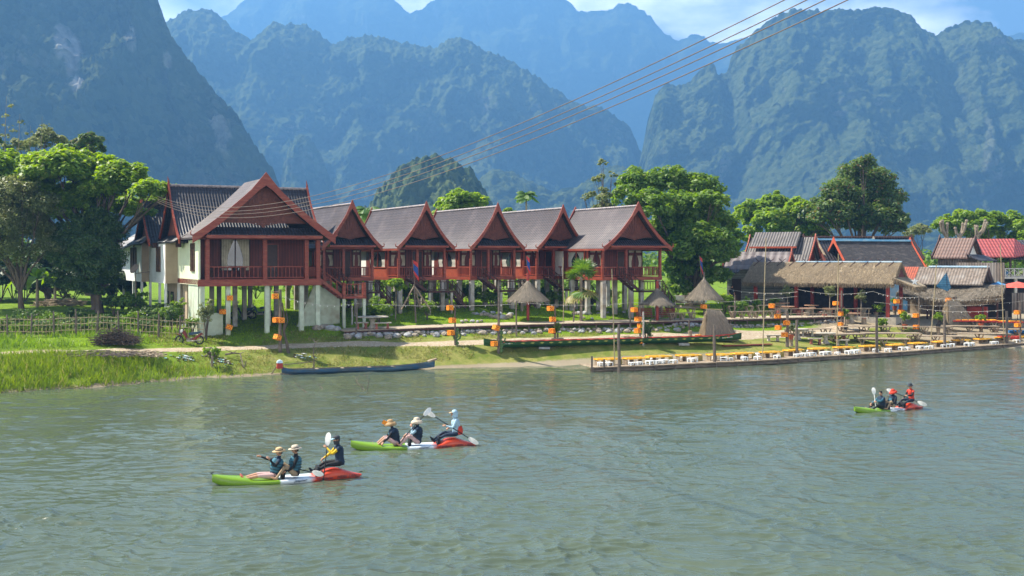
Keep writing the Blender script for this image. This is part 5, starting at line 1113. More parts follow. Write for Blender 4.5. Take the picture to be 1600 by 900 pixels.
# red pavilion
def red_pavilion():
    b = at_px(1521, 111, 2.3); t = empty('red_roofed_pavilion', b, R(-4), 'raised open pavilion with bright red hipped roof and white lattice balcony', 'pavilion'); e = 4.55; r = 6.3
    g = MB(); vs = [(-.4, -.6, e), (7.6, -.6, e), (7.6, 5.0, e), (-.4, 5.0, e), (-.9, 2.2, r), (4.9, 2.2, r)]
    vs = [(.2, -.6, e), (3.6, -.6, e), (6.6, 2.2, e+.3), (3.6, 5, e), (.2, 5, e), (-1.0, 2.2, r), (4.7, 2.2, r+.05)]
    lo = [(x, y, z-.12) for x, y, z in vs]
    g.add(vs+lo, [(0, 1, 6, 5), (1, 2, 6), (2, 3, 6), (3, 4, 5, 6), (7, 12, 13, 8), (8, 13, 9), (9, 13, 10), (10, 13, 12, 11), (0, 7, 8, 1), (1, 8, 9, 2), (2, 9, 10, 3), (3, 10, 11, 4), (4, 11, 12, 5), (5, 12, 7, 0)]); g.build('roof', M['red_roof'], t)
    g = MB(); g.add([(3.2, .5, e-.1), (9, .5, e-.5), (9, 4.6, e+1.7), (4.8, 4.6, e+1.7), (3.2, .5, e-.2), (9, .5, e-.6), (9, 4.6, e+1.6), (4.8, 4.6, e+1.6)], [(0, 1, 2, 3), (7, 6, 5, 4), (0, 4, 5, 1), (1, 5, 6, 2), (3, 7, 4, 0)]); g.build('side_roof', M['ribbed_dark'], t)
    for x, y in ((.6, -.3), (3.4, -.3), (1.0, 4.6), (3.6, 4.6), (5.9, .6), (7.6, -.3)):
        g = MB(); g.b2((x-.08, y-.08, 2.55), (x+.08, y+.08, e+.2)); g.build('post', M['wood_dark'], t)
    g = MB(); g.b2((.1, -.55, 2.4), (9.5, 5, 2.6)); g.build('floor', M['white_wood'], t)
    g = MB()
    for i in range(9):
        x = .3+i*.85; g.bar((x, -.5, 2.68), (x+.8, -.5, 3.28), .05); g.bar((x+.8, -.5+.05, 2.68), (x, -.5+.05, 3.28), .05); g.bar((x+.4, -.53, 2.6), (x+.4, -.53, 3.35), .045); g.bar((x, -.52, 2.6), (x, -.52, 3.4), .09)
    g.bar((.25, -.5, 3.38), (8.0, -.5, 3.38), .09); g.bar((.25, -.5, 2.68), (8, -.5, 2.68), .06); g.build('lattice_railing', M['white_wood'], t)
    for x in (.4, 2.1, 3.9, 5.8, 7.6):
        g = MB(); g.b2((x-.12, -.4, -.5), (x+.12, -.16, 2.4)); g.build('stilt', M['white_wood'] if x != 2.1 else M['blue_paint'], t)
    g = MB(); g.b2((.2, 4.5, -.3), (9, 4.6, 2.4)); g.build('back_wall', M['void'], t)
    g = MB(); g.b2((1.1, 1.0, 2.6), (2.6, 1.5, 3.3)); g.b2((1.2, 1.45, 3.3), (2.5, 1.55, 3.8)); g.b2((2.9, .8, 2.6), (3.6, 1.5, 3.2)); tag(g.build('seat', mat('blue_covers', (.05, .22, .42), rough=.8), t))
    g = MB()
    for x in (5.5, 6.9): g.bar((x, .6, 2.6), (x+.15, .6, 4.1), .06)
    g.bar((5.6, .6, 4.1), (7.1, .6, 4.1), .07); g.build('swing_frame', M['white_wood'], t)
red_pavilion()
# thatched bar with plank roof
def bar_hut():
    b = at_px(1402, 97, 1.8); t = empty('thatched_bar', b, R(-33), 'open bar with plank roof, pale tarp ridge and sagging straw awning', 'bar hut')
    L = 6.9; rd = 4.15; ev = 2.75; Rm = Matrix.Translation((0, 1.8, 0)) @ Matrix.Rotation(R(-90), 4, 'Z')
    g = MB(); g.M = Rm; roof_slab(g, 2.2, rd-ev, .05, 1.4, L, ev, .1, n=3); g.build('roof', M['oldwood'], t)
    g = MB(); g.M = Rm; roof_slab(g, 2.2, rd-ev, .05, 0, 1.39, ev, .1, n=3); g.build('roof', M['rusty'], t)
    g = MB(); g.b2((2.2, 1.6, rd-.03), (L+.1, 2.0, rd+.1)); g.build('ridge_tarp', M['blue_sheet'], t)
    g = MB(); g.M = Matrix.Translation((L+.05, 1.8, 0)) @ Matrix.Rotation(R(-90), 4, 'Z'); barge(g, 2.3, rd-ev, .05, 0, ev, wd=.2, ext=.1); g.build('bargeboard', M['oldwood'], t)
    # sagging thatch awning
    A = []; B = []; A2 = []; B2 = []; n = 14
    for i in range(n+1):
        s = i/n; x = .4+s*8.2; sag = -.35*math.sin(math.pi*s); zi = 2.55+(.15 if s > .7 else 0); A.append((x, .3, zi)); B.append((x+.1, -2.1, 1.75+sag+.25*abs(s-.5)*2)); A2.append((x, .3, zi-.2)); B2.append((x+.1, -2.1, 1.6+sag+.25*abs(s-.5)*2))
    g = MB(); g.strip(B, A); g.strip(A2, B2); g.strip(B2, B); g.strip(A, A2); g.build('straw_awning', M['thatch_grey'], t)
    fringe(t, [(B[i], B[i+1]) for i in range(n)], 3000, .5, M['straw'], 9); 
    rg = np.random.default_rng(4); k = 7000; s = rg.random(k); q = rg.random(k); i0 = np.minimum((s*n).astype(int), n-1); f = (s*n-i0)[:, None]; An = np.array(A); Bn = np.array(B); a = An[i0]*(1-f)+An[i0+1]*f; bb = Bn[i0]*(1-f)+Bn[i0+1]*f; C = a+(bb-a)*q[:, None]+np.array([0, 0, .03]); d = bb-a; d /= np.linalg.norm(d, axis=1, keepdims=True); d += rg.normal(size=(k, 3))*.18; Ls = .35*rg.uniform(.5, 1.2, (k, 1)); w = np.array([.016, 0, 0]); V = np.stack([C-w, C+w, C+d*Ls+w, C+d*Ls-w], 1).reshape(-1, 3); mesh_np('loose_straw', V, np.arange(4*k).reshape(-1, 4), M['straw_grey'], t)
    for x in (.8, 2.9, 5.0, 7.2, 8.3):
        g = MB(); g.bar((x, -1.9, -.3), (x, -1.9, 1.7), .12); g.build('post', M['wood_dark'], t)
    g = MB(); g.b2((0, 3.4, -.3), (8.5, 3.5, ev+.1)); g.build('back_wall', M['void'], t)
    g = MB(); g.b2((2.6, .25, 0), (5.8, .33, 1.9)); g.build('partition', M['oldwood'], t)
    g = MB()
    for x in (3.4, 4.0, 4.6, 5.2): g.b2((x, .18, .4), (x+.06, .24, 1.8))
    g.build('pale_frame', M['white_wood'], t)
    g = MB(); g.b2((5.9, -1.4, 0), (7.4, -.8, .95)); g.build('counter', M['red_post'], t)
    g = MB(); g.b2((1.0, 0.2, .2), (1.9, .28, 1.9)); g.build('notice_board', M['wood_tan'], t)
    return t
bar_hut()
def on(px, py): return Gpx(px, py)
# blue fabric sail hanging on the awning
b = P(1479, 425, 91.3); t = empty('sail_decoration', b, 0, 'tattered blue cloth sail hung in front of the bar awning', 'decoration'); g = MB()
g.add([(0, 0, 0), (.28, .05, -.9), (-.85, -.05, -1.15), (.0, -.15, -1.55), (.35, -.02, -1.3)], [(0, 1, 2), (2, 1, 3), (1, 4, 3), (0, 2, 1), (2, 3, 1), (1, 3, 4)]); g.build('cloth', mat('blue_cloth', (.10, .30, .46), (.22, .44, .58), scale=4, rough=.8, wave=('Z', 2.2, .4, .3)), t)
g = MB(); g.tube([(0, 0, .1), (.05, 0, -1.7)], .02, 5); g.build('mast', M['wood_dark'], t)
g = MB(); 
for k in range(5):
    a = R(90+72*k); g.add([(0, .03, 0), (.12*math.cos(a-.6), 0, .12*math.sin(a-.6)), (.34*math.cos(a), 0, .34*math.sin(a)), (.12*math.cos(a+.6), 0, .12*math.sin(a+.6)), (0, -.03, 0)], [(0, 1, 2), (0, 2, 3), (4, 2, 1), (4, 3, 2)])
o = g.build('star_ornament', mat('white_plastic', (.85, .88, .88), rough=.4)); o.location = P(1429, 440, 90.5); tag(o, 'white star ornament hanging between the thatched hall and the bar', 'ornament')
def umbrella(px, py, Z, r, m, lab, n=8, h=2.4):
    top = P(px, py, Z); b = Vector((top.x, top.y, gz(top.x, top.y))); hh = top.z-b.z; t = empty('parasol', b, 0, lab, 'parasol'); g = MB(); vs = [(0, 0, hh)]
    for k in range(n*2):
        a = math.pi*k/n; rr = r*(1 if k % 2 == 0 else .93); vs += [(rr*.55*math.cos(a), rr*.55*math.sin(a), hh-.18), (rr*math.cos(a), rr*math.sin(a), hh-.48)]
    m2 = n*2
    fs = [(0, 1+2*k, 1+2*((k+1) % m2)) for k in range(m2)]+[(1+2*k, 2+2*k, 2+2*((k+1) % m2), 1+2*((k+1) % m2)) for k in range(m2)]
    g.add(vs, fs); g.build('canopy', m, t); g = MB(); g.tube([(0, 0, 0), (0, 0, hh-.02)], .025, 6); g.build('pole', M['wood_dark'], t)
umbrella(1560, 440, 96, 1.1, mat('blue_canvas', (.08, .28, .55), rough=.8), 'blue parasol beside the straw awning of the bar')
umbrella(1590, 440, 94, 1.45, mat('red_canvas', (.62, .10, .07), rough=.8), 'red parasol at the right edge of the picture')
t = empty('plank_fence', at_px(1545, 101), R(-4), 'dark weathered plank fence behind the blue and red parasols', 'fence'); g = MB(); g.b2((-.6, 0, -.2), (7, .06, 1.7)); g.build('boards', M['oldwood'], t)
# a few fittings
def simple(name, label, cat, loc, rz, parts, group=None):
    t = empty(name, loc, rz, label, cat, group)
    for nm, m, fn in parts:
        g = MB(); fn(g)
        if nm == 'legs':
            for k in range(len(g.v)//8): q = MB(); q.v = g.v[k*8:k*8+8]; q.f = g.f[:6]; q.m = g.m[:6]; q.build('leg', m, t)
        else: g.build(nm, m, t)
    return t
def shelf_fn(g):
    for x in (0, 1.0):
        for y in (0, .35): g.b2((x, y, 0), (x+.05, y+.05, 1.15))
def shelf2(g):
    for z in (.1, .45, .8, 1.1): g.b2((-.02, -.02, z), (1.07, .42, z+.04))
simple('shelf', 'red open shelf standing left of the bar straw tent', 'shelf', on(1455, 494), R(-10), [('frame', M['red_post'], shelf_fn), ('shelf_boards', M['wood_red'], shelf2)])
def tbl(w, d, h):
    def f(g):
        for x in (-w/2+.05, w/2-.05):
            for y in (-d/2+.05, d/2-.05): g.b2((x-.03, y-.03, 0), (x+.03, y+.03, h-.05))
    return f
simple('table', 'small table with pale blue top under the bar roof edge', 'table', on(1551, 488), 0, [('table_top', M['blue_sheet'], lambda g: g.b2((-.6, -.4, .7), (.6, .4, .76))), ('legs', M['wood_dark'], tbl(1.2, .8, .72)), ('side_panel', M['blue_sheet'], lambda g: g.b2((-.5, -.36, .2), (.3, -.34, .7)))])
simple('table', 'long grey topped serving table under the red parasol', 'table', on(1590, 484), 0, [('table_top', M['cement'], lambda g: g.b2((-1, -.4, .8), (1, .4, .86))), ('legs', M['wood_tan'], tbl(2, .8, .82)), ('basin', M['void'], lambda g: g.b2((-.3, -.2, .3), (.3, .2, .72)))])
simple('cabinet', 'dark red brick counter beside the pale blue table', 'counter', on(1532, 489), 0, [('body', M['brick_dark'], lambda g: g.b2((-.9, -.3, 0), (.6, .3, .85))), ('counter_top', M['red_orange'], lambda g: g.b2((-.95, -.35, .85), (.65, .35, .9)))])
# ---------------------------------------------------------------- river bank furniture
def kidsrot(v, rz): return Matrix.Rotation(rz, 3, 'Z') @ Vector(v)
# boardwalk on its stone retaining wall
BW = [tuple(r) for r in BWA]
def bw(px): a = np.array(BW); Z = float(np.interp(px, a[:, 0], a[:, 1])); return Vector((X(px, Z), Z, float(np.interp(px, a[:, 0], a[:, 2]))))
def boardwalk():
    b = bw(538); t = empty('boardwalk', b, 0, 'low weathered boardwalk along the front edge of the lawn', 'boardwalk'); g = MB(); rim = MB(); rg = random.Random(2)
    n = 420
    pts = [bw(538+(1325-538)*i/n)-b for i in range(n+1)]
    for i in range(n):
        p, q = pts[i], pts[i+1]; d = (q-p).normalized(); nrm = Vector((-d.y, d.x, 0)); k = rg.uniform(-.06, .06)
        e = .012; w = 2.65+k
        g.add([p+d*e+nrm*(-.05+k), q-d*e+nrm*(-.05+k), q-d*e+nrm*w, p+d*e+nrm*w]+[v-Vector((0, 0, .05)) for v in (p+d*e+nrm*(-.05+k), q-d*e+nrm*(-.05+k), q-d*e+nrm*w, p+d*e+nrm*w)], [(0, 1, 2, 3), (7, 6, 5, 4), (0, 4, 5, 1), (1, 5, 6, 2), (2, 6, 7, 3), (3, 7, 4, 0)])
    g.build('planks', mat('sunbleached_planks', (.44, .36, .26), (.30, .24, .17), scale=4, rough=.9, c3=(.5, .43, .33), s3=2), t)
    for i in range(0, n-29, 30): rim.bar(pts[i]-Vector((0, -.02, .12)), pts[i+30]-Vector((0, -.02, .12)), .08, .13)
    rim.build('edge_beam', M['wood_dark'], t)
    for i in range(0, n, 14):
        p = pts[i]; s = MB(); s.bar(p-Vector((0, 0, .16)), p-Vector((0, 0, .75)), .09); s.build('support_post', M['wood_grey'], t)
boardwalk()
def stone_wall():
    b = bw(538); t = empty('stone_wall', (b.x, b.y, 1.4), 0, 'rough retaining wall of piled grey stones under the boardwalk', 'stone wall'); rg = random.Random(8); g = MB(); o = Vector((b.x, b.y, 1.4))
    px = 538
    while px < 1335:
        p = bw(min(px, 1325)); zb = gz(p.x, p.y-.35)
        for k in range(2):
            r = rg.uniform(.10, .17); g.rock((p.x-o.x+rg.uniform(-.1, .1), p.y-.08-o.y+rg.uniform(-.08, .08), zb+.04+k*.14-o.z), r, rg.randint(0, 999), (1.2, .9, .8), mi=0 if rg.random() < .6 else 1)
        px += 5.2
    g.build('stones', [M['stone'], M['stone_tan']], t)
stone_wall()
protos = []
rg = random.Random(21)
k = 0
for px in list(range(545, 1020, 15))+list(range(1028, 1120, 14)):
    if rg.random() < .12: continue
    r = rg.uniform(.13, .25); Zf = bw(px).y-rg.uniform(.45, .75); x = X(px+rg.uniform(-4, 4), Zf)
    if len(protos) < 6:
        g = MB(); g.rock((0, 0, 0), .25, k+400, (1.3, 1, .8)); o = g.build('boulder', M['stone'] if len(protos) % 3 else M['stone_tan']); protos.append(o); s = 1.0
    else: o = protos[k % 6].copy(); COL.objects.link(o); s = r/.25
    o.location = (x, Zf, gz(x, Zf)+.1*s); o.scale = (s, s, s); o.rotation_euler = (0, 0, rg.uniform(0, 6)); tag(o, 'grey boulder lying at the foot of the retaining wall', 'boulder', 'boulders along the foot of the wall'); k += 1
def rocks(lst, label, group):
    for i, (px, py, r) in enumerate(lst):
        p = on(px, py); o = protos[(i+int(px)) % 6].copy(); COL.objects.link(o); s = r/.25; o.location = (p.x, p.y, p.z+.08*s); o.scale = (s, s, s); o.rotation_euler = (0, 0, px); tag(o, label, 'boulder', group)
rocks([(745,492,.16),(752,493,.2),(760,494,.22),(768,496,.2),(776,498,.26),(786,499,.3),(795,497,.26),(740,491,.14),(756,489,.16),(770,490,.18),(781,492,.2),(798,493,.2)], 'pale rock of the planted rock bed on the lawn', 'rocks of the lawn rock bed')
rocks([(722,504,.12),(728,502,.14),(738,503,.15),(746,505,.13),(752,504,.12),(898,492,.2),(905,491,.22),(913,492,.24),(920,491,.2),(912,498,.15),(925,499,.12),(936,491,.14),(950,490,.12),(975,489,.16),(598,494,.2),(610,493,.15),(585,496,.15)], 'small pale rock scattered on the lawn', 'loose rocks on the lawn')
rocks([(495,516,.3),(503,515,.28),(518,516,.32),(526,516,.26),(509,513,.22)], 'light boulder at the foot of the large house stilts', 'boulders beside the large house stilts')
rocks([(1340,498,.2),(1348,499,.22),(1356,500,.2),(1330,497,.2),(1385,499,.22),(1394,500,.2),(1402,500,.2),(1410,499,.2),(1378,500,.2),(1418,498,.18)], 'pale stone of the low border in front of the thatched hall', 'border stones of the thatched hall')
# posts with orange lanterns
M['lantern'] = mat('orange_box_paper', (.95, .36, .015), (.85, .25, .01), scale=9, rough=.6, c3=(.98, .5, .06), s3=6)
M['lantern_dark'] = mat('dark_orange_cutouts', (.60, .13, .01), (.42, .08, .01), scale=9, rough=.7)
def lantern_proto():
    t = empty('box_lantern'); g = MB(); a = .172
    g.box((0, 0, 0), (2*a, 2*a, 2*a-.04)); g.build('shade', M['lantern'], t)
    g = MB()
    for s in (-1, 1):
        for i in range(4):
            th = R(45+90*i)
            g.box((.12*math.cos(th), s*(a+.002), .1*math.sin(th)), (.07, .008, .07), ry=R(45)); g.box((s*(a+.002), .12*math.cos(th), .1*math.sin(th)), (.008, .07, .07), rx=R(45))
        g.box((0, s*(a+.002), 0), (.09, .008, .09)); g.box((s*(a+.002), 0, 0), (.008, .09, .09))
        for z in (-1, 1): g.box((0, s*(a+.002), z*(a-.035)), (2*a, .01, .025)); g.box((s*(a+.002), 0, z*(a-.035)), (.01, 2*a, .025))
    g.build('cutouts', M['lantern_dark'], t)
    g = MB(); g.tube([(0, 0, a-.03), (0, 0, a+.1)], .012, 4); g.build('hook', M['wood_dark'], t)
    return t
LP = lantern_proto(); nl = 0
def lantern(px, py, Z, label, s=1, tilt=0):
    global nl
    o = LP if nl == 0 else copy_tree(LP); nl += 1; rr = random.Random(nl)
    o.location = P(px, py, Z); o.rotation_euler = (0, tilt, R(rr.uniform(15, 60))); o.scale = (s,)*3; tag(o, label, 'lantern', 'orange box lanterns hanging on posts')
PN = 0
def post(name, label, px, ytop, ybase, r=.06, m='wood_grey', lean=0, Z=None, cat='post', group='wooden posts along the bank', arms=(), n=6, sink=.25, base=None):
    b = base or (on(px, ybase) if Z is None else at_px(px, Z)); top = P(px+lean, ytop, b.y)-b; t = empty(name, b, 0, label, cat, group); g = MB(); rgp = random.Random(int(px))
    g.tube([(0, 0, -sink), top*.35+Vector((rgp.uniform(-.03, .03), 0, 0)), top*.7+Vector((rgp.uniform(-.03, .03), 0, 0)), top], [r*1.15, r, r*.95, r*.8], n); g.build('pole', M[m], t)
    for (dx, z, dz) in arms: g = MB(); g.tube([(0, 0, top.z+z), (dx, -.03, top.z+z+dz)], .03, 5); g.build('arm', M[m], t)
    return b
ordn = ['top', 'second', 'third', 'fourth', 'lowest']
def lpost(desc, px, ytop, ybase, lans, r=.07, arms=(), m='wood_grey', lean=0, group='posts carrying orange lanterns'):
    b = post('lantern_post', 'dark pole hung with orange lanterns '+desc, px, ytop, ybase, r, m, lean, arms=arms, group=group)
    for i, q in enumerate(lans): lantern(q[0], q[1], b.y-.12, '%s orange lantern on the pole %s' % (ordn[min(i, 4)] if i < len(lans)-1 or len(lans) == 1 else 'lowest', desc), 1, R(22) if len(q) > 2 else 0)
lpost('beside the parked red motorbike', 355, 458, 524, [(359,465.5),(349,487),(358,511,1)], .1, arms=((.2, -.05, .1),))
lpost('with a forked trunk between path and river', 438, 452, 552, [(430,463),(432,500),(433.5,527,1)], .1, arms=((-.5, -.15, 0),))
lantern(439, 500.5, on(438, 552).y-.15, 'orange lantern pressed against the right side of the forked pole between path and river')
b = on(452, 553); t = empty('dead_trunk', b, 0, 'crooked bare trunk leaning on the forked lantern pole', 'dead tree'); g = MB(); g.tube([(0, 0, -.2), (-.15, 0, .6), (-.32, 0, 1.2), (-.28, 0, 2.0), (-.42, 0, 3.0)], [.12, .09, .08, .06, .04], 7); g.tube([(-.3, 0, 1.3), (-.1, 0, 1.9), (-.2, 0, 2.6)], [.05, .04, .02], 5); g.build('trunk', BARK, t)
lpost('right of the stone picnic set, beside a cactus', 711, 476, 540, [(703,481),(707,500.5),(704.5,520)], .06, arms=((-.4, -.05, .03),))
lpost('touching the left end of the long green boat', 779, 440, 555, [(775,512,1),(772,537)], .085)
lpost('standing in front of the fan palm', 867, 478, 532, [(860,482),(863.5,499),(862.5,517)], .07)
lpost('behind the middle of the long green boat', 1000, 477, 526, [(991,484),(997,498.5),(1001,509),(996,517)], .06, arms=((-.4, -.05, .03),))
lantern(1001, 533, on(1004, 541).y, 'orange lantern low on the pale stake behind the long green boat')
post('stake', 'pale stake beside the lantern pole behind the long green boat', 1005, 487, 541, .07, 'concrete', group=None)
lantern(1099.5, 479, on(1108, 520).y+.4, 'orange lantern hanging above the nearer straw tent'); post('lantern_post', 'short pole with an arm rising above the nearer straw tent', 1108, 476, 512, .05, arms=((-.45, -.03, .02),), group='posts carrying orange lanterns')
lantern(1091, 526.5, on(1091, 532).y, 'orange lantern standing on the ground at the left foot of the straw tent'); 
lpost('beside the stone table at the end of the boardwalk', 1230, 486, 543, [(1206,478),(1215,494),(1229,504.5),(1216,512),(1226,523)], .11, arms=((-1.1, .35, .1),))
lpost('at the right end of the boardwalk', 1315, 454, 515, [(1306,474),(1313,490),(1313,507)], .07)
lpost('left of the potted plant in front of the bar', 1410, 467, 512, [(1401,471),(1408,487)], .06, arms=((-.6, -.02, 0),))
lpost('in the pebbly yard before the bar', 1436, 462, 520, [(1431,493),(1431.5,511)], .06)
lantern(1482, 468.5, on(1490, 505).y, 'orange lantern above the farther straw tent by the bar'); post('lantern_post', 'short pole with an arm rising above the farther straw tent', 1494, 464, 508, .05, arms=((-.7, -.02, 0),), group='posts carrying orange lanterns')
lpost('left of the red parasol near the serving table', 1563, 462, 498, [(1555,466),(1559,482.5)], .06, arms=((-.5, -.02, 0),))
lpost('nearest the right edge of the picture', 1594, 470, 535, [(1589,488),(1590,508)], .06)
# plain posts and tall bamboo poles
for (px, yt, yb, lean, d) in [(556,470,528,3,'brown leaning post at the left end of the boardwalk'),(550,477,516,0,'whitish stump post beside the stone picnic set'),(1148,462,510,0,'post behind the nearer straw tent'),(807,470,526,0,'post in front of the left side of the biggest thatched parasol'),(985,470,516,0,'post on the lawn right of the widest bungalow stairs'),(895,475,508,4,'slanting thin post on the lawn by the fan palm'),(1077,500,521,0,'short post with a stump left of the nearer straw tent'),(286,513,527,0,'whitish post leaning by the red motorbike'),(336,495,522,-3,'pale leaning post between the motorbike and the lantern pole'),(1245,435,488,0,'post in front of the thatched hall straw eave')]:
    post('post', d, px, yt, yb, .06, 'concrete' if 'whit' in d or 'pale' in d else 'wood_grey', lean)
for (px, yt, yb, lean, d) in [(961,420,580,-5,'tall thin bamboo pole at the left end of the floating platform'),(1191,372,568,6,'tall thin bamboo pole rising in front of the grey ribbed roof'),(1307,396,557,3,'tall thin bamboo pole right of the stone table sets'),(1453,413,549,10,'leaning bamboo pole in front of the black roofed house'),(1570,382,543,-7,'leaning bamboo pole in front of the red roofed pavilion'),(880,402,510,0,'bamboo pole in front of the fourth bungalow')]:
    Zb = 11735/(yb-405) if yb > 540 else None
    post('bamboo_pole', d, px, yt, yb, .035, 'bamboo', lean, group='tall bamboo poles', base=(Vector((X(px, Zb), Zb, -.3)) if Zb else None), cat='pole')
for (px, yt, yb, i) in [(967,507,583,0),(1116,507,573,1),(1245,500,563,2),(1370,495,558,3),(1476,490,549,4),(1573,486,543,5)]:
    Zb = 11735/(yb-405); post('mooring_post', ['mooring post at the left end of the floating platform','mooring post in front of the nearer straw tent','mooring post left of the middle stone table set','mooring post before the bamboo platforms, left of the potted plants','mooring post in front of the farther straw tent','dark mooring post farthest to the right along the platform'][i], px, yt, yb, .1, 'wood_grey', group='mooring posts of the floating platform', base=Vector((X(px, Zb), Zb, -.3)))
# straw tents
def straw_tent(px, py, w, h, d, rz, label, seed):
    b = on(px, py); t = empty('straw_tent', b, rz, label, 'straw tent'); q = w/2
    top = [(-.46*q, -.06, h), (.28*q, -.06, h*.97), (.28*q, .06, h*.97), (-.46*q, .06, h)]; bot = [(-.80*q, -d/2, -.05), (1.12*q, -d/2, -.05), (1.12*q, d/2, -.05), (-.80*q, d/2, -.05)]
    # sagging, slightly bulged sheets of straw: grid on each side
    rg = np.random.default_rng(seed); m = 7
    for k, nm in ((0, 'straw_sheet'), (1, 'straw_sheet'), (2, 'straw_sheet'), (3, 'straw_sheet')):
        A, B, C_, D = [np.array(v) for v in (bot[k], bot[(k+1) % 4], top[(k+1) % 4], top[k])]; nrm = np.cross(B-A, D-A); nrm /= np.linalg.norm(nrm); g = MB(); vs = []
        for i in range(m+1):
            for j in range(m+1):
                u, v = i/m, j/m; p = (A*(1-u)+B*u)*(1-v)+(D*(1-u)+C_*u)*v; e = math.sin(math.pi*u)*math.sin(math.pi*v); vs.append(tuple(p+nrm*(e*rg.uniform(-.05, .07)-.02*math.sin(math.pi*v))))
        g.add(vs, [(i*(m+1)+j, (i+1)*(m+1)+j, (i+1)*(m+1)+j+1, i*(m+1)+j+1) for i in range(m) for j in range(m)]); g.build(nm, M['thatch'] if k == 3 else M['thatch_grey'], t)  # left sheet in lit tan, the others greyer to paint in shade
        n = int(3200*np.linalg.norm(nrm)*np.linalg.norm(B-A)/2); u = rg.random((n, 1)); v = rg.random((n, 1)); p = (A*(1-u)+B*u)*(1-v)+(D*(1-u)+C_*u)*v+nrm*.035; dn = (A*(1-u)+B*u)-(D*(1-u)+C_*u); dn /= np.linalg.norm(dn, axis=1, keepdims=True); dn += rg.normal(size=(n, 3))*.13+nrm*.06; L = .42*rg.uniform(.3, 1, (n, 1))*np.minimum(1, v*3+.1); w_ = (B-A)/np.linalg.norm(B-A)*.012
        V = np.stack([p-w_, p+w_, p+dn*L+w_*.5, p+dn*L-w_*.5], 1).reshape(-1, 3); V[:, 2] = np.maximum(V[:, 2], .005); mesh_np('loose_straw', V, np.arange(4*n).reshape(-1, 4), M['straw'] if k == 3 else M['straw_grey'], t)  # loose straw follows: tan on the lit side, grey for shade
    g = MB(); g.tube([(-.56*q, 0, h+.03), (.4*q, 0, h)], .035, 5); g.build('ridge_pole', M['bamboo'], t)
straw_tent(1118, 531, 2.5, 2.05, 1.7, R(8), 'nearer and larger straw tent standing on the path behind the boat tip', 1)
straw_tent(1491, 508, 2.4, 1.9, 1.9, R(8), 'farther straw tent in the pebbly yard in front of the bar', 3)
# thatched parasols
def thatch_parasol(px, yap, yeave, rpx, ybase, label, seed, postm='red_post'):
    b = on(px, ybase); Z = b.y; zt = P(px, yap, Z).z-b.z; ze = P(px, yeave, Z).z-b.z; r = rpx/F*Z; t = empty('thatched_parasol', b, 0, label, 'thatched parasol', 'round thatched parasols on the lawn'); g = MB()
    prof = [(.06, zt+.15), (.10, zt-.05), (r*.35, ze+(zt-ze)*.62), (r*.68, ze+(zt-ze)*.3), (r, ze), (r*.96, ze-.12), (r*.5, ze+(zt-ze)*.2), (.05, ze+(zt-ze)*.5)]
    g.lathe(prof, 22); g.build('straw_cap', M['thatch_grey'], t, smooth=True)
    rg = np.random.default_rng(seed); n = 6500; q = np.sqrt(rg.random(n)); a = rg.uniform(0, 2*np.pi, n); z = np.interp(q, [0, .35, .68, 1], [zt, ze+(zt-ze)*.62, ze+(zt-ze)*.3, ze])+.02; rad = r*q; C = np.stack([rad*np.cos(a), rad*np.sin(a), z], 1); dn = np.stack([np.cos(a)*r, np.sin(a)*r, np.full(n, -(zt-ze)*.9)], 1)/math.hypot(r, zt-ze); dn += rg.normal(size=(n, 3))*.1; Ls = .34*rg.uniform(.5, 1.2, (n, 1)); w_ = np.stack([-np.sin(a), np.cos(a), a*0], 1)*.013; V = np.stack([C-w_, C+w_, C+dn*Ls+w_*.5, C+dn*Ls-w_*.5], 1).reshape(-1, 3); mesh_np('loose_straw', V, np.arange(4*n).reshape(-1, 4), M['straw_grey'], t)
    g = MB(); g.tube([(0, 0, -.2), (0, 0, zt+.5)], .1 if postm == 'red_post' else .07, 8); g.build('post', M[postm], t)
    return b
thatch_parasol(825, 438, 468, 31, 504, 'biggest thatched parasol on a thick post, in front of the third and fourth bungalows', 1)
thatch_parasol(1027, 450, 474, 24, 505, 'smallest thatched parasol, shading the two slatted park benches', 2)
thatch_parasol(1100, 435, 466, 28, 492, 'thatched parasol behind the picnic benches and the nearer straw tent', 3, 'wood_grey')
# flags
FL = [mat('flag_red', (.55, .05, .04), rough=.8), mat('flag_blue', (.03, .08, .28), rough=.8)]
def flag(px, y0, y1, Z, lab, w=.3, base=None):
    top = P(px, y0, Z); bot = P(px+3, y1, Z); t = empty('flag', bot, 0, lab, 'flag'); tp = top-bot; g = MB(); g.tube([(0, 0, 0), tp], .02, 5); g.build('flagpole', M['wood_grey'], t)
    A = []; B = []; n = 6
    for i in range(n+1): s = i/n; p = tp*(1-.42*s); A.append(p); B.append(p+Vector((w*(.25+.75*s)*1.0, .05*math.sin(4*s), -.12-.25*s)))
    for k, (a, b_, m) in enumerate(((0, .3, 0), (.3, .7, 1), (.7, 1, 0))):
        g = MB(); g.strip([A[i]+(B[i]-A[i])*0+Vector((0, 0, -.9*a)) for i in range(n+1)], [B[i]*1+Vector((0, 0, -.0)) for i in range(n+1)]) if False else None
    g = MB(); L3 = [[tp*(1-u*.55)+Vector((v*w, .04*math.sin(6*u+3*v), -.35*v*(.6+u))) for v in (0, .33, .67, 1)] for u in (0, .25, .5, .75, 1)]
    vs = [p for r_ in L3 for p in r_]; fs = []; ms = []
    for i in range(4):
        for j in range(3): fs.append((i*4+j, i*4+j+1, i*4+j+5, i*4+j+4)); ms.append(1 if i in (1, 2) else 0)
    g.add(vs, fs); g.m = ms; g.build('cloth', FL, t)
flag(645, 406, 445, 77.5, 'red and blue striped flag drooping from the tripod flagpole', .34)
flag(822, 399, 436, on(825, 504).y, 'drooping red and blue flag above the biggest thatched parasol', .24)
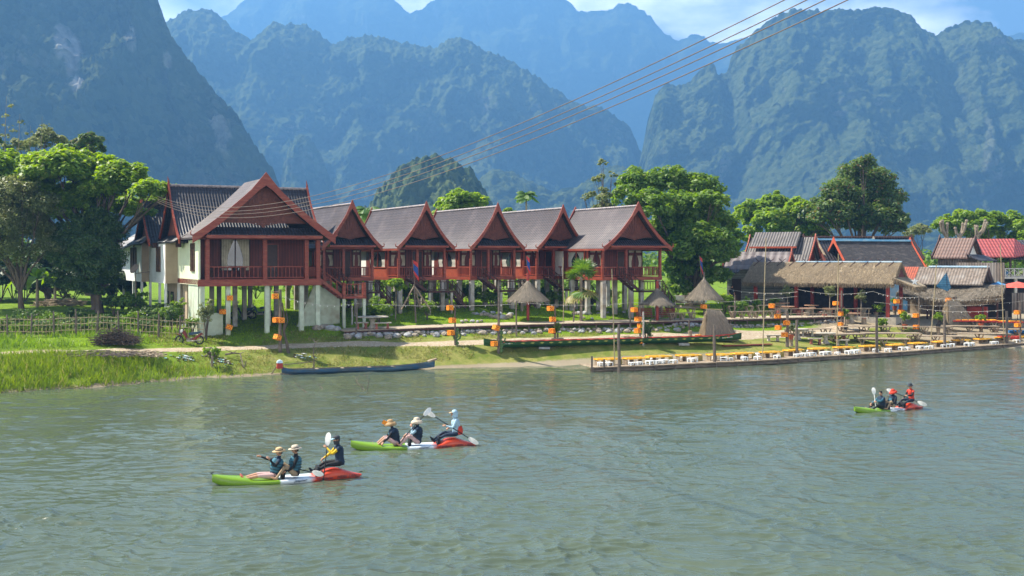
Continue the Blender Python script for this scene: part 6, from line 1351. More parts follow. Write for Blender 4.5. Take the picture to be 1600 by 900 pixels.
flag(1093, 400, 434, on(1100, 492).y, 'drooping red flag above the farther thatched parasol', .2)
b = at_px(650, 77.5); t = empty('tripod_mast', b, 0, 'tripod of poles holding up the flag in front of the second bungalow', 'tripod'); g = MB(); tp = P(647, 444, 77.5)-b
g.tube([(0, 0, -.2), tp], [.07, .06], 6); g.build('pole', M['wood_grey'], t)
for (x, y) in ((-1.0, 0), (.95, .3), (.2, 1.3)): g = MB(); g.tube([(x, y, .9), (tp.x, 0, tp.z-.1)], [.06, .05], 6); g.build('leg', M['wood_tan'], t)
g = MB(); g.bar((-.7, .05, 1.5), (.7, .2, 1.45), .06); g.build('brace', M['wood_grey'], t)
# stone picnic set at the left end of the boardwalk
def cone_table(loc, rz, label, topm, r=.45, h=.75, group='cast concrete tables', square=True, parent=None):
    t = empty('concrete_table', loc, rz, label, 'table', group); g = MB(); g.lathe([(.28, 0), (.3, .06), (.16, .25), (.15, .45), (.26, .66)], 12); g.build('pedestal', M['cement'], t)
    g = MB(); g.lathe([(r, h-.09), (r+.03, h-.06), (r+.03, h-.02), (r, h)], 16, sx=1.35); g.build('table_top', topm, t); return t
def cbench(loc, rz, label, legm, w=1.0, group='cast concrete benches', seatm=None):
    t = empty('concrete_bench', loc, rz, label, 'bench', group); g = MB(); g.box((0, 0, .4), (w, .34, .07)); g.build('seat', seatm or M['cement'], t)
    for s in (-1, 1): g = MB(); g.box((s*w*.3, 0, .1), (.2, .26, .2), taper=.6); g.box((s*w*.3, 0, .28), (.12, .16, .17), taper=1.6); g.build('leg', legm, t)
    return t
p = on(582, 514); cone_table(Vector((X(582, 73.9), 73.9, 2.1)), R(15), 'heavy concrete table at the left end of the boardwalk', M['cement'], .75, .8)
cbench(Vector((X(565, 73.6), 73.6, 2.1)), R(20), 'reddish concrete bench left of the table on the boardwalk', M['redcem'], .9); cbench(Vector((X(597, 73.3), 73.35, 2.1)), R(5), 'reddish concrete bench in front of the table on the boardwalk', M['redcem'], 1.2)
cone_table(on(1246, 531), 0, 'round concrete table beside the five lantern pole', M['cement'], .55, .8); 
for (px, py, rz, l) in [(1208, 533, 8, 'concrete bench left of the table beside the five lantern pole'),(1262, 526, -10, 'concrete bench right of the table beside the five lantern pole')]: cbench(on(px, py), R(rz), l, M['cement'], 1.1)
cone_table(on(1290, 538), 0, 'concrete table of the lower set between two bamboo poles', M['cement'], .5, .8)
for (px, py, rz, l) in [(1274, 538, 3, 'concrete bench left of the lower table, with red legs'),(1316, 541, -5, 'concrete bench right of the lower table with splayed legs'),(1312, 533, 4, 'concrete bench behind the lower table, with red legs')]: cbench(on(px, py), R(rz), l, M['redcem'] if 'red' in l else M['cement'], 1.0)
# slatted park benches
def park_bench(loc, rz, label):
    t = empty('park_bench', loc, rz, label, 'bench', 'slatted benches under the small thatched parasol')
    g = MB(); [g.b2((-.65, -.2+k*.13, .42), (.65, -.1+k*.13, .45)) for k in range(4)]; g.build('seat', M['wood_red'], t)
    g = MB(); [g.b2((-.65, .3+k*.03, .5+k*.13), (.65, .33+k*.03, .59+k*.13)) for k in range(4)]; g.build('backrest', M['wood_red'], t)
    for s in (-.58, .58): g = MB(); g.bar((s, -.2, 0), (s, -.15, .42), .05); g.bar((s, .35, 0), (s, .42, 1.0), .05); g.bar((s, -.2, .42), (s, .35, .42), .05); g.build('leg', M['wood_grey'], t)
park_bench(on(1010, 504), R(20), 'red slatted park bench left of the small parasol post'); park_bench(on(1039, 504), R(-25), 'red slatted park bench right of the small parasol post')
# wooden trestle tables and benches
def trestle(loc, rz, w, d, h, label, name, group, legs=2, top=None, cat=None):
    t = empty(name, loc, rz, label, cat or name.split('_')[-1], group); g = MB(); n = max(2, int(d/.14)); 
    for k in range(n): g.b2((-w/2, -d/2+k*d/n+.01, h-.05), (w/2, -d/2+(k+1)*d/n-.01, h))
    g.build('top_boards', top or M['wood_tan'], t)
    for k in range(legs):
        x = -w/2+.25+(w-.5)*k/(legs-1); g = MB(); q = min(.35, h*.5)
        g.bar((x, -d*.35, h*.35), (x, d*.35, h*.35), .05)
        for y in (-d*.35, d*.35): g.bar((x-q*.4, y, h*.35), (x+q*.4, y, h*.35), .04); g.bar((x-q*.8, y, h-.07), (x, y, 0), .07); g.bar((x+q*.8, y, h-.07), (x, y, 0), .07)
        g.build('leg', M['wood_tan'], t)
    return t
trestle(on(1067, 499), R(5), 1.7, .7, .78, 'trestle table on the lawn between two thatched parasols', 'trestle_table', 'trestle tables on the lawn')
trestle(on(1157, 494), R(5), 1.9, .6, .78, 'trestle table on the lawn right of the nearer straw tent', 'trestle_table', 'trestle tables on the lawn')
trestle(on(1201, 492), R(5), 1.8, .6, .78, 'trestle table on the lawn left of the hanging three lanterns', 'trestle_table', 'trestle tables on the lawn')
trestle(Vector((X(1066, 82.0), 82.2, 2.24)), R(30), 2.4, .36, .5, 'long trestle bench on the boardwalk left of the straw tent', 'trestle_bench', 'trestle benches on the boardwalk', 3)
trestle(Vector((X(1160, 85.4), 85.6, 2.18)), R(28), 2.2, .36, .5, 'trestle bench on the boardwalk just right of the straw tent', 'trestle_bench', 'trestle benches on the boardwalk', 3)
trestle(Vector((X(1194, 86.8), 86.9, 2.15)), R(25), 2.0, .36, .5, 'trestle bench on the boardwalk farther right beside a bamboo pole', 'trestle_bench', 'trestle benches on the boardwalk', 3)
# terrace of tiled tables and log stools before the thatched hall
tilem = mat('orange_tiled_top', (.42, .16, .07), (.35, .28, .2), scale=12, rough=.6)
rg = random.Random(31); ti = 0
for row, (y0, pxs) in enumerate(((489.5, [1228, 1262, 1296, 1330]), (482, [1222, 1268, 1310, 1350]))):
    for i, px in enumerate(pxs):
        Z = 91.0+row*2.6-(.8 if px > 1300 else 0); b = at_px(px, Z); 
        if Z < 90.2: b.z = max(b.z, 2.0)
        cone_table(b, rg.uniform(0, 3), 'mosaic topped concrete table of the terrace, '+['front','rear'][row]+' row, '+['first','second','third','fourth'][i]+' from the left', tilem if rg.random() < .6 else M['cement'], .5, .78, 'mosaic tables on the terrace')
        for k in range(3):
            a = 2.1*k+rg.uniform(-.4, .4); x = b.x+1.0*math.cos(a); y = b.y+.75*math.sin(a); o = None; g = MB(); g.lathe([(.2, 0), (.21, .1), (.19, .42), (.2, .46)], 10); g.lathe([(.19, .461), (.19, .48)], 10, mi=1); o = g.build('log_stool', [M['wood_tan'] if (k+i) % 2 else M['redcem'], M['wood_orange'] if k == 0 else M['cement']]); o.location = (x, y, gz(x, y)); tag(o, 'short log stool around the mosaic tables of the terrace', 'stool', 'log stools on the terrace')
# rail of the terrace
b = at_px(1218, 89.4); t = empty('terrace_rail', b, R(-6), 'low rustic rail along the front of the terrace', 'railing'); g = MB()
for k in range(9): q = MB(); q.bar((k*.85, 0, 0), (k*.85+.05, 0, .8), .06); q.build('rail_post', M['wood_tan'], t)
g.bar((-.2, 0, .78), (7.0, 0, .8), .06); g.bar((-.2, 0, .4), (7.0, 0, .42), .05); g.build('rails', M['wood_tan'], t)
# bamboo lounging platforms on the yard
plats = [(1262,524,3.4,1.1,14,'left most bamboo platform beside the boardwalk end'),(1350,520,4.0,1.2,12,'bamboo platform behind the two stone table sets'),(1318,532,3.0,1.3,16,'bamboo platform right of the lower stone table set'),(1392,531,4.2,1.4,-8,'wide bamboo platform in front of the left mooring post'),(1380,540,3.6,1.4,-8,'front bamboo platform nearest the river with grass below it'),(1445,521,4.0,1.1,-6,'bamboo platform below the lantern pole of the yard'),(1462,535,4.0,1.4,-8,'front bamboo platform left of the farther straw tent'),(1515,519,4.2,1.1,-8,'bamboo platform directly before the farther straw tent'),(1530,531,4.4,1.4,-8,'front bamboo platform right of the middle mooring post'),(1590,524,4.0,1.3,-8,'bamboo platform at the right edge of the picture')]
for i, (px, py, w, d, rz, l) in enumerate(plats): trestle(on(px, py), R(rz), w, d, .5, l, 'bamboo_platform', 'bamboo platforms on the yard', 3, cat='platform')
for i, (px, py, c, l) in enumerate([(1522,508,'red','long table with red cloth and yellow trim behind the potted plant'),(1562,510,'red','second long table with red cloth and yellow trim further right'),(1545,503,'w','long bare table behind the red clothed ones')]):
    t = trestle(on(px, py+4), R(-6), 3.4, .8, .55, l, 'long_table', 'long tables right of the straw tent', 3); 
    if c == 'red':
        g = MB(); g.b2((-1.7, -.42, .552), (1.7, .42, .575)); g.b2((-1.7, -.45, .48), (1.7, -.43, .575)); g.build('cloth', mat('red_cloth', (.55, .06, .05), rough=.8), t)
        g = MB(); [g.b2((-1.5+k*.55, -.3, .577), (-1.1+k*.55, .3, .64)) for k in range(6)]; g.build('yellow_boxes', mat('yellow_trim', (.9, .45, .02), rough=.6), t)
for (px, py, c, l) in [(1576, 530, (.5, .05, .03), 'bright red cushions stacked on the ground at the right'), (1592, 521, (.04, .2, .5), 'blue tarp bundle at the right edge')]:
    b = on(px, py); g = MB(); [g.box((k*.42-.6, 0, .1), (.4, .6, .2), taper=.85) for k in range(4)]; o = g.build('cushion_pile', mat('cushion', c, rough=.9)); o.location = b; tag(o, l, 'cushions')
# floating platform with low yellow tables and white stools
def deck_edge(px): y = np.interp(px, [925, 1000, 1100, 1180, 1300, 1400, 1500, 1600, 1800], [582, 579.5, 574.5, 571, 563, 557, 549, 542, 530]); Z = 11735/(y-405); return Vector((X(px, Z), float(Z), 0))
def floating():
    b = deck_edge(927); t = empty('floating_platform', b, 0, 'long floating bamboo platform at the water edge covered with low tables', 'floating platform'); g = MB(); h = MB(); n = 260; pts = [deck_edge(927+(1760-927)*i/n)-b for i in range(n+1)]
    for i in range(n):
        p, q = pts[i], pts[i+1]; d = (q-p).normalized(); nr = Vector((-d.y, d.x, 0)); z = Vector((0, 0, .30)); e = .01
        vs = [p+z+d*e, q+z-d*e, q+z+nr*2.3-d*e, p+z+nr*2.3+d*e]; g.add(vs+[v-Vector((0, 0, .05)) for v in vs], [(0, 1, 2, 3), (7, 6, 5, 4), (0, 4, 5, 1), (1, 5, 6, 2), (2, 6, 7, 3), (3, 7, 4, 0)])
    g.build('deck_boards', M['wood_tan'], t)
    for off, zz, r in ((.05, .08, .085), (.12, .2, .06), (1.1, .12, .1), (2.2, .12, .1)):
        L = [p+Vector((0, off, zz+.012*math.sin(i*.9))) for i, p in enumerate(pts[::5])]; h.tube(L, r, 7)
    h.build('bamboo_floats', mat('wet_bamboo', (.20, .155, .11), (.09, .07, .05), scale=3, rough=.8, stretch=(.3, 1, 1)), t)
    for i in range(0, n, 10): g = MB(); g.bar(pts[i]+Vector((0, -.04, -.1)), pts[i]+Vector((0, -.04, .28)), .07); g.build('stake', M['wood_grey'], t)
    for px, hh in ((925, .75), (944, .55)):
        g = MB(); p = deck_edge(px)-b; g.bar(p+Vector((0, .05, -.2)), p+Vector((0, .05, hh+.2)), .1); g.build('corner_post', M['wood_grey'], t)
floating()
yel = mat('yellow_painted_board', (.90, .46, .015), (.80, .36, .012), scale=3, rough=.5, c3=(.86, .60, .2), s3=5); whp = mat('white_plastic_stool', (.80, .82, .80), (.70, .72, .70), rough=.4); tealp = mat('pale_teal_plastic', (.38, .62, .66), rough=.4)
tp_ = empty('low_table'); g = MB(); g.b2((-.82, -.24, .33), (.82, .24, .37)); g.build('table_top', yel, tp_); 
for x in (-.74, -.3, .3): g = MB(); g.b2((x-.03, -.2, 0), (x+.03, .2, .33)); g.build('trestle', M['wood_tan'], tp_)
g = MB(); g.b2((.55, -.262, .02), (.84, -.242, .34)); g.build('end_board', mat('olive_board', (.30, .24, .07), rough=.8), tp_); 
for s in (-1, 1): g = MB(); g.b2((-.8, s*.25-.012, .30), (.54, s*.25+.012, .40)); g.build('edge_rail', yel, tp_)
st = empty('low_stool'); g = MB(); g.b2((-.2, -.2, .24), (.2, .2, .3)); [g.b2((x-.03, y-.03, 0), (x+.03, y+.03, .24)) for x in (-.17, .17) for y in (-.17, .17)]; g.b2((-.2, .16, .0), (.2, .2, .1)); g.build('frame', whp, st)
i = 0; rg = random.Random(77); kst = 0; px = 962.
while px < 1640:
    e = deck_edge(px); e2 = deck_edge(px+10); a = math.atan2(e2.y-e.y, e2.x-e.x); nr = Vector((-math.sin(a), math.cos(a), 0)); dr = Vector((math.cos(a), math.sin(a), 0)); pos = e+nr*1.35+Vector((0, 0, .30))
    o = tp_ if i == 0 else copy_tree(tp_); o.location = pos; o.rotation_euler = (0, 0, a); tag(o, 'low yellow table in the row along the floating platform', 'table', 'low yellow tables on the floating platform')
    for k in range(3):
        if rg.random() < .12: continue
        q = e+nr*(.62+rg.uniform(-.2, .16))+dr*(-.62+k*.55+rg.uniform(-.14, .14))+Vector((0, 0, .30)); s = st if kst == 0 else copy_tree(st); kst += 1; s.location = q; f_ = rg.uniform(.68, .95); s.scale = (f_*rg.uniform(.9, 1.5), f_, f_*.85); s.rotation_euler = (0, 0, a+rg.uniform(-.5, .5)); tag(s, 'low white stool in front of the yellow tables', 'stool', 'white stools on the floating platform')
        if k == 2 and i % 4 == 1: [setattr(c.material_slots[0], 'material', c.material_slots[0].material) for c in kids(s)]
    if True:
        q = e+nr*2.0+dr*rg.uniform(-.4, .4)+Vector((0, 0, .30)); s = copy_tree(st); s.location = q; s.rotation_euler = (0, 0, a); tag(s, 'low white stool behind the yellow tables', 'stool', 'white stools behind the yellow tables')
    o.location = pos+nr*rg.uniform(-.25, .3); o.rotation_euler = (0, 0, a+rg.uniform(-.09, .09)); px += 1.78*F/e.y*math.cos(a)*rg.uniform(1.0, 1.12); i += 1
# boats
def hull(L, W_, Hh, bow=.25, stern=.12, n=28, sheer=.35, tipb=.0, zone=None, flat=.6, inner=True, th=.03, endw=.04):
    """open hull, bow at -x; returns rows of section points"""
    rows = []
    for i in range(n+1):
        s = i/n; x = -L/2+L*s
        wb = min(1, (s/bow)**.6 if s < bow else 1, ((1-s)/stern)**.6 if s > 1-stern else 1) if 0 < s < 1 else endw; w = W_/2*max(wb, endw)
        lift = sheer*(max(0, (bow-s)/bow)**2+.7*max(0, (s-1+stern)/stern)**2); zt = Hh+lift; zb = lift*.75+tipb
        rows.append((x, w, zb, zt))
    return rows
def hull_mesh(rows, g, mi_out=0, mi_in=1, th=.035, vee=.25, deck=False):
    n = len(rows); P1 = []; P2 = []
    for (x, w, zb, zt) in rows:
        P1.append([(x, -w, zt), (x, -w*.93, zb+(zt-zb)*.45), (x, -w*.55, zb+.02), (x, 0, zb-.02), (x, w*.55, zb+.02), (x, w*.93, zb+(zt-zb)*.45), (x, w, zt)])
        w2 = max(w-th, .005); P2.append([(x, -w2, zt), (x, -w2*.9, zb+(zt-zb)*.5), (x, -w2*.5, zb+.07), (x, 0, zb+.05), (x, w2*.5, zb+.07), (x, w2*.9, zb+(zt-zb)*.5), (x, w2, zt)])
    for Pk, fl, mi in ((P1, 0, mi_out), (P2, 1, mi_in)):
        vs = [p for r in Pk for p in r]; fs = []
        for i in range(n-1):
            for j in range(6):
                f = (i*7+j, i*7+j+1, (i+1)*7+j+1, (i+1)*7+j); fs.append(f[::-1] if fl else f)
        g.add(vs, fs, mi)
    vs = []; fs = []
    for i in range(n): vs += [P1[i][0], P2[i][0], P2[i][6], P1[i][6]]
    for i in range(n-1): fs += [(i*4, i*4+1, i*4+5, i*4+4), (i*4+2, i*4+3, i*4+7, i*4+6)]
    g.add(vs, fs, mi_out); g.add([P1[0][j] for j in range(7)], [tuple(range(7))], mi_out); g.add([P1[-1][j] for j in range(7)], [tuple(range(7))[::-1]], mi_out)
bgreen = mat('green_boat_paint', (.02, .075, .02), (.012, .05, .014), scale=2, rough=.5); bred = mat('red_boat_paint', (.42, .04, .03), (.3, .03, .025), scale=2, rough=.5)
p0 = Vector((X(756, 71.2), 71.2, 0)); p1 = Vector((X(1158, 77.6), 77.6, 0)); Lb = (p1-p0).length; mid = (p0+p1)/2; rzb = math.atan2(p1.y-p0.y, p1.x-p0.x)
t = empty('racing_boat', (mid.x, mid.y, 1.05), rzb, 'very long green racing boat with red inside resting on blocks ashore', 'boat'); g = MB(); rows = hull(Lb, 1.0, .38, bow=.12, stern=.14, n=60, sheer=.22, endw=.12); hull_mesh(rows, g, 0, 1); g.build('hull', [bgreen, bred], t)
g = MB()
for i in range(22): x = -Lb/2+1.2+i*(Lb-2.4)/21; g.b2((x-.05, -.46, .33), (x+.05, .46, .37))
g.build('thwarts', bred, t)
g = MB(); rg = random.Random(4)
for i in range(26):
    x = -Lb/2+1.0+i*(Lb-2)/26; w = np.interp(x, [r[0] for r in rows], [r[1] for r in rows]); g.add([(x, -w*.985-.006, .26), (x+.2, -w*.96-.006, .20), (x+.34, -w*.985-.006, .28), (x+.16, -w*.995-.006, .31)], [(0, 1, 2, 3)])
tag(g.build('leaf_pattern', mat('pale_yellow_marks', (.35, .36, .08), rough=.6), t), kind='stuff')
g = MB()
for x0 in (-Lb/2+.75, Lb/2-1.7):
    for k in range(9):
        x = x0+k*.1; w = np.interp(x, [r[0] for r in rows], [r[1] for r in rows]); zo = np.interp(x, [r[0] for r in rows], [r[2] for r in rows]); q = rg.uniform(.03, .07); g.add([(x, -w*.96-.02, zo+.20), (x+.05, -w*.96-.02, zo+.20), (x+.05+rg.uniform(-.02, .02), -w*.98-.02, zo+.22+q), (x+.01, -w*.98-.02, zo+.22+q)], [(0, 1, 2, 3)])
g.build('white_script', M['white_panel'], t)
for x in (-Lb/2+Lb*.22, Lb/2-Lb*.24):
    w = Vector((mid.x+math.cos(rzb)*x, mid.y+math.sin(rzb)*x, 0)); zg = gz(w.x, w.y); g = MB(); g.box((0, 0, 0), (.7, .8, 1.05-zg)); o = g.build('boat_block', M['stone']); o.location = (w.x, w.y, (1.03+zg)/2-.02); tag(o, 'low dark block propping up the long green boat, '+('left' if x < 0 else 'right')+' of the two', 'block')
bblue = mat('weathered_blue_paint', (.03, .10, .20), (.07, .075, .07), scale=4, rough=.7, stretch=(.4, 1, 2), c3=(.10, .19, .27), s3=2)
p0 = Vector((X(440, 65.2), 65.2, 0)); p1 = Vector((X(679, 68.2), 68.2, 0)); Lb = (p1-p0).length; mid = (p0+p1)/2; rzb = math.atan2(p1.y-p0.y, p1.x-p0.x)
t = empty('long_boat', (mid.x, mid.y, -.02), rzb, 'slender weathered blue wooden boat moored at the grassy bank', 'boat'); g = MB(); rows = [(-x, w, zb, zt) for (x, w, zb, zt) in hull(Lb, .8, .30, bow=.36, stern=.08, n=40, sheer=.24, endw=.12)][::-1]; hull_mesh(rows, g, 0, 1); g.build('hull', [bblue, mat('boat_inside', (.16, .13, .10), (.1, .09, .08), rough=.9)], t)
g = MB(); g.box((Lb/2-.15, 0, .57), (.55, .34, .1), ry=R(-14)); g.build('prow', M['wood_tan'], t)

for x in (-2.5, -1, .6, 2): g = MB(); g.b2((x-.08, -.36, .24), (x+.08, .36, .28)); g.build('seat_board', M['wood_tan'], t)
tm = empty('boat_motor', Vector((X(437, 65.1), 65.1, .35)), rzb, 'small white and red outboard engine on the stern of the blue boat', 'boat engine'); g = MB(); g.box((0, 0, .15), (.34, .3, .3), taper=.9); g.build('engine_block', bred, tm); g = MB(); g.box((0, 0, .38), (.34, .28, .13), taper=.8); g.lathe([(.09, .44), (.09, .48), (.04, .5)], 10); g.build('fuel_tank', M['blue_sheet'], tm); g = MB(); g.tube([(.2, 0, .2), (1.9, .1, .32)], .025, 6); g.tube([(-.2, 0, .1), (-.5, -.05, -.35)], .03, 6); g.build('shaft', M['wood_grey'], tm)
g = MB(); p = on(1130, 544); q = on(1205, 540); g.bar((0, 0, .08), (q.x-p.x, q.y-p.y, q.z-p.z+.1), .3, .07); o = g.build('plank', M['wood_red']); o.location = p; tag(o, 'long brown plank lying on the grass beside the green boat tip', 'plank')
# bamboo fence
def fence():
    b = at_px(0, 66.2); t = empty('bamboo_fence', b, 0, 'low fence of thin crossed bamboo canes along the left path', 'fence'); rg = random.Random(6); can = MB(); rail = MB(); pr = None
    for i in range(64):
        px = -60+i*6.0; Z = float(np.interp(px, [-60, 0, 300], [65.6, 66.2, 69.2])); p = at_px(px, Z)-b; h = 1.12+rg.uniform(-.1, .12); lean = rg.uniform(-.03, .05)
        can.tube([p-Vector((0, 0, .1)), p+Vector((lean, 0, h))], .016, 4)
        if pr is not None:
            for z in (.3, .68, 1.02): rail.tube([pr+Vector((0, .02, z)), p+Vector((0, .02, z+rg.uniform(-.02, .02)))], .017, 4)
        pr = p
    can.build('canes', M['bamboo'], t); rail.build('rails', M['bamboo'], t)
    for px in (12, 48, 84, 118, 152, 186, 216, 248, 280): 
        Z = float(np.interp(px, [-60, 0, 300], [65.6, 66.2, 69.2])); p = at_px(px, Z)-b; g = MB(); g.tube([p-Vector((0, 0, .2)), p+Vector((rg.uniform(-.1, .1), 0, 1.35+rg.uniform(-.1, .2)))], [.06, .045], 6); g.build('post', M['wood_grey'], t)
fence()
def sticks(name, label, cat, loc, n, w, h, L, r, m, seed, flat=False):
    rg = random.Random(seed); g = MB()
    for _ in range(n):
        a = rg.uniform(0, 6.28); el = rg.uniform(-.1, .5) if not flat else rg.uniform(-.05, .15); rr = rg.random()**.5; c = Vector((rr*w*math.cos(rg.uniform(0, 6.28)), rr*w*.6*math.sin(rg.uniform(0, 6.28)), rg.random()*h*(1-rr*.75)+.04)); d = Vector((math.cos(a)*math.cos(el), math.sin(a)*math.cos(el), math.sin(el)))*L*rg.uniform(.4, 1)/2
        p = c-d; q = c+d; p.z = max(p.z, .0); g.tube([p, c+Vector((rg.uniform(-.06, .06), 0, rg.uniform(-.05, .08))), q], [r, r*.8, r*.4], 4)
    o = g.build(name, m); o.location = loc; return tag(o, label, cat)
sticks('brush_pile', 'rounded pile of dark dry twigs in front of the bamboo fence', 'brush pile', at_px(182, 65.9), 620, 1.15, 1.0, 1.3, .018, mat('dark_twigs', (.075, .055, .04), (.04, .03, .022), rough=.95), 1)
sticks('firewood_pile', 'loose pile of pale cut branches on the grass behind the fence', 'woodpile', on(97, 478), 90, 1.7, .7, 1.6, .05, M['wood_tan'], 2, True)
sticks('rubbish_heap', 'dark heap of burnt driftwood and rubbish between path and tall grass', 'rubbish heap', on(150, 557)+Vector((0, 0, 0)), 240, 2.3, .25, .7, .025, M['wood_grey'], 3, True)
sticks('driftwood_heap', 'driftwood heap right of the burnt one on the slope', 'driftwood', on(215, 559), 200, 1.6, .35, .8, .028, M['wood_tan'], 4, True)
sticks('twig_pile', 'few dry sticks lying behind the long green boat', 'sticks', on(985, 529), 16, .7, .12, 1.0, .03, M['wood_tan'], 5, True)
# litter
g = MB(); rg = random.Random(9)
for k in range(170):
    c = rg.choice([(150, 556, 60), (215, 560, 45), (290, 562, 20), (470, 558, 14), (345, 567, 14)]); px = c[0]+rg.gauss(0, c[2]*.6); p = on(px, c[1]+rg.gauss(0, 2)); g.box(p+Vector((0, 0, .05)), (rg.uniform(.04, .16), rg.uniform(.04, .12), .03), rz=rg.uniform(0, 3), rx=rg.uniform(-.6, .6), mi=rg.randint(0, 2))
tag(g.build('litter', [M['white_panel'], tealp, M['wood_dark']]), kind='stuff')
# branches in the river and on the slope
def branch(label, pts, r, seed, cat='branch'):
    g = MB(); rg = random.Random(seed); P0 = Vector(pts[0]); L = [Vector(p)-P0 for p in pts]; g.tube(L, [r*(1-.6*i/(len(L)-1)) for i in range(len(L))], 5)
    for k in range(5): i = rg.randint(1, len(L)-1); e = L[i]+Vector((rg.uniform(-.5, .5), rg.uniform(-.2, .2), rg.uniform(.1, .5))); g.tube([L[i], e], [r*.5, r*.15], 4)
    o = g.build('branch', M['wood_grey']); o.location = P0; tag(o, label, cat, None)
branch('hooked dead branch sticking out of the river under the blue boat', [P(572, 612, 57.5), P(566, 606, 57.7), P(557, 596, 58), P(555, 588, 58.2)], .025, 1)
branch('bent twig standing in the river right of the hooked branch', [P(573, 611, 57.2), P(576, 598, 57.2), P(574, 588, 57.3), P(568, 586, 57.4)], .02, 2)
branch('thin dead branch leaning in the river near the blue boat stern', [P(487, 617, 56), P(476, 611, 56.4), P(466, 604, 56.7), P(462, 598, 57)], .02, 3)
branch('broken twigs standing in shallow water left of the hooked branch', [P(505, 608, 58), P(500, 603, 58.3), P(496, 600, 58.5)], .018, 4)
branch('crooked dry branch lying on the slope below the feathery sapling', [on(352, 560)+Vector((0, 0, .15)), on(365, 562)+Vector((0, 0, .35)), on(375, 566)+Vector((0, 0, .4)), on(381, 577)+Vector((0, 0, .05))], .06, 5)
branch('small leafless sapling standing above the blue boat', [on(490, 576), on(490, 576)+Vector((.03, 0, .6)), on(490, 576)+Vector((-.02, 0, 1.1)), on(490, 576)+Vector((.1, 0, 1.5))], .045, 6, 'dead sapling')
sticks('tree_stump', 'dark stump bundle at the foot of the feathery sapling', 'stump', on(331, 560), 26, .22, .6, .8, .05, M['wood_grey'], 8)
for i, (px, py, l) in enumerate([(1078, 530, 'short wooden stump beside the nearer straw tent'), (871, 533, 'log lying at the foot of the pole in front of the fan palm')]):
    g = MB(); g.tube([(0, 0, -.05), (.03, 0, .3), (0, 0, .55)] if i == 0 else [(-.4, 0, .1), (.4, 0, .1)], [.16, .13, .15] if i == 0 else .1, 9); o = g.build('stump' if i == 0 else 'log', M['wood_tan']); o.location = on(px, py); tag(o, l, 'stump' if i == 0 else 'log')
# cactus and potted plants
def cactus(px, py, h, lab):
    t = empty('cactus', on(px, py), 0, lab, 'cactus', 'cacti by the lantern poles'); g = MB(); rg = random.Random(int(px))
    z = 0; 
    for k in range(5): g.lathe([(.02, z), (.1, z+h*.08), (.11, z+h*.16), (.03, z+h*.24)], 8, c=(rg.uniform(-.04, .04), 0, 0), sy=.4); z += h*.2
    for s in (-1, 1): g.tube([(0, 0, h*.3), (s*.18, 0, h*.42), (s*.26, 0, h*.7)], [.04, .07, .05], 6)
    g.build('pads', mat('cactus_green', (.09, .16, .05), (.06, .11, .035), rough=.6), t)
cactus(714, 540, 1.05, 'tall cactus leaning on the pole right of the picnic set'); cactus(783, 556, 1.4, 'cactus growing against the pole at the left boat tip'); shrub('leafy plant tied to the pole before the fan palm', 871, on(871, 533).y, 1.3, .5, L_['mid'], 400, .16, 61, name='climbing_plant', cat='plant'); shrub('dark leafy plant between the pole and the pale stake behind the boat', 1010, on(1010, 540).y, 1.5, .75, L_['dark'], 900, .16, 62, name='leafy_plant', cat='plant')
terr = mat('terracotta_pot', (.42, .10, .04), (.3, .075, .03), rough=.7); blackp = mat('black_pot', (.03, .03, .03), rough=.6)
def potted(px, py, h, w, lab, pm, seed, stand=0, m='bright', n=420):
    b = on(px, py); t = empty('potted_plant', b, 0, lab, 'potted plant', 'potted plants')
    if stand: g = MB(); g.lathe([(.16, 0), (.13, stand*.5), (.17, stand)], 10); g.build('stand', M['wood_tan'], t)
    g = MB(); g.lathe([(.13, stand), (.2, stand+.28), (.22, stand+.34), (.18, stand+.34)], 14); g.build('pot', pm, t)
    g = MB(); g.tube([(0, 0, stand+.3), (0, 0, stand+.3+h*.6)], [.03, .015], 5); g.build('stem', BARK, t)
    crown('leaves', [(0, 0, stand+.35+h*.6, w/2, w/2, h*.35), (.1, 0, stand+.4+h*.3, w*.35, w*.35, h*.2)], n, .17, L_[m], t, seed, nsub=8, subr=.5)
potted(1236, 541, .8, .5, 'orange pot on a red stand at the foot of the five lantern pole', terr, 1, .45, 'olive')
potted(1321, 515, 1.3, .5, 'black pot with a climbing plant at the boardwalk end pole', blackp, 2, 0, 'mid'); potted(1414, 514, 1.0, .6, 'orange pot with a small plant beside the yard pole', terr, 3, 0); potted(1466, 524, .8, .8, 'black pot on a wooden stand in front of the farther straw tent', blackp, 4, .5)
potted(1533, 519, .75, .75, 'orange pot with bright leaves between the red clothed tables', terr, 5, .35); potted(1376, 505, 1.1, .9, 'plant with large leaves beside the red corner post of the hall', blackp, 6, .2); potted(1398, 494, .7, .7, 'potted shrub on the stone border between hall and bar', terr, 7, .5, 'mid')
for i, (px, Z, h, l) in enumerate([(1296, 92, 2.6, 'round headed topiary tree in front of the thatched hall, left one'), (1345, 91, 2.5, 'round headed topiary tree in front of the thatched hall, middle one'), (1230, 92, 2.3, 'small topiary tree in front of the left part of the thatched hall')]):
    sapling(l, px, Z, h, .95, L_['olive'], 800, .13, 80+i, cfr=.45)
shrub('bright plant at the right side of the mooring post before the bamboo platforms', 1377, 86.5, 1.1, .9, L_['bright'], 500, .2, 90, name='leafy_plant', cat='plant')
for i, (px, Z, lab) in enumerate([(1163, 91, 'row plant left of the terrace'), (1185, 92, 'tall leafed plant by the wall of the thatched hall'), (1210, 93.5, 'plant before the left red post of the hall')]): shrub(lab, px, Z, 1.2, .9, L_['bright'], 500, .18, 95+i, name='leafy_plant', cat='plant')
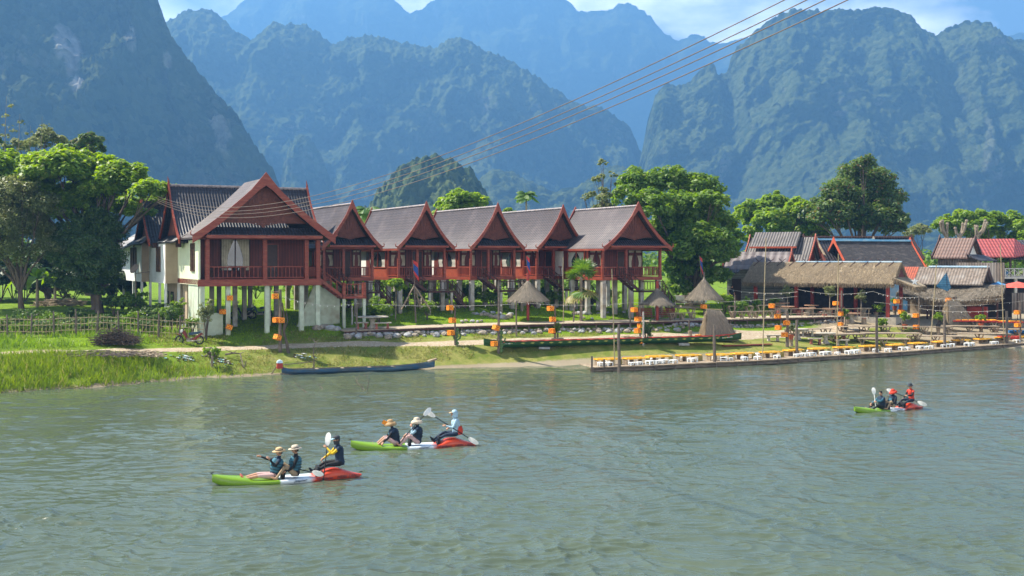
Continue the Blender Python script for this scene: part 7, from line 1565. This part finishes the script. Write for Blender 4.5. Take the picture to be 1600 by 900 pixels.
# junk heap between the last bungalow and the big tree
b = on(1062, 482); t = empty('junk_pile', b, 0, 'pile of planks, crates and tarps under the big tree', 'junk pile'); rg = random.Random(5)
for nm, m, n in (('planks', M['wood_tan'], 14), ('crates', M['white_wood'], 6), ('tarp', M['blue_sheet'], 5)):
    g = MB(); [g.box((rg.uniform(-1.3, 1.8), rg.uniform(-.5, .5), rg.uniform(.1, 1.1)), (rg.uniform(.5, 1.5), rg.uniform(.2, .6), rg.uniform(.06, .35)), rz=rg.uniform(-.4, .4), ry=rg.uniform(-.2, .2)) for _ in range(n)]; g.build(nm, m, t)
# satellite dish on the white wing
b = P(212, 448, 76.5); t = empty('satellite_dish', b, 0, 'dark satellite dish on a bracket before the white rear wing', 'satellite dish'); g = MB(); g.lathe([(.02, 0), (.2, .04), (.36, .14)], 16); o = g.build('dish', M['wood_grey'], t); o.location = (0, 0, 1.15); o.rotation_euler = (R(60), 0, R(-30)); g = MB(); g.tube([(0, 0, -1.4), (0, 0, 1.1)], .04, 6); g.tube([(0, 0, .9), (.9, .1, 1.0)], .03, 5); g.build('mast', M['wood_grey'], t)
# motorbikes
def motorbike(loc, rz, label, body, s=1):
    t = empty('motorbike', loc, rz, label, 'motorbike', 'parked motorbikes'); black = blackp
    for x in (-.62, .62):
        g = MB(); vs = []; R0 = .28; n = 20; m_ = 6
        for i in range(n):
            for j in range(m_): a = 2*math.pi*i/n; b_ = 2*math.pi*j/m_; rr = R0-.045+.045*math.cos(b_); vs.append((x+rr*math.cos(a), .04*math.sin(b_), R0+rr*math.sin(a)))
        g.add(vs, [(i*m_+j, i*m_+(j+1) % m_, ((i+1) % n)*m_+(j+1) % m_, ((i+1) % n)*m_+j) for i in range(n) for j in range(m_)]); w = g.build('wheel', black, t, smooth=True)
        g = MB(); [g.bar((x, 0, R0), (x+.22*math.cos(k*.785), 0, R0+.22*math.sin(k*.785)), .012) for k in range(8)]; g.build('rim', M['white_wood'], w)
    g = MB(); g.prism([(-.42, .75), (-.28, .85), (-.1, .42), (.25, .40), (.75, .72), (.8, .66), (.4, .3), (-.12, .28)], -.1, .1); g.build('body', body, t)
    g = MB(); g.prism([(-.02, .66), (.1, .74), (.62, .80), (.72, .76), (.5, .64), (.1, .58)], -.12, .12); g.build('seat', mat('bike_seat', (.03, .07, .12), rough=.5), t)
    g = MB(); g.tube([(-.62, 0, .28), (-.36, 0, .95)], .035, 6); g.tube([(-.36, -.3, 1.0), (-.38, 0, .95), (-.36, .3, 1.0)], .018, 6); g.build('handlebar', black, t)
    g = MB(); g.box((-.46, 0, .82), (.14, .2, .16)); g.build('headlight', M['white_panel'], t)
    for s_ in (-.25, .25): g = MB(); g.tube([(-.36, s_, 1.0), (-.34, s_*1.1, 1.14)], .01, 4); g.lathe([(.05, 1.13), (.06, 1.2), (.03, 1.24)], 8, c=(-.34, s_*1.1, 0), sx=.4); g.build('mirror', M['white_wood'], t)
    g = MB(); g.box((.05, 0, .3), (.4, .2, .22)); g.tube([(.1, -.13, .22), (.75, -.15, .3)], .035, 6); g.build('engine', M['cement'], t)
    g = MB(); g.box((-.62, 0, .6), (.34, .09, .03), ry=.3); g.box((.68, 0, .58), (.34, .12, .03), ry=-.3); g.build('mudguard', body, t)
motorbike(at_px(296, 68.3), R(-4), 'red motorbike parked on the grass by the bamboo fence', mat('dull_red_paint', (.22, .03, .02), (.14, .02, .015), rough=.4))
motorbike(at_px(380, 78), R(10), 'dark motorbike parked in the shade under the large house', blackp); motorbike(at_px(405, 79), R(15), 'another dark motorbike under the large house, further right', bblue)
# string lights
def wire_pts(a, b, sag, n=14): return [a+(b-a)*(i/n)-Vector((0, 0, sag*4*(i/n)*(1-i/n))) for i in range(n+1)]
wirem = mat('pale_wire', (.45, .42, .36), rough=.6); bulbm = mat('white_bulb', (.85, .85, .82), rough=.3)
def string_light(label, a, b, sag, bulbs=10):
    t = empty('string_light', a, 0, label, 'string light', 'string lights over the bank'); L = [p-a for p in wire_pts(a, b, sag)]; g = MB(); g.tube(L, .011, 4); g.build('wire', wirem, t); g = MB()
    for k in range(1, bulbs): f = k/bulbs*(len(L)-1); i = int(f); p = L[i]+(L[min(i+1, len(L)-1)]-L[i])*(f-i); g.lathe([(.01, -.02), (.024, -.05), (.02, -.08), (.008, -.10)], 6, c=p)
    g.build('bulbs', bulbm, t)
Y = lambda px, py: on(px, py).y
for (l, x0, y0, Z0, x1, y1, Z1, s) in [('string of lights from the forked pole to the boardwalk end', 441, 463, 67.5, 556, 474, 71.5, .3), ('string of lights from the boardwalk end to the biggest thatched parasol', 556, 474, 71.5, 807, 475, 75, .15), ('string of lights from the biggest thatched parasol past the palm', 807, 472, 75, 985, 473, 79.3, .2), ('string of lights from the park benches to the terrace', 985, 473, 79.3, 1246, 463, 88, .2), ('string of lights along the eave of the thatched hall', 1122, 448, 92, 1246, 456, 89, .3), ('string of lights from the hall post to the red corner post', 1246, 452, 89, 1366, 455, 89, .3), ('string of lights from the red corner post to the yard pole', 1366, 456, 88, 1436, 464, 87, .2), ('string of lights from the yard pole across the bar', 1436, 463, 87, 1570, 466, 88, .2), ('lower string of lights before the bar', 1436, 482, 86, 1570, 484, 84, .2), ('string of lights over the bamboo platforms to the right edge', 1366, 472, 88, 1600, 470, 92, .35)]:
    string_light(l, P(x0, y0, Z0), P(x1, y1, Z1), s, 10)
# power lines
wire_m = mat('power_cable', (.16, .12, .09), (.12, .09, .07), rough=.6)
for k in range(4):
    g = MB(); off = (0, .19, .34, .52)[k]; L = []
    for i in range(61):
        q = i/60*1.12; L.append(Vector((-27+31.8*q, 82-62*q, 11.8-10.41*q+9.77*q*q-off*(1 if q > .3 else .55+q*1.5))))
    g.tube([p-L[0] for p in L], [.0105]*61, 5); o = g.build('power_line', wire_m); o.location = L[0]; tag(o, ['topmost', 'second', 'third', 'lowest'][k]+' of the four power cables crossing the sky from upper right', 'power cable', 'overhead power cables')
# ---------------------------------------------------------------- kayaks and paddlers
SKIN = mat('skin', (.46, .25, .16), (.40, .21, .13), scale=8, rough=.55)
def cloth(name, c, r=.8): return mat(name, c, tuple(q*.75 for q in c), scale=9, rough=r, bump=.25)
CL = dict(navy=cloth('navy_cloth', (.018, .035, .065)), black=cloth('black_cloth', (.015, .017, .02)), teal=cloth('teal_cloth', (.05, .16, .22)), paleblue=cloth('pale_blue_cloth', (.36, .52, .62)), yellow=cloth('yellow_sleeve', (.75, .50, .02)), red=cloth('red_cloth_shirt', (.55, .05, .025)), khaki=cloth('khaki_cloth', (.36, .26, .16)), straw=cloth('straw_hat', (.55, .38, .2)), tan=cloth('tan_hat_cloth', (.42, .27, .13)), beige=cloth('beige_hat_cloth', (.60, .50, .38)), grey=cloth('dark_grey_cloth', (.04, .045, .055)), orange=cloth('orange_cloth', (.85, .28, .02)), pink=cloth('pink_cloth', (.55, .36, .34)), skin=SKIN, hair=cloth('black_hair', (.012, .01, .009)), eye=mat('dark_eye', (.01, .01, .01), rough=.2), shoe=cloth('pink_sandal', (.75, .2, .16)))
def ik(a, b, l1, l2, pole):
    a = Vector(a); b = Vector(b); d = b-a; L = min(d.length, (l1+l2)*.995); d.normalize(); b = a+d*L
    x = (l1*l1-l2*l2+L*L)/(2*L); h = math.sqrt(max(l1*l1-x*x, 0)); p = Vector(pole); p = (p-d*p.dot(d)).normalized(); return a+d*x+p*h, b
def person(label, hip, rz, lean, handL, handR, footL, footR, cols, headyaw=0, headpitch=0, hat=None, vest='navy', group=None, mouthcover=None, side=0, gripL=True, gripR=True, kneeL=None, kneeR=None):
    """faces local +x, y to its left; coordinates relative to the hip"""
    t = empty('person', hip, rz, label, 'person', group); up = Vector((math.sin(lean), side, math.cos(lean))).normalized(); fw = Vector((math.cos(lean), 0, -math.sin(lean)))
    pel = Vector((0, 0, .1)); waist = pel+up*.16; chest = pel+up*.36; neck = pel+up*.53; head = neck+up*.13+Vector((.03, 0, .03))
    sh = {s: chest+up*.11+Vector((0, s*.18, 0)) for s in (1, -1)}; hp = {s: pel+Vector((.02, s*.09, -.01)) for s in (1, -1)}
    g = MB(); seg = []
    def T(pts, rad, tagn, n=10):
        g.tube(pts, rad, n)
        for a, b in zip(pts[:-1], pts[1:]): seg.append((np.array(a), np.array(b), tagn))
    T([pel-up*.08, pel, waist, chest, chest+up*.1, neck-up*.02], [.12, .145, .13, .155, .135, .06], 'torso', 14)
    T([chest+up*.1+Vector((0, .19, 0)), chest+up*.12, chest+up*.1-Vector((0, .19, 0))], [.06, .08, .06], 'torso')
    T([neck-up*.04, neck+up*.07], [.058, .052], 'neck'); hands = {}
    for s, hd, grip in ((1, handL, gripL), (-1, handR, gripR)):
        el, wr = ik(sh[s], Vector(hd), .28, .25, (-.3, s*.6, -1)); T([sh[s], sh[s]+(el-sh[s])*.5, el], [.062, .05, .043], 'upper'); T([el, el+(wr-el)*.4, wr], [.043, .039, .027], 'fore')
        d = (wr-el).normalized(); sd_ = d.cross(Vector((0, 0, 1))); sd_ = sd_.normalized() if sd_.length > .1 else Vector((0, 1, 0)); nn_ = sd_.cross(d)
        palm = wr+d*.085; T([wr-d*.01, wr+d*.04, palm], [.026, .034, .034], 'hand', 8); hands[s] = palm
        for k in range(4):
            o = palm+sd_*(k-1.5)*.02; L = (.036, .042, .04, .03)[k]; c = 1.0 if grip else .35
            p1 = o+d*L*.9; p2 = p1+(d*(.5-.6*c)-nn_*c)*L*.8; p3 = p2+(-d*.8*c+d*.3*(1-c)-nn_*.5)*L*.6; T([o-d*.01, p1, p2, p3], [.0105, .0105, .010, .009], 'hand', 6)
        o = wr+d*.035+sd_*-.03*s; T([o, o-sd_*s*.025+d*.03-nn_*.01, o-sd_*s*.012+d*.06-nn_*.03], [.013, .012, .010], 'hand', 6)
    for s, ft, kp in ((1, footL, kneeL), (-1, footR, kneeR)):
        kn, an = ik(hp[s], Vector(ft), .42, .41, kp or (.3, s*.25, 1)); T([hp[s], hp[s]+(kn-hp[s])*.4, kn], [.088, .08, .056], 'thigh', 12); T([kn, kn+(an-kn)*.35, an], [.054, .052, .034], 'shin', 10)
        d = (an-kn).normalized(); f = (Vector((.8, 0, .35)) if d.z > -.75 else Vector((1, 0, 0))); f = (f-d*f.dot(d)*.6).normalized(); T([an+d*.02-f*.05, an+d*.035+f*.06, an+d*.03+f*.15], [.034, .036, .024], 'foot', 8)
    # head with face
    Rh = Matrix.Rotation(headyaw, 3, 'Z') @ Matrix.Rotation(headpitch, 3, 'Y'); H_ = lambda x, y, z: head+Rh @ Vector((x, y, z)); hm = MB(); hv = []; rn, cn = 14, 18
    for i in range(rn+1):
        ph = math.pi*i/rn; 
        for j in range(cn):
            a = 2*math.pi*j/cn; x, y, z = math.sin(ph)*math.cos(a), math.sin(ph)*math.sin(a), math.cos(ph); jaw = 1-.22*max(0, -z)**1.2
            X_ = x*.093*jaw+.008*(z < 0)*max(0, x); hv.append(H_(X_, y*.073*jaw, z*.118))
    hm_f = [(i*cn+j, i*cn+(j+1) % cn, (i+1)*cn+(j+1) % cn, (i+1)*cn+j) for i in range(rn) for j in range(cn)]
    g.add(hv, [f[::-1] for f in hm_f]); seg.append((np.array(H_(0, 0, -.06)), np.array(H_(0, 0, .06)), 'head'))
    g.tube([H_(.085, 0, .025), H_(.105, 0, -.012), H_(.092, 0, -.026)], [.009, .015, .011], 7); g.tube([H_(.075, -.02, -.055), H_(.09, 0, -.053), H_(.075, .02, -.055)], [.006, .009, .006], 6); g.tube([H_(.078, -.035, .03), H_(.088, 0, .035), H_(.078, .035, .03)], .009, 6)
    for s in (1, -1): g.tube([H_(-.005, s*.072, .025), H_(-.015, s*.084, .0), H_(0, s*.074, -.03)], [.012, .014, .009], 6)
    tmp = g.build('tmp_body', SKIN); rm = tmp.modifiers.new('r', 'REMESH'); rm.mode = 'VOXEL'; rm.voxel_size = .0085; sm = tmp.modifiers.new('s', 'SMOOTH'); sm.iterations = 2; sm.factor = .4
    dg = bpy.context.evaluated_depsgraph_get(); me = bpy.data.meshes.new_from_object(tmp.evaluated_get(dg)); bpy.data.objects.remove(tmp)
    o = bpy.data.objects.new('body', me); COL.objects.link(o); o.parent = t; me.materials.clear(); keys = ['skin']+sorted(set(cols.values())-{'skin'})
    for k in keys: me.materials.append(CL[k])
    n = len(me.polygons); C = np.zeros(n*3, np.float32); me.polygons.foreach_get('center', C); C = C.reshape(-1, 3); best = np.full(n, 9e9); mi = np.zeros(n, np.int32)
    for a, b, tg in seg:
        ab = b-a; q = np.clip(((C-a)@ab)/(ab@ab+1e-9), 0, 1); d = np.linalg.norm(C-(a+q[:, None]*ab), axis=1)-{'torso': .1, 'thigh': .05, 'head': .07, 'upper': .04}.get(tg, .03); k = keys.index(cols.get(tg, 'skin')); w = d < best; mi[w] = k; best = np.minimum(best, d)
    me.polygons.foreach_set('material_index', mi); me.polygons.foreach_set('use_smooth', np.ones(n, dtype=bool)); me.update()
    for s in (1, -1): e = MB(); e.lathe([(.001, -.011), (.0095, -.005), (.011, 0), (.0095, .005), (.001, .011)], 8, c=tuple(H_(.083, s*.031, .012))); e.build('eye', CL['eye'], t, smooth=True)
    # life vest
    if vest:
        v = MB(); n_ = 18; vs = []; side_ = Vector((0, 1, 0)); levels = [(.10, .165, .15), (.16, .17, .165), (.23, .17, .165), (.30, .185, .175), (.37, .195, .18), (.44, .19, .17), (.50, .15, .12)]
        for (h, ry, rx) in levels:
            for j in range(n_): a = 2*math.pi*j/n_; vs.append(pel+up*h+fw*math.cos(a)*rx+side_*math.sin(a)*ry*(1 if abs(math.sin(a)) < .8 or h < .4 else .8))
        v.add(vs, [(i*n_+j, i*n_+(j+1) % n_, (i+1)*n_+(j+1) % n_, (i+1)*n_+j) for i in range(len(levels)-1) for j in range(n_)]); vo = v.build('life_vest', CL[vest], t, smooth=True)
        b_ = MB()
        for h in (.18, .27, .36):
            L = [pel+up*h+fw*math.cos(2*math.pi*j/n_)*.182+side_*math.sin(2*math.pi*j/n_)*.192 for j in range(n_+1)]; b_.tube(L, .010, 5)
        b_.build('straps', CL['black'] if vest != 'black' else CL['teal'], vo)
        b_ = MB(); b_.box(pel+up*.33+fw*.175+Vector((0, .0, 0)), (.03, .2, .12), ry=lean); b_.build('chest_panel', CL['teal'], vo)
    # headwear
    def hatmesh(prof, mname, name='hat', sx=1.15, dz=0, dx=0):
        h = MB(); vs = []; n_ = 20
        for r, z in prof:
            for j in range(n_): a = 2*math.pi*j/n_; vs.append(H_(r*math.cos(a)*sx+dx-.005, r*math.sin(a), z+dz))
        h.add(vs, [(i*n_+j, i*n_+(j+1) % n_, (i+1)*n_+(j+1) % n_, (i+1)*n_+j) for i in range(len(prof)-1) for j in range(n_)]+[tuple(range((len(prof)-1)*n_, len(prof)*n_))]); return h.build(name, CL[mname], t, smooth=True)
    hair = MB(); vs = []
    for i in range(8):
        ph = math.pi*.62*i/7
        for j in range(cn): a = 2*math.pi*j/cn; k = 1.07; fr = 1 if math.cos(a) < .45 else .72; vs.append(H_(math.sin(ph*fr)*math.cos(a)*.093*k-.006, math.sin(ph*fr)*math.sin(a)*.074*k, math.cos(ph*fr)*.120*k))
    hair.add(vs, [((i+1)*cn+j, (i+1)*cn+(j+1) % cn, i*cn+(j+1) % cn, i*cn+j) for i in range(7) for j in range(cn)]); hair.build('hair', CL['hair'], t, smooth=True)
    if hat:
        kind, c = hat
        if kind == 'wide': ho = hatmesh([(.18, .035), (.185, .045), (.10, .065), (.095, .09), (.085, .135), (.05, .15)], c); hb = MB(); hb.tube([H_(.1*1.15*math.cos(a), .1*math.sin(a), .075) for a in [2*math.pi*k/16 for k in range(17)]], .011, 5); hb.build('hat_band', CL['black'], ho)
        if kind == 'floppy': hatmesh([(.17, -.06), (.19, -.02), (.14, .045), (.10, .06), (.095, .10), (.08, .14), (.04, .155)], c)
        if kind == 'bucket': hatmesh([(.135, .02), (.14, .03), (.095, .06), (.09, .10), (.075, .14), (.03, .15)], c)
        if kind == 'hood': hatmesh([(.095, -.12), (.10, -.06), (.10, 0), (.102, .05), (.09, .1), (.05, .14), (.01, .15)], c, 'hood', 1.1, 0, -.028); vz = MB(); vz.box(H_(.12, 0, .055), (.11, .13, .015), ry=.2); vz.build('visor', CL['straw'], t)
        if kind == 'cap': hatmesh([(.098, .03), (.10, .06), (.09, .1), (.06, .13), (.01, .14)], c); vz = MB(); vz.box(H_(.13, 0, .05), (.12, .14, .015), ry=.25); vz.build('visor', CL['paleblue'], t)
    if mouthcover: m_ = MB(); vs = [H_(math.cos(a)*r*1.2+.004, math.sin(a)*r, z) for r, z in ((.066, -.13), (.076, -.09), (.080, -.045), (.080, -.01)) for a in [2*math.pi*j/16 for j in range(16)]]; m_.add(vs, [(i*16+j, i*16+(j+1) % 16, (i+1)*16+(j+1) % 16, (i+1)*16+j) for i in range(3) for j in range(16)]); m_.build('face_mask', CL[mouthcover], t, smooth=True)
    Mx = Matrix.Translation(hip) @ Matrix.Rotation(rz, 4, 'Z'); return t, {k: Mx @ v for k, v in hands.items()}
def paddle(a, b, label, blade='white', two=True, bl=.42):
    """shaft from a to b with blades beyond the ends"""
    a = Vector(a); b = Vector(b); mid = (a+b)/2; t = empty('paddle', mid, 0, label, 'paddle'); A = a-mid; B = b-mid; g = MB(); g.tube([A, B], .016, 8); g.build('shaft', CL['black'] if blade == 'white' else M['white_panel'], t)
    d = (B-A).normalized(); s = d.cross(Vector((0, 1, .2))).normalized(); nrm = s.cross(d)
    for e, sg in ((B, 1), (A, -1))[:2 if two else 1]:
        g = MB(); L = []; prof = [(0, .018), (.12, .055), (.3, .08), (.55, .088), (.8, .075), (.95, .04), (1, .015)]
        vs = [];
        for u, w in prof: c = e+d*sg*bl*u+nrm*.05*(u-.5)**2*2; vs += [c-s*w-nrm*.006, c+s*w-nrm*.006, c+s*w+nrm*.006, c-s*w+nrm*.006]
        fs = [(0, 1, 2, 3)]+[(len(prof)*4-4+q) for q in []]
        for i in range(len(prof)-1):
            for q in range(4): fs.append((i*4+q, i*4+(q+1) % 4, i*4+4+(q+1) % 4, i*4+4+q))
        n4 = len(prof)*4; fs.append((n4-4, n4-3, n4-2, n4-1)); g.add(vs, [f for f in fs if len(f) == 4]); g.build('blade', M['white_panel'], t)
    return t
# kayak hull
def kayak_mat():
    m = bpy.data.materials.new('kayak_plastic'); m.use_nodes = True; n = m.node_tree.nodes; l = m.node_tree.links; b = n['Principled BSDF']; b.inputs['Roughness'].default_value = .33
    t = n.new('ShaderNodeTexCoord'); s = n.new('ShaderNodeSeparateXYZ'); l.new(t.outputs['Object'], s.inputs[0]); ns = n.new('ShaderNodeTexNoise'); ns.inputs['Scale'].default_value = 5; l.new(t.outputs['Object'], ns.inputs[0])
    a = n.new('ShaderNodeMath'); a.operation = 'MULTIPLY_ADD'; a.inputs[1].default_value = .22; l.new(ns.outputs['Fac'], a.inputs[0]); l.new(s.outputs[0], a.inputs[2])
    mr = n.new('ShaderNodeMapRange'); mr.inputs[1].default_value = -2.2; mr.inputs[2].default_value = 2.2; l.new(a.outputs[0], mr.inputs[0]); r = n.new('ShaderNodeValToRGB'); e = r.color_ramp.elements
    e[0].position = 0; e[0].color = (.15, .275, .012, 1); e[1].position = 1; e[1].color = (.56, .05, .012, 1)
    for p, c in ((.455, (.15, .275, .012, 1)), (.468, (.60, .66, .68, 1)), (.665, (.60, .66, .68, 1)), (.70, (.56, .05, .012, 1))): q = e.new(p); q.color = c
    l.new(mr.outputs[0], r.inputs[0]); l.new(r.outputs[0], b.inputs['Base Color']); return m
KM = kayak_mat()
def kayak(loc, rz, label):
    t = empty('kayak', loc, rz, label, 'kayak', 'tandem kayaks on the river'); n = 44; m_ = 16; L = 4.4; vs = []
    for i in range(n+1):
        s = i/n; x = -L/2+L*s; w = .42*max(.02, math.sin(math.pi*min(1, max(0, s))**1.0))**.55*(1 if s < .5 else .96); keel = -.10+.20*max(0, (.16-s)/.16)**2+.13*max(0, (s-.86)/.14)**2; deck = .20+.13*max(0, (.3-s)/.3)**1.5+(.13*math.exp(-((s-.80)/.09)**2)) - .02*math.sin(math.pi*s)-.12*max(0, (s-.86)/.14)
        for j in range(m_):
            a = 2*math.pi*j/m_; c, sn = math.cos(a), math.sin(a); y = w*(abs(c)**.7)*(1 if c > 0 else -1); z = keel+(deck-keel)*(.5+.5*(abs(sn)**.75)*(1 if sn > 0 else -1))
            if sn > .5 and .22 < s < .74: z -= .09*min(1, (s-.22)/.05, (.74-s)/.05)*(1 if abs(c) < .75 else 0)
            vs.append((x, y, z))
    g = MB(); g.add(vs, [(i*m_+j, i*m_+(j+1) % m_, (i+1)*m_+(j+1) % m_, (i+1)*m_+j) for i in range(n) for j in range(m_)]); g.add([vs[j] for j in range(m_)], [tuple(range(m_))[::-1]]); g.add([vs[n*m_+j] for j in range(m_)], [tuple(range(m_))]); g.f = [tuple(reversed(f)) for f in g.f]; g.build('hull', KM, t, smooth=True)
    for x0 in (-.15, .85): g = MB(); g.box((x0, 0, .22), (.08, .42, .34), ry=.2); g.build('seat_back', CL['black'], t)
    g = MB(); g.tube([(-L/2+.02, 0, .33), (-L/2-.05, 0, .36), (-L/2+.05, 0, .38)], .014, 6); g.tube([(L/2-.05, 0, .14), (L/2+.03, 0, .15)], .014, 6); g.build('carry_handle', CL['black'], t)
    # dark lettering along the hull side
    for x0, wd, txt in ((.12, .45, 'jaspiwr'), (.78, .5, 'Walderm'), (1.4, .4, 'HRBK LAND')):
        cu = bpy.data.curves.new('lettering', 'FONT'); cu.body = txt; cu.size = .13; cu.shear = .3; cu.extrude = .002; o = bpy.data.objects.new('lettering', cu); COL.objects.link(o); o.parent = t; s = (x0+2.2)/4.4; w = .42*math.sin(math.pi*s)**.55; sl = math.atan2(.42*(math.sin(math.pi*(s+.1))**.55-math.sin(math.pi*s)**.55), .44)
        o.location = (x0, -w-.02, .03); o.rotation_euler = (R(90), 0, -sl); cu.materials.append(CL['navy'] if x0 < 1.2 else CL['grey']); dg = bpy.context.evaluated_depsgraph_get(); lm = bpy.data.meshes.new_from_object(o.evaluated_get(dg)); lo = bpy.data.objects.new('lettering', lm); COL.objects.link(lo); lo.parent = t; lo.location = o.location; lo.rotation_euler = o.rotation_euler; bpy.data.objects.remove(o)
    return t
def kpoint(k, x, y=0, z=0): return k.matrix_basis @ Vector((x, y, z)) if False else Vector(k.location)+Matrix.Rotation(k.rotation_euler.z, 3, 'Z') @ Vector((x, y, z))*k.scale.x
PI = math.pi
def place_kayak(pl, Zl, pr, Zr, label):
    a = Vector((X(pl, Zl), Zl, 0)); b = Vector((X(pr, Zr), Zr, 0)); m = (a+b)/2; return kayak(m, math.atan2(b.y-a.y, b.x-a.x), label)
gp = 'paddlers in the kayaks'
# nearest kayak
k1 = place_kayak(331, 33.2, 565, 34.6, 'nearest green, white and red kayak, with the paddler in yellow sleeves'); rz = k1.rotation_euler.z+PI
person('person in wide straw hat leaning back with both fists raised, front of the nearest kayak', kpoint(k1, -.42, 0, .10), rz, -.28, (.16, .34, .62), (.34, -.36, .60), (.86, .12, .06), (.84, -.12, .06), dict(torso='navy', upper='black', fore='black', thigh='pink', shin='skin', foot='shoe'), .35, .1, ('wide', 'straw'), 'teal', gp)
person('person in banded straw sun hat, in the middle of the nearest kayak', kpoint(k1, .20, 0, .12), rz, -.05, (.30, .2, .2), (.30, -.22, .16), (.58, .27, .03), (.56, -.27, .03), dict(torso='black', upper='black', fore='black', thigh='khaki', shin='khaki', foot='skin'), .1, .1, ('wide', 'beige'), 'teal', gp)
paddle(kpoint(k1, -.15, .3, .42), kpoint(k1, .62, -.46, .30), 'paddle lying across the lap in the nearest kayak')
hd = kpoint(k1, 1.55, 0, .36); person('person in cap and mask with yellow sleeves paddling at the stern of the nearest kayak', hd, rz, .12, (.42, .12, .58), (.48, -.22, .20), (.80, .16, -.12), (.78, -.16, -.12), dict(torso='navy', upper='yellow', fore='yellow', thigh='black', shin='black', foot='black'), .25, .1, ('cap', 'grey'), None, gp, mouthcover='grey')
paddle(kpoint(k1, .98, -.40, .02), kpoint(k1, 1.16, .0, .98), 'upright paddle with white blade held in yellow sleeves', two=False)
# second kayak
k2 = place_kayak(547, 39.4, 745, 40.3, 'green, white and red kayak in the middle, with the paddler in pale hood'); rz = k2.rotation_euler.z+PI
person('person in floppy tan sun hat bending forward at the front of the middle kayak', kpoint(k2, -.62, 0, .10), rz, .28, (.50, .22, .12), (.52, -.2, .10), (.70, .16, .04), (.70, -.16, .04), dict(torso='navy', upper='black', fore='black', thigh='pink', shin='skin', foot='skin'), .1, .15, ('floppy', 'tan'), 'navy', gp)
v = MB(); v.box((0, 0, 0), (.20, .02, .14), ry=.5); o = v.build('sun_visor', CL['orange']); o.location = kpoint(k2, -1.02, -.02, .90); tag(o, 'orange see-through sun visor sticking out before the floppy tan hat', 'visor')
person('person in beige hat raising a pale blue sleeve, in the middle of the middle kayak', kpoint(k2, .12, 0, .12), rz, .0, (.22, .1, .62), (.36, -.18, .30), (.62, .2, .03), (.60, -.2, .03), dict(torso='navy', upper='paleblue', fore='paleblue', thigh='pink', shin='pink', foot='skin'), .1, .05, ('floppy', 'beige'), 'navy', gp)
paddle(kpoint(k2, -.34, -.4, .50), kpoint(k2, .36, .1, 1.10), 'slanting black paddle with white blade raised in the middle kayak', two=False)
person('person in pale blue hooded shirt and visor at the stern of the middle kayak', kpoint(k2, 1.50, 0, .36), rz, .1, (.40, .2, .40), (.22, -.25, .26), (.80, .16, -.12), (.78, -.16, -.10), dict(torso='paleblue', upper='paleblue', fore='paleblue', thigh='navy', shin='navy', foot='black'), .2, .05, ('hood', 'paleblue'), None, gp)
paddle(kpoint(k2, .78, .25, 1.02), kpoint(k2, 1.86, -.35, .34), 'slanting paddle held by the hooded paddler in the middle kayak')
v = MB(); v.box((0, 0, -.07), (.15, .22, .16), taper=1.15); v.box((0, 0, .06), (.16, .24, .14), taper=.7); o = v.build('red_bag', CL['red']); o.location = kpoint(k2, 1.63, -.05, .58); tag(o, 'small red bag on the back of the hooded paddler', 'bag')
# far kayak
k3 = place_kayak(1330, 48.7, 1446, 50.5, 'farthest green, white and red kayak, alone on the right side of the river'); rz = k3.rotation_euler.z+PI; k3.scale = (.88,)*3
person('bareheaded dark haired person paddling at the front of the farthest kayak', kpoint(k3, -.45, 0, .10), rz, .08, (.52, .16, .42), (.52, -.18, .28), (.78, .16, .04), (.76, -.16, .04), dict(torso='navy', upper='teal', fore='teal', thigh='black', shin='black', foot='skin'), .25, .05, None, 'navy', gp)[0].scale = (.88,)*3
paddle(kpoint(k3, -1.02, -.2, .12), kpoint(k3, -1.0, -.05, .86), 'white paddle held nearly upright at the front of the farthest kayak', 'pale', True, .3)
person('person in floppy red hat looking down in the middle of the farthest kayak', kpoint(k3, .25, 0, .12), rz, -.05, (.3, .2, .18), (.3, -.2, .14), (.56, .2, .03), (.54, -.2, .03), dict(torso='navy', upper='black', fore='black', thigh='khaki', shin='khaki', foot='skin'), -.1, .3, ('floppy', 'red'), 'navy', gp)[0].scale = (.88,)*3
person('person in black bucket hat and red black shirt at the stern of the farthest kayak', kpoint(k3, 1.48, 0, .36), rz, .1, (.46, .18, .36), (.30, -.25, .16), (.80, .16, -.12), (.78, -.16, -.1), dict(torso='red', upper='black', fore='black', thigh='navy', shin='grey', foot='black'), .25, .2, ('bucket', 'grey'), None, gp)[0].scale = (.88,)*3
paddle(kpoint(k3, .74, .3, .80), kpoint(k3, 1.42, -.45, .42), 'paddle resting in the hands of the paddler in the black bucket hat')
# a few small people on the bank
person('person in dark clothes standing in the shade at the corner of the block wall house', at_px(1143, 96.5)+Vector((0, 0, .85)), R(-60), 0, (.15, .22, .1), (.15, -.22, .1), (.0, .1, -.78), (.02, -.1, -.78), dict(torso='black', upper='black', fore='skin', thigh='navy', shin='navy', foot='black'), 0, 0, None, None, None)
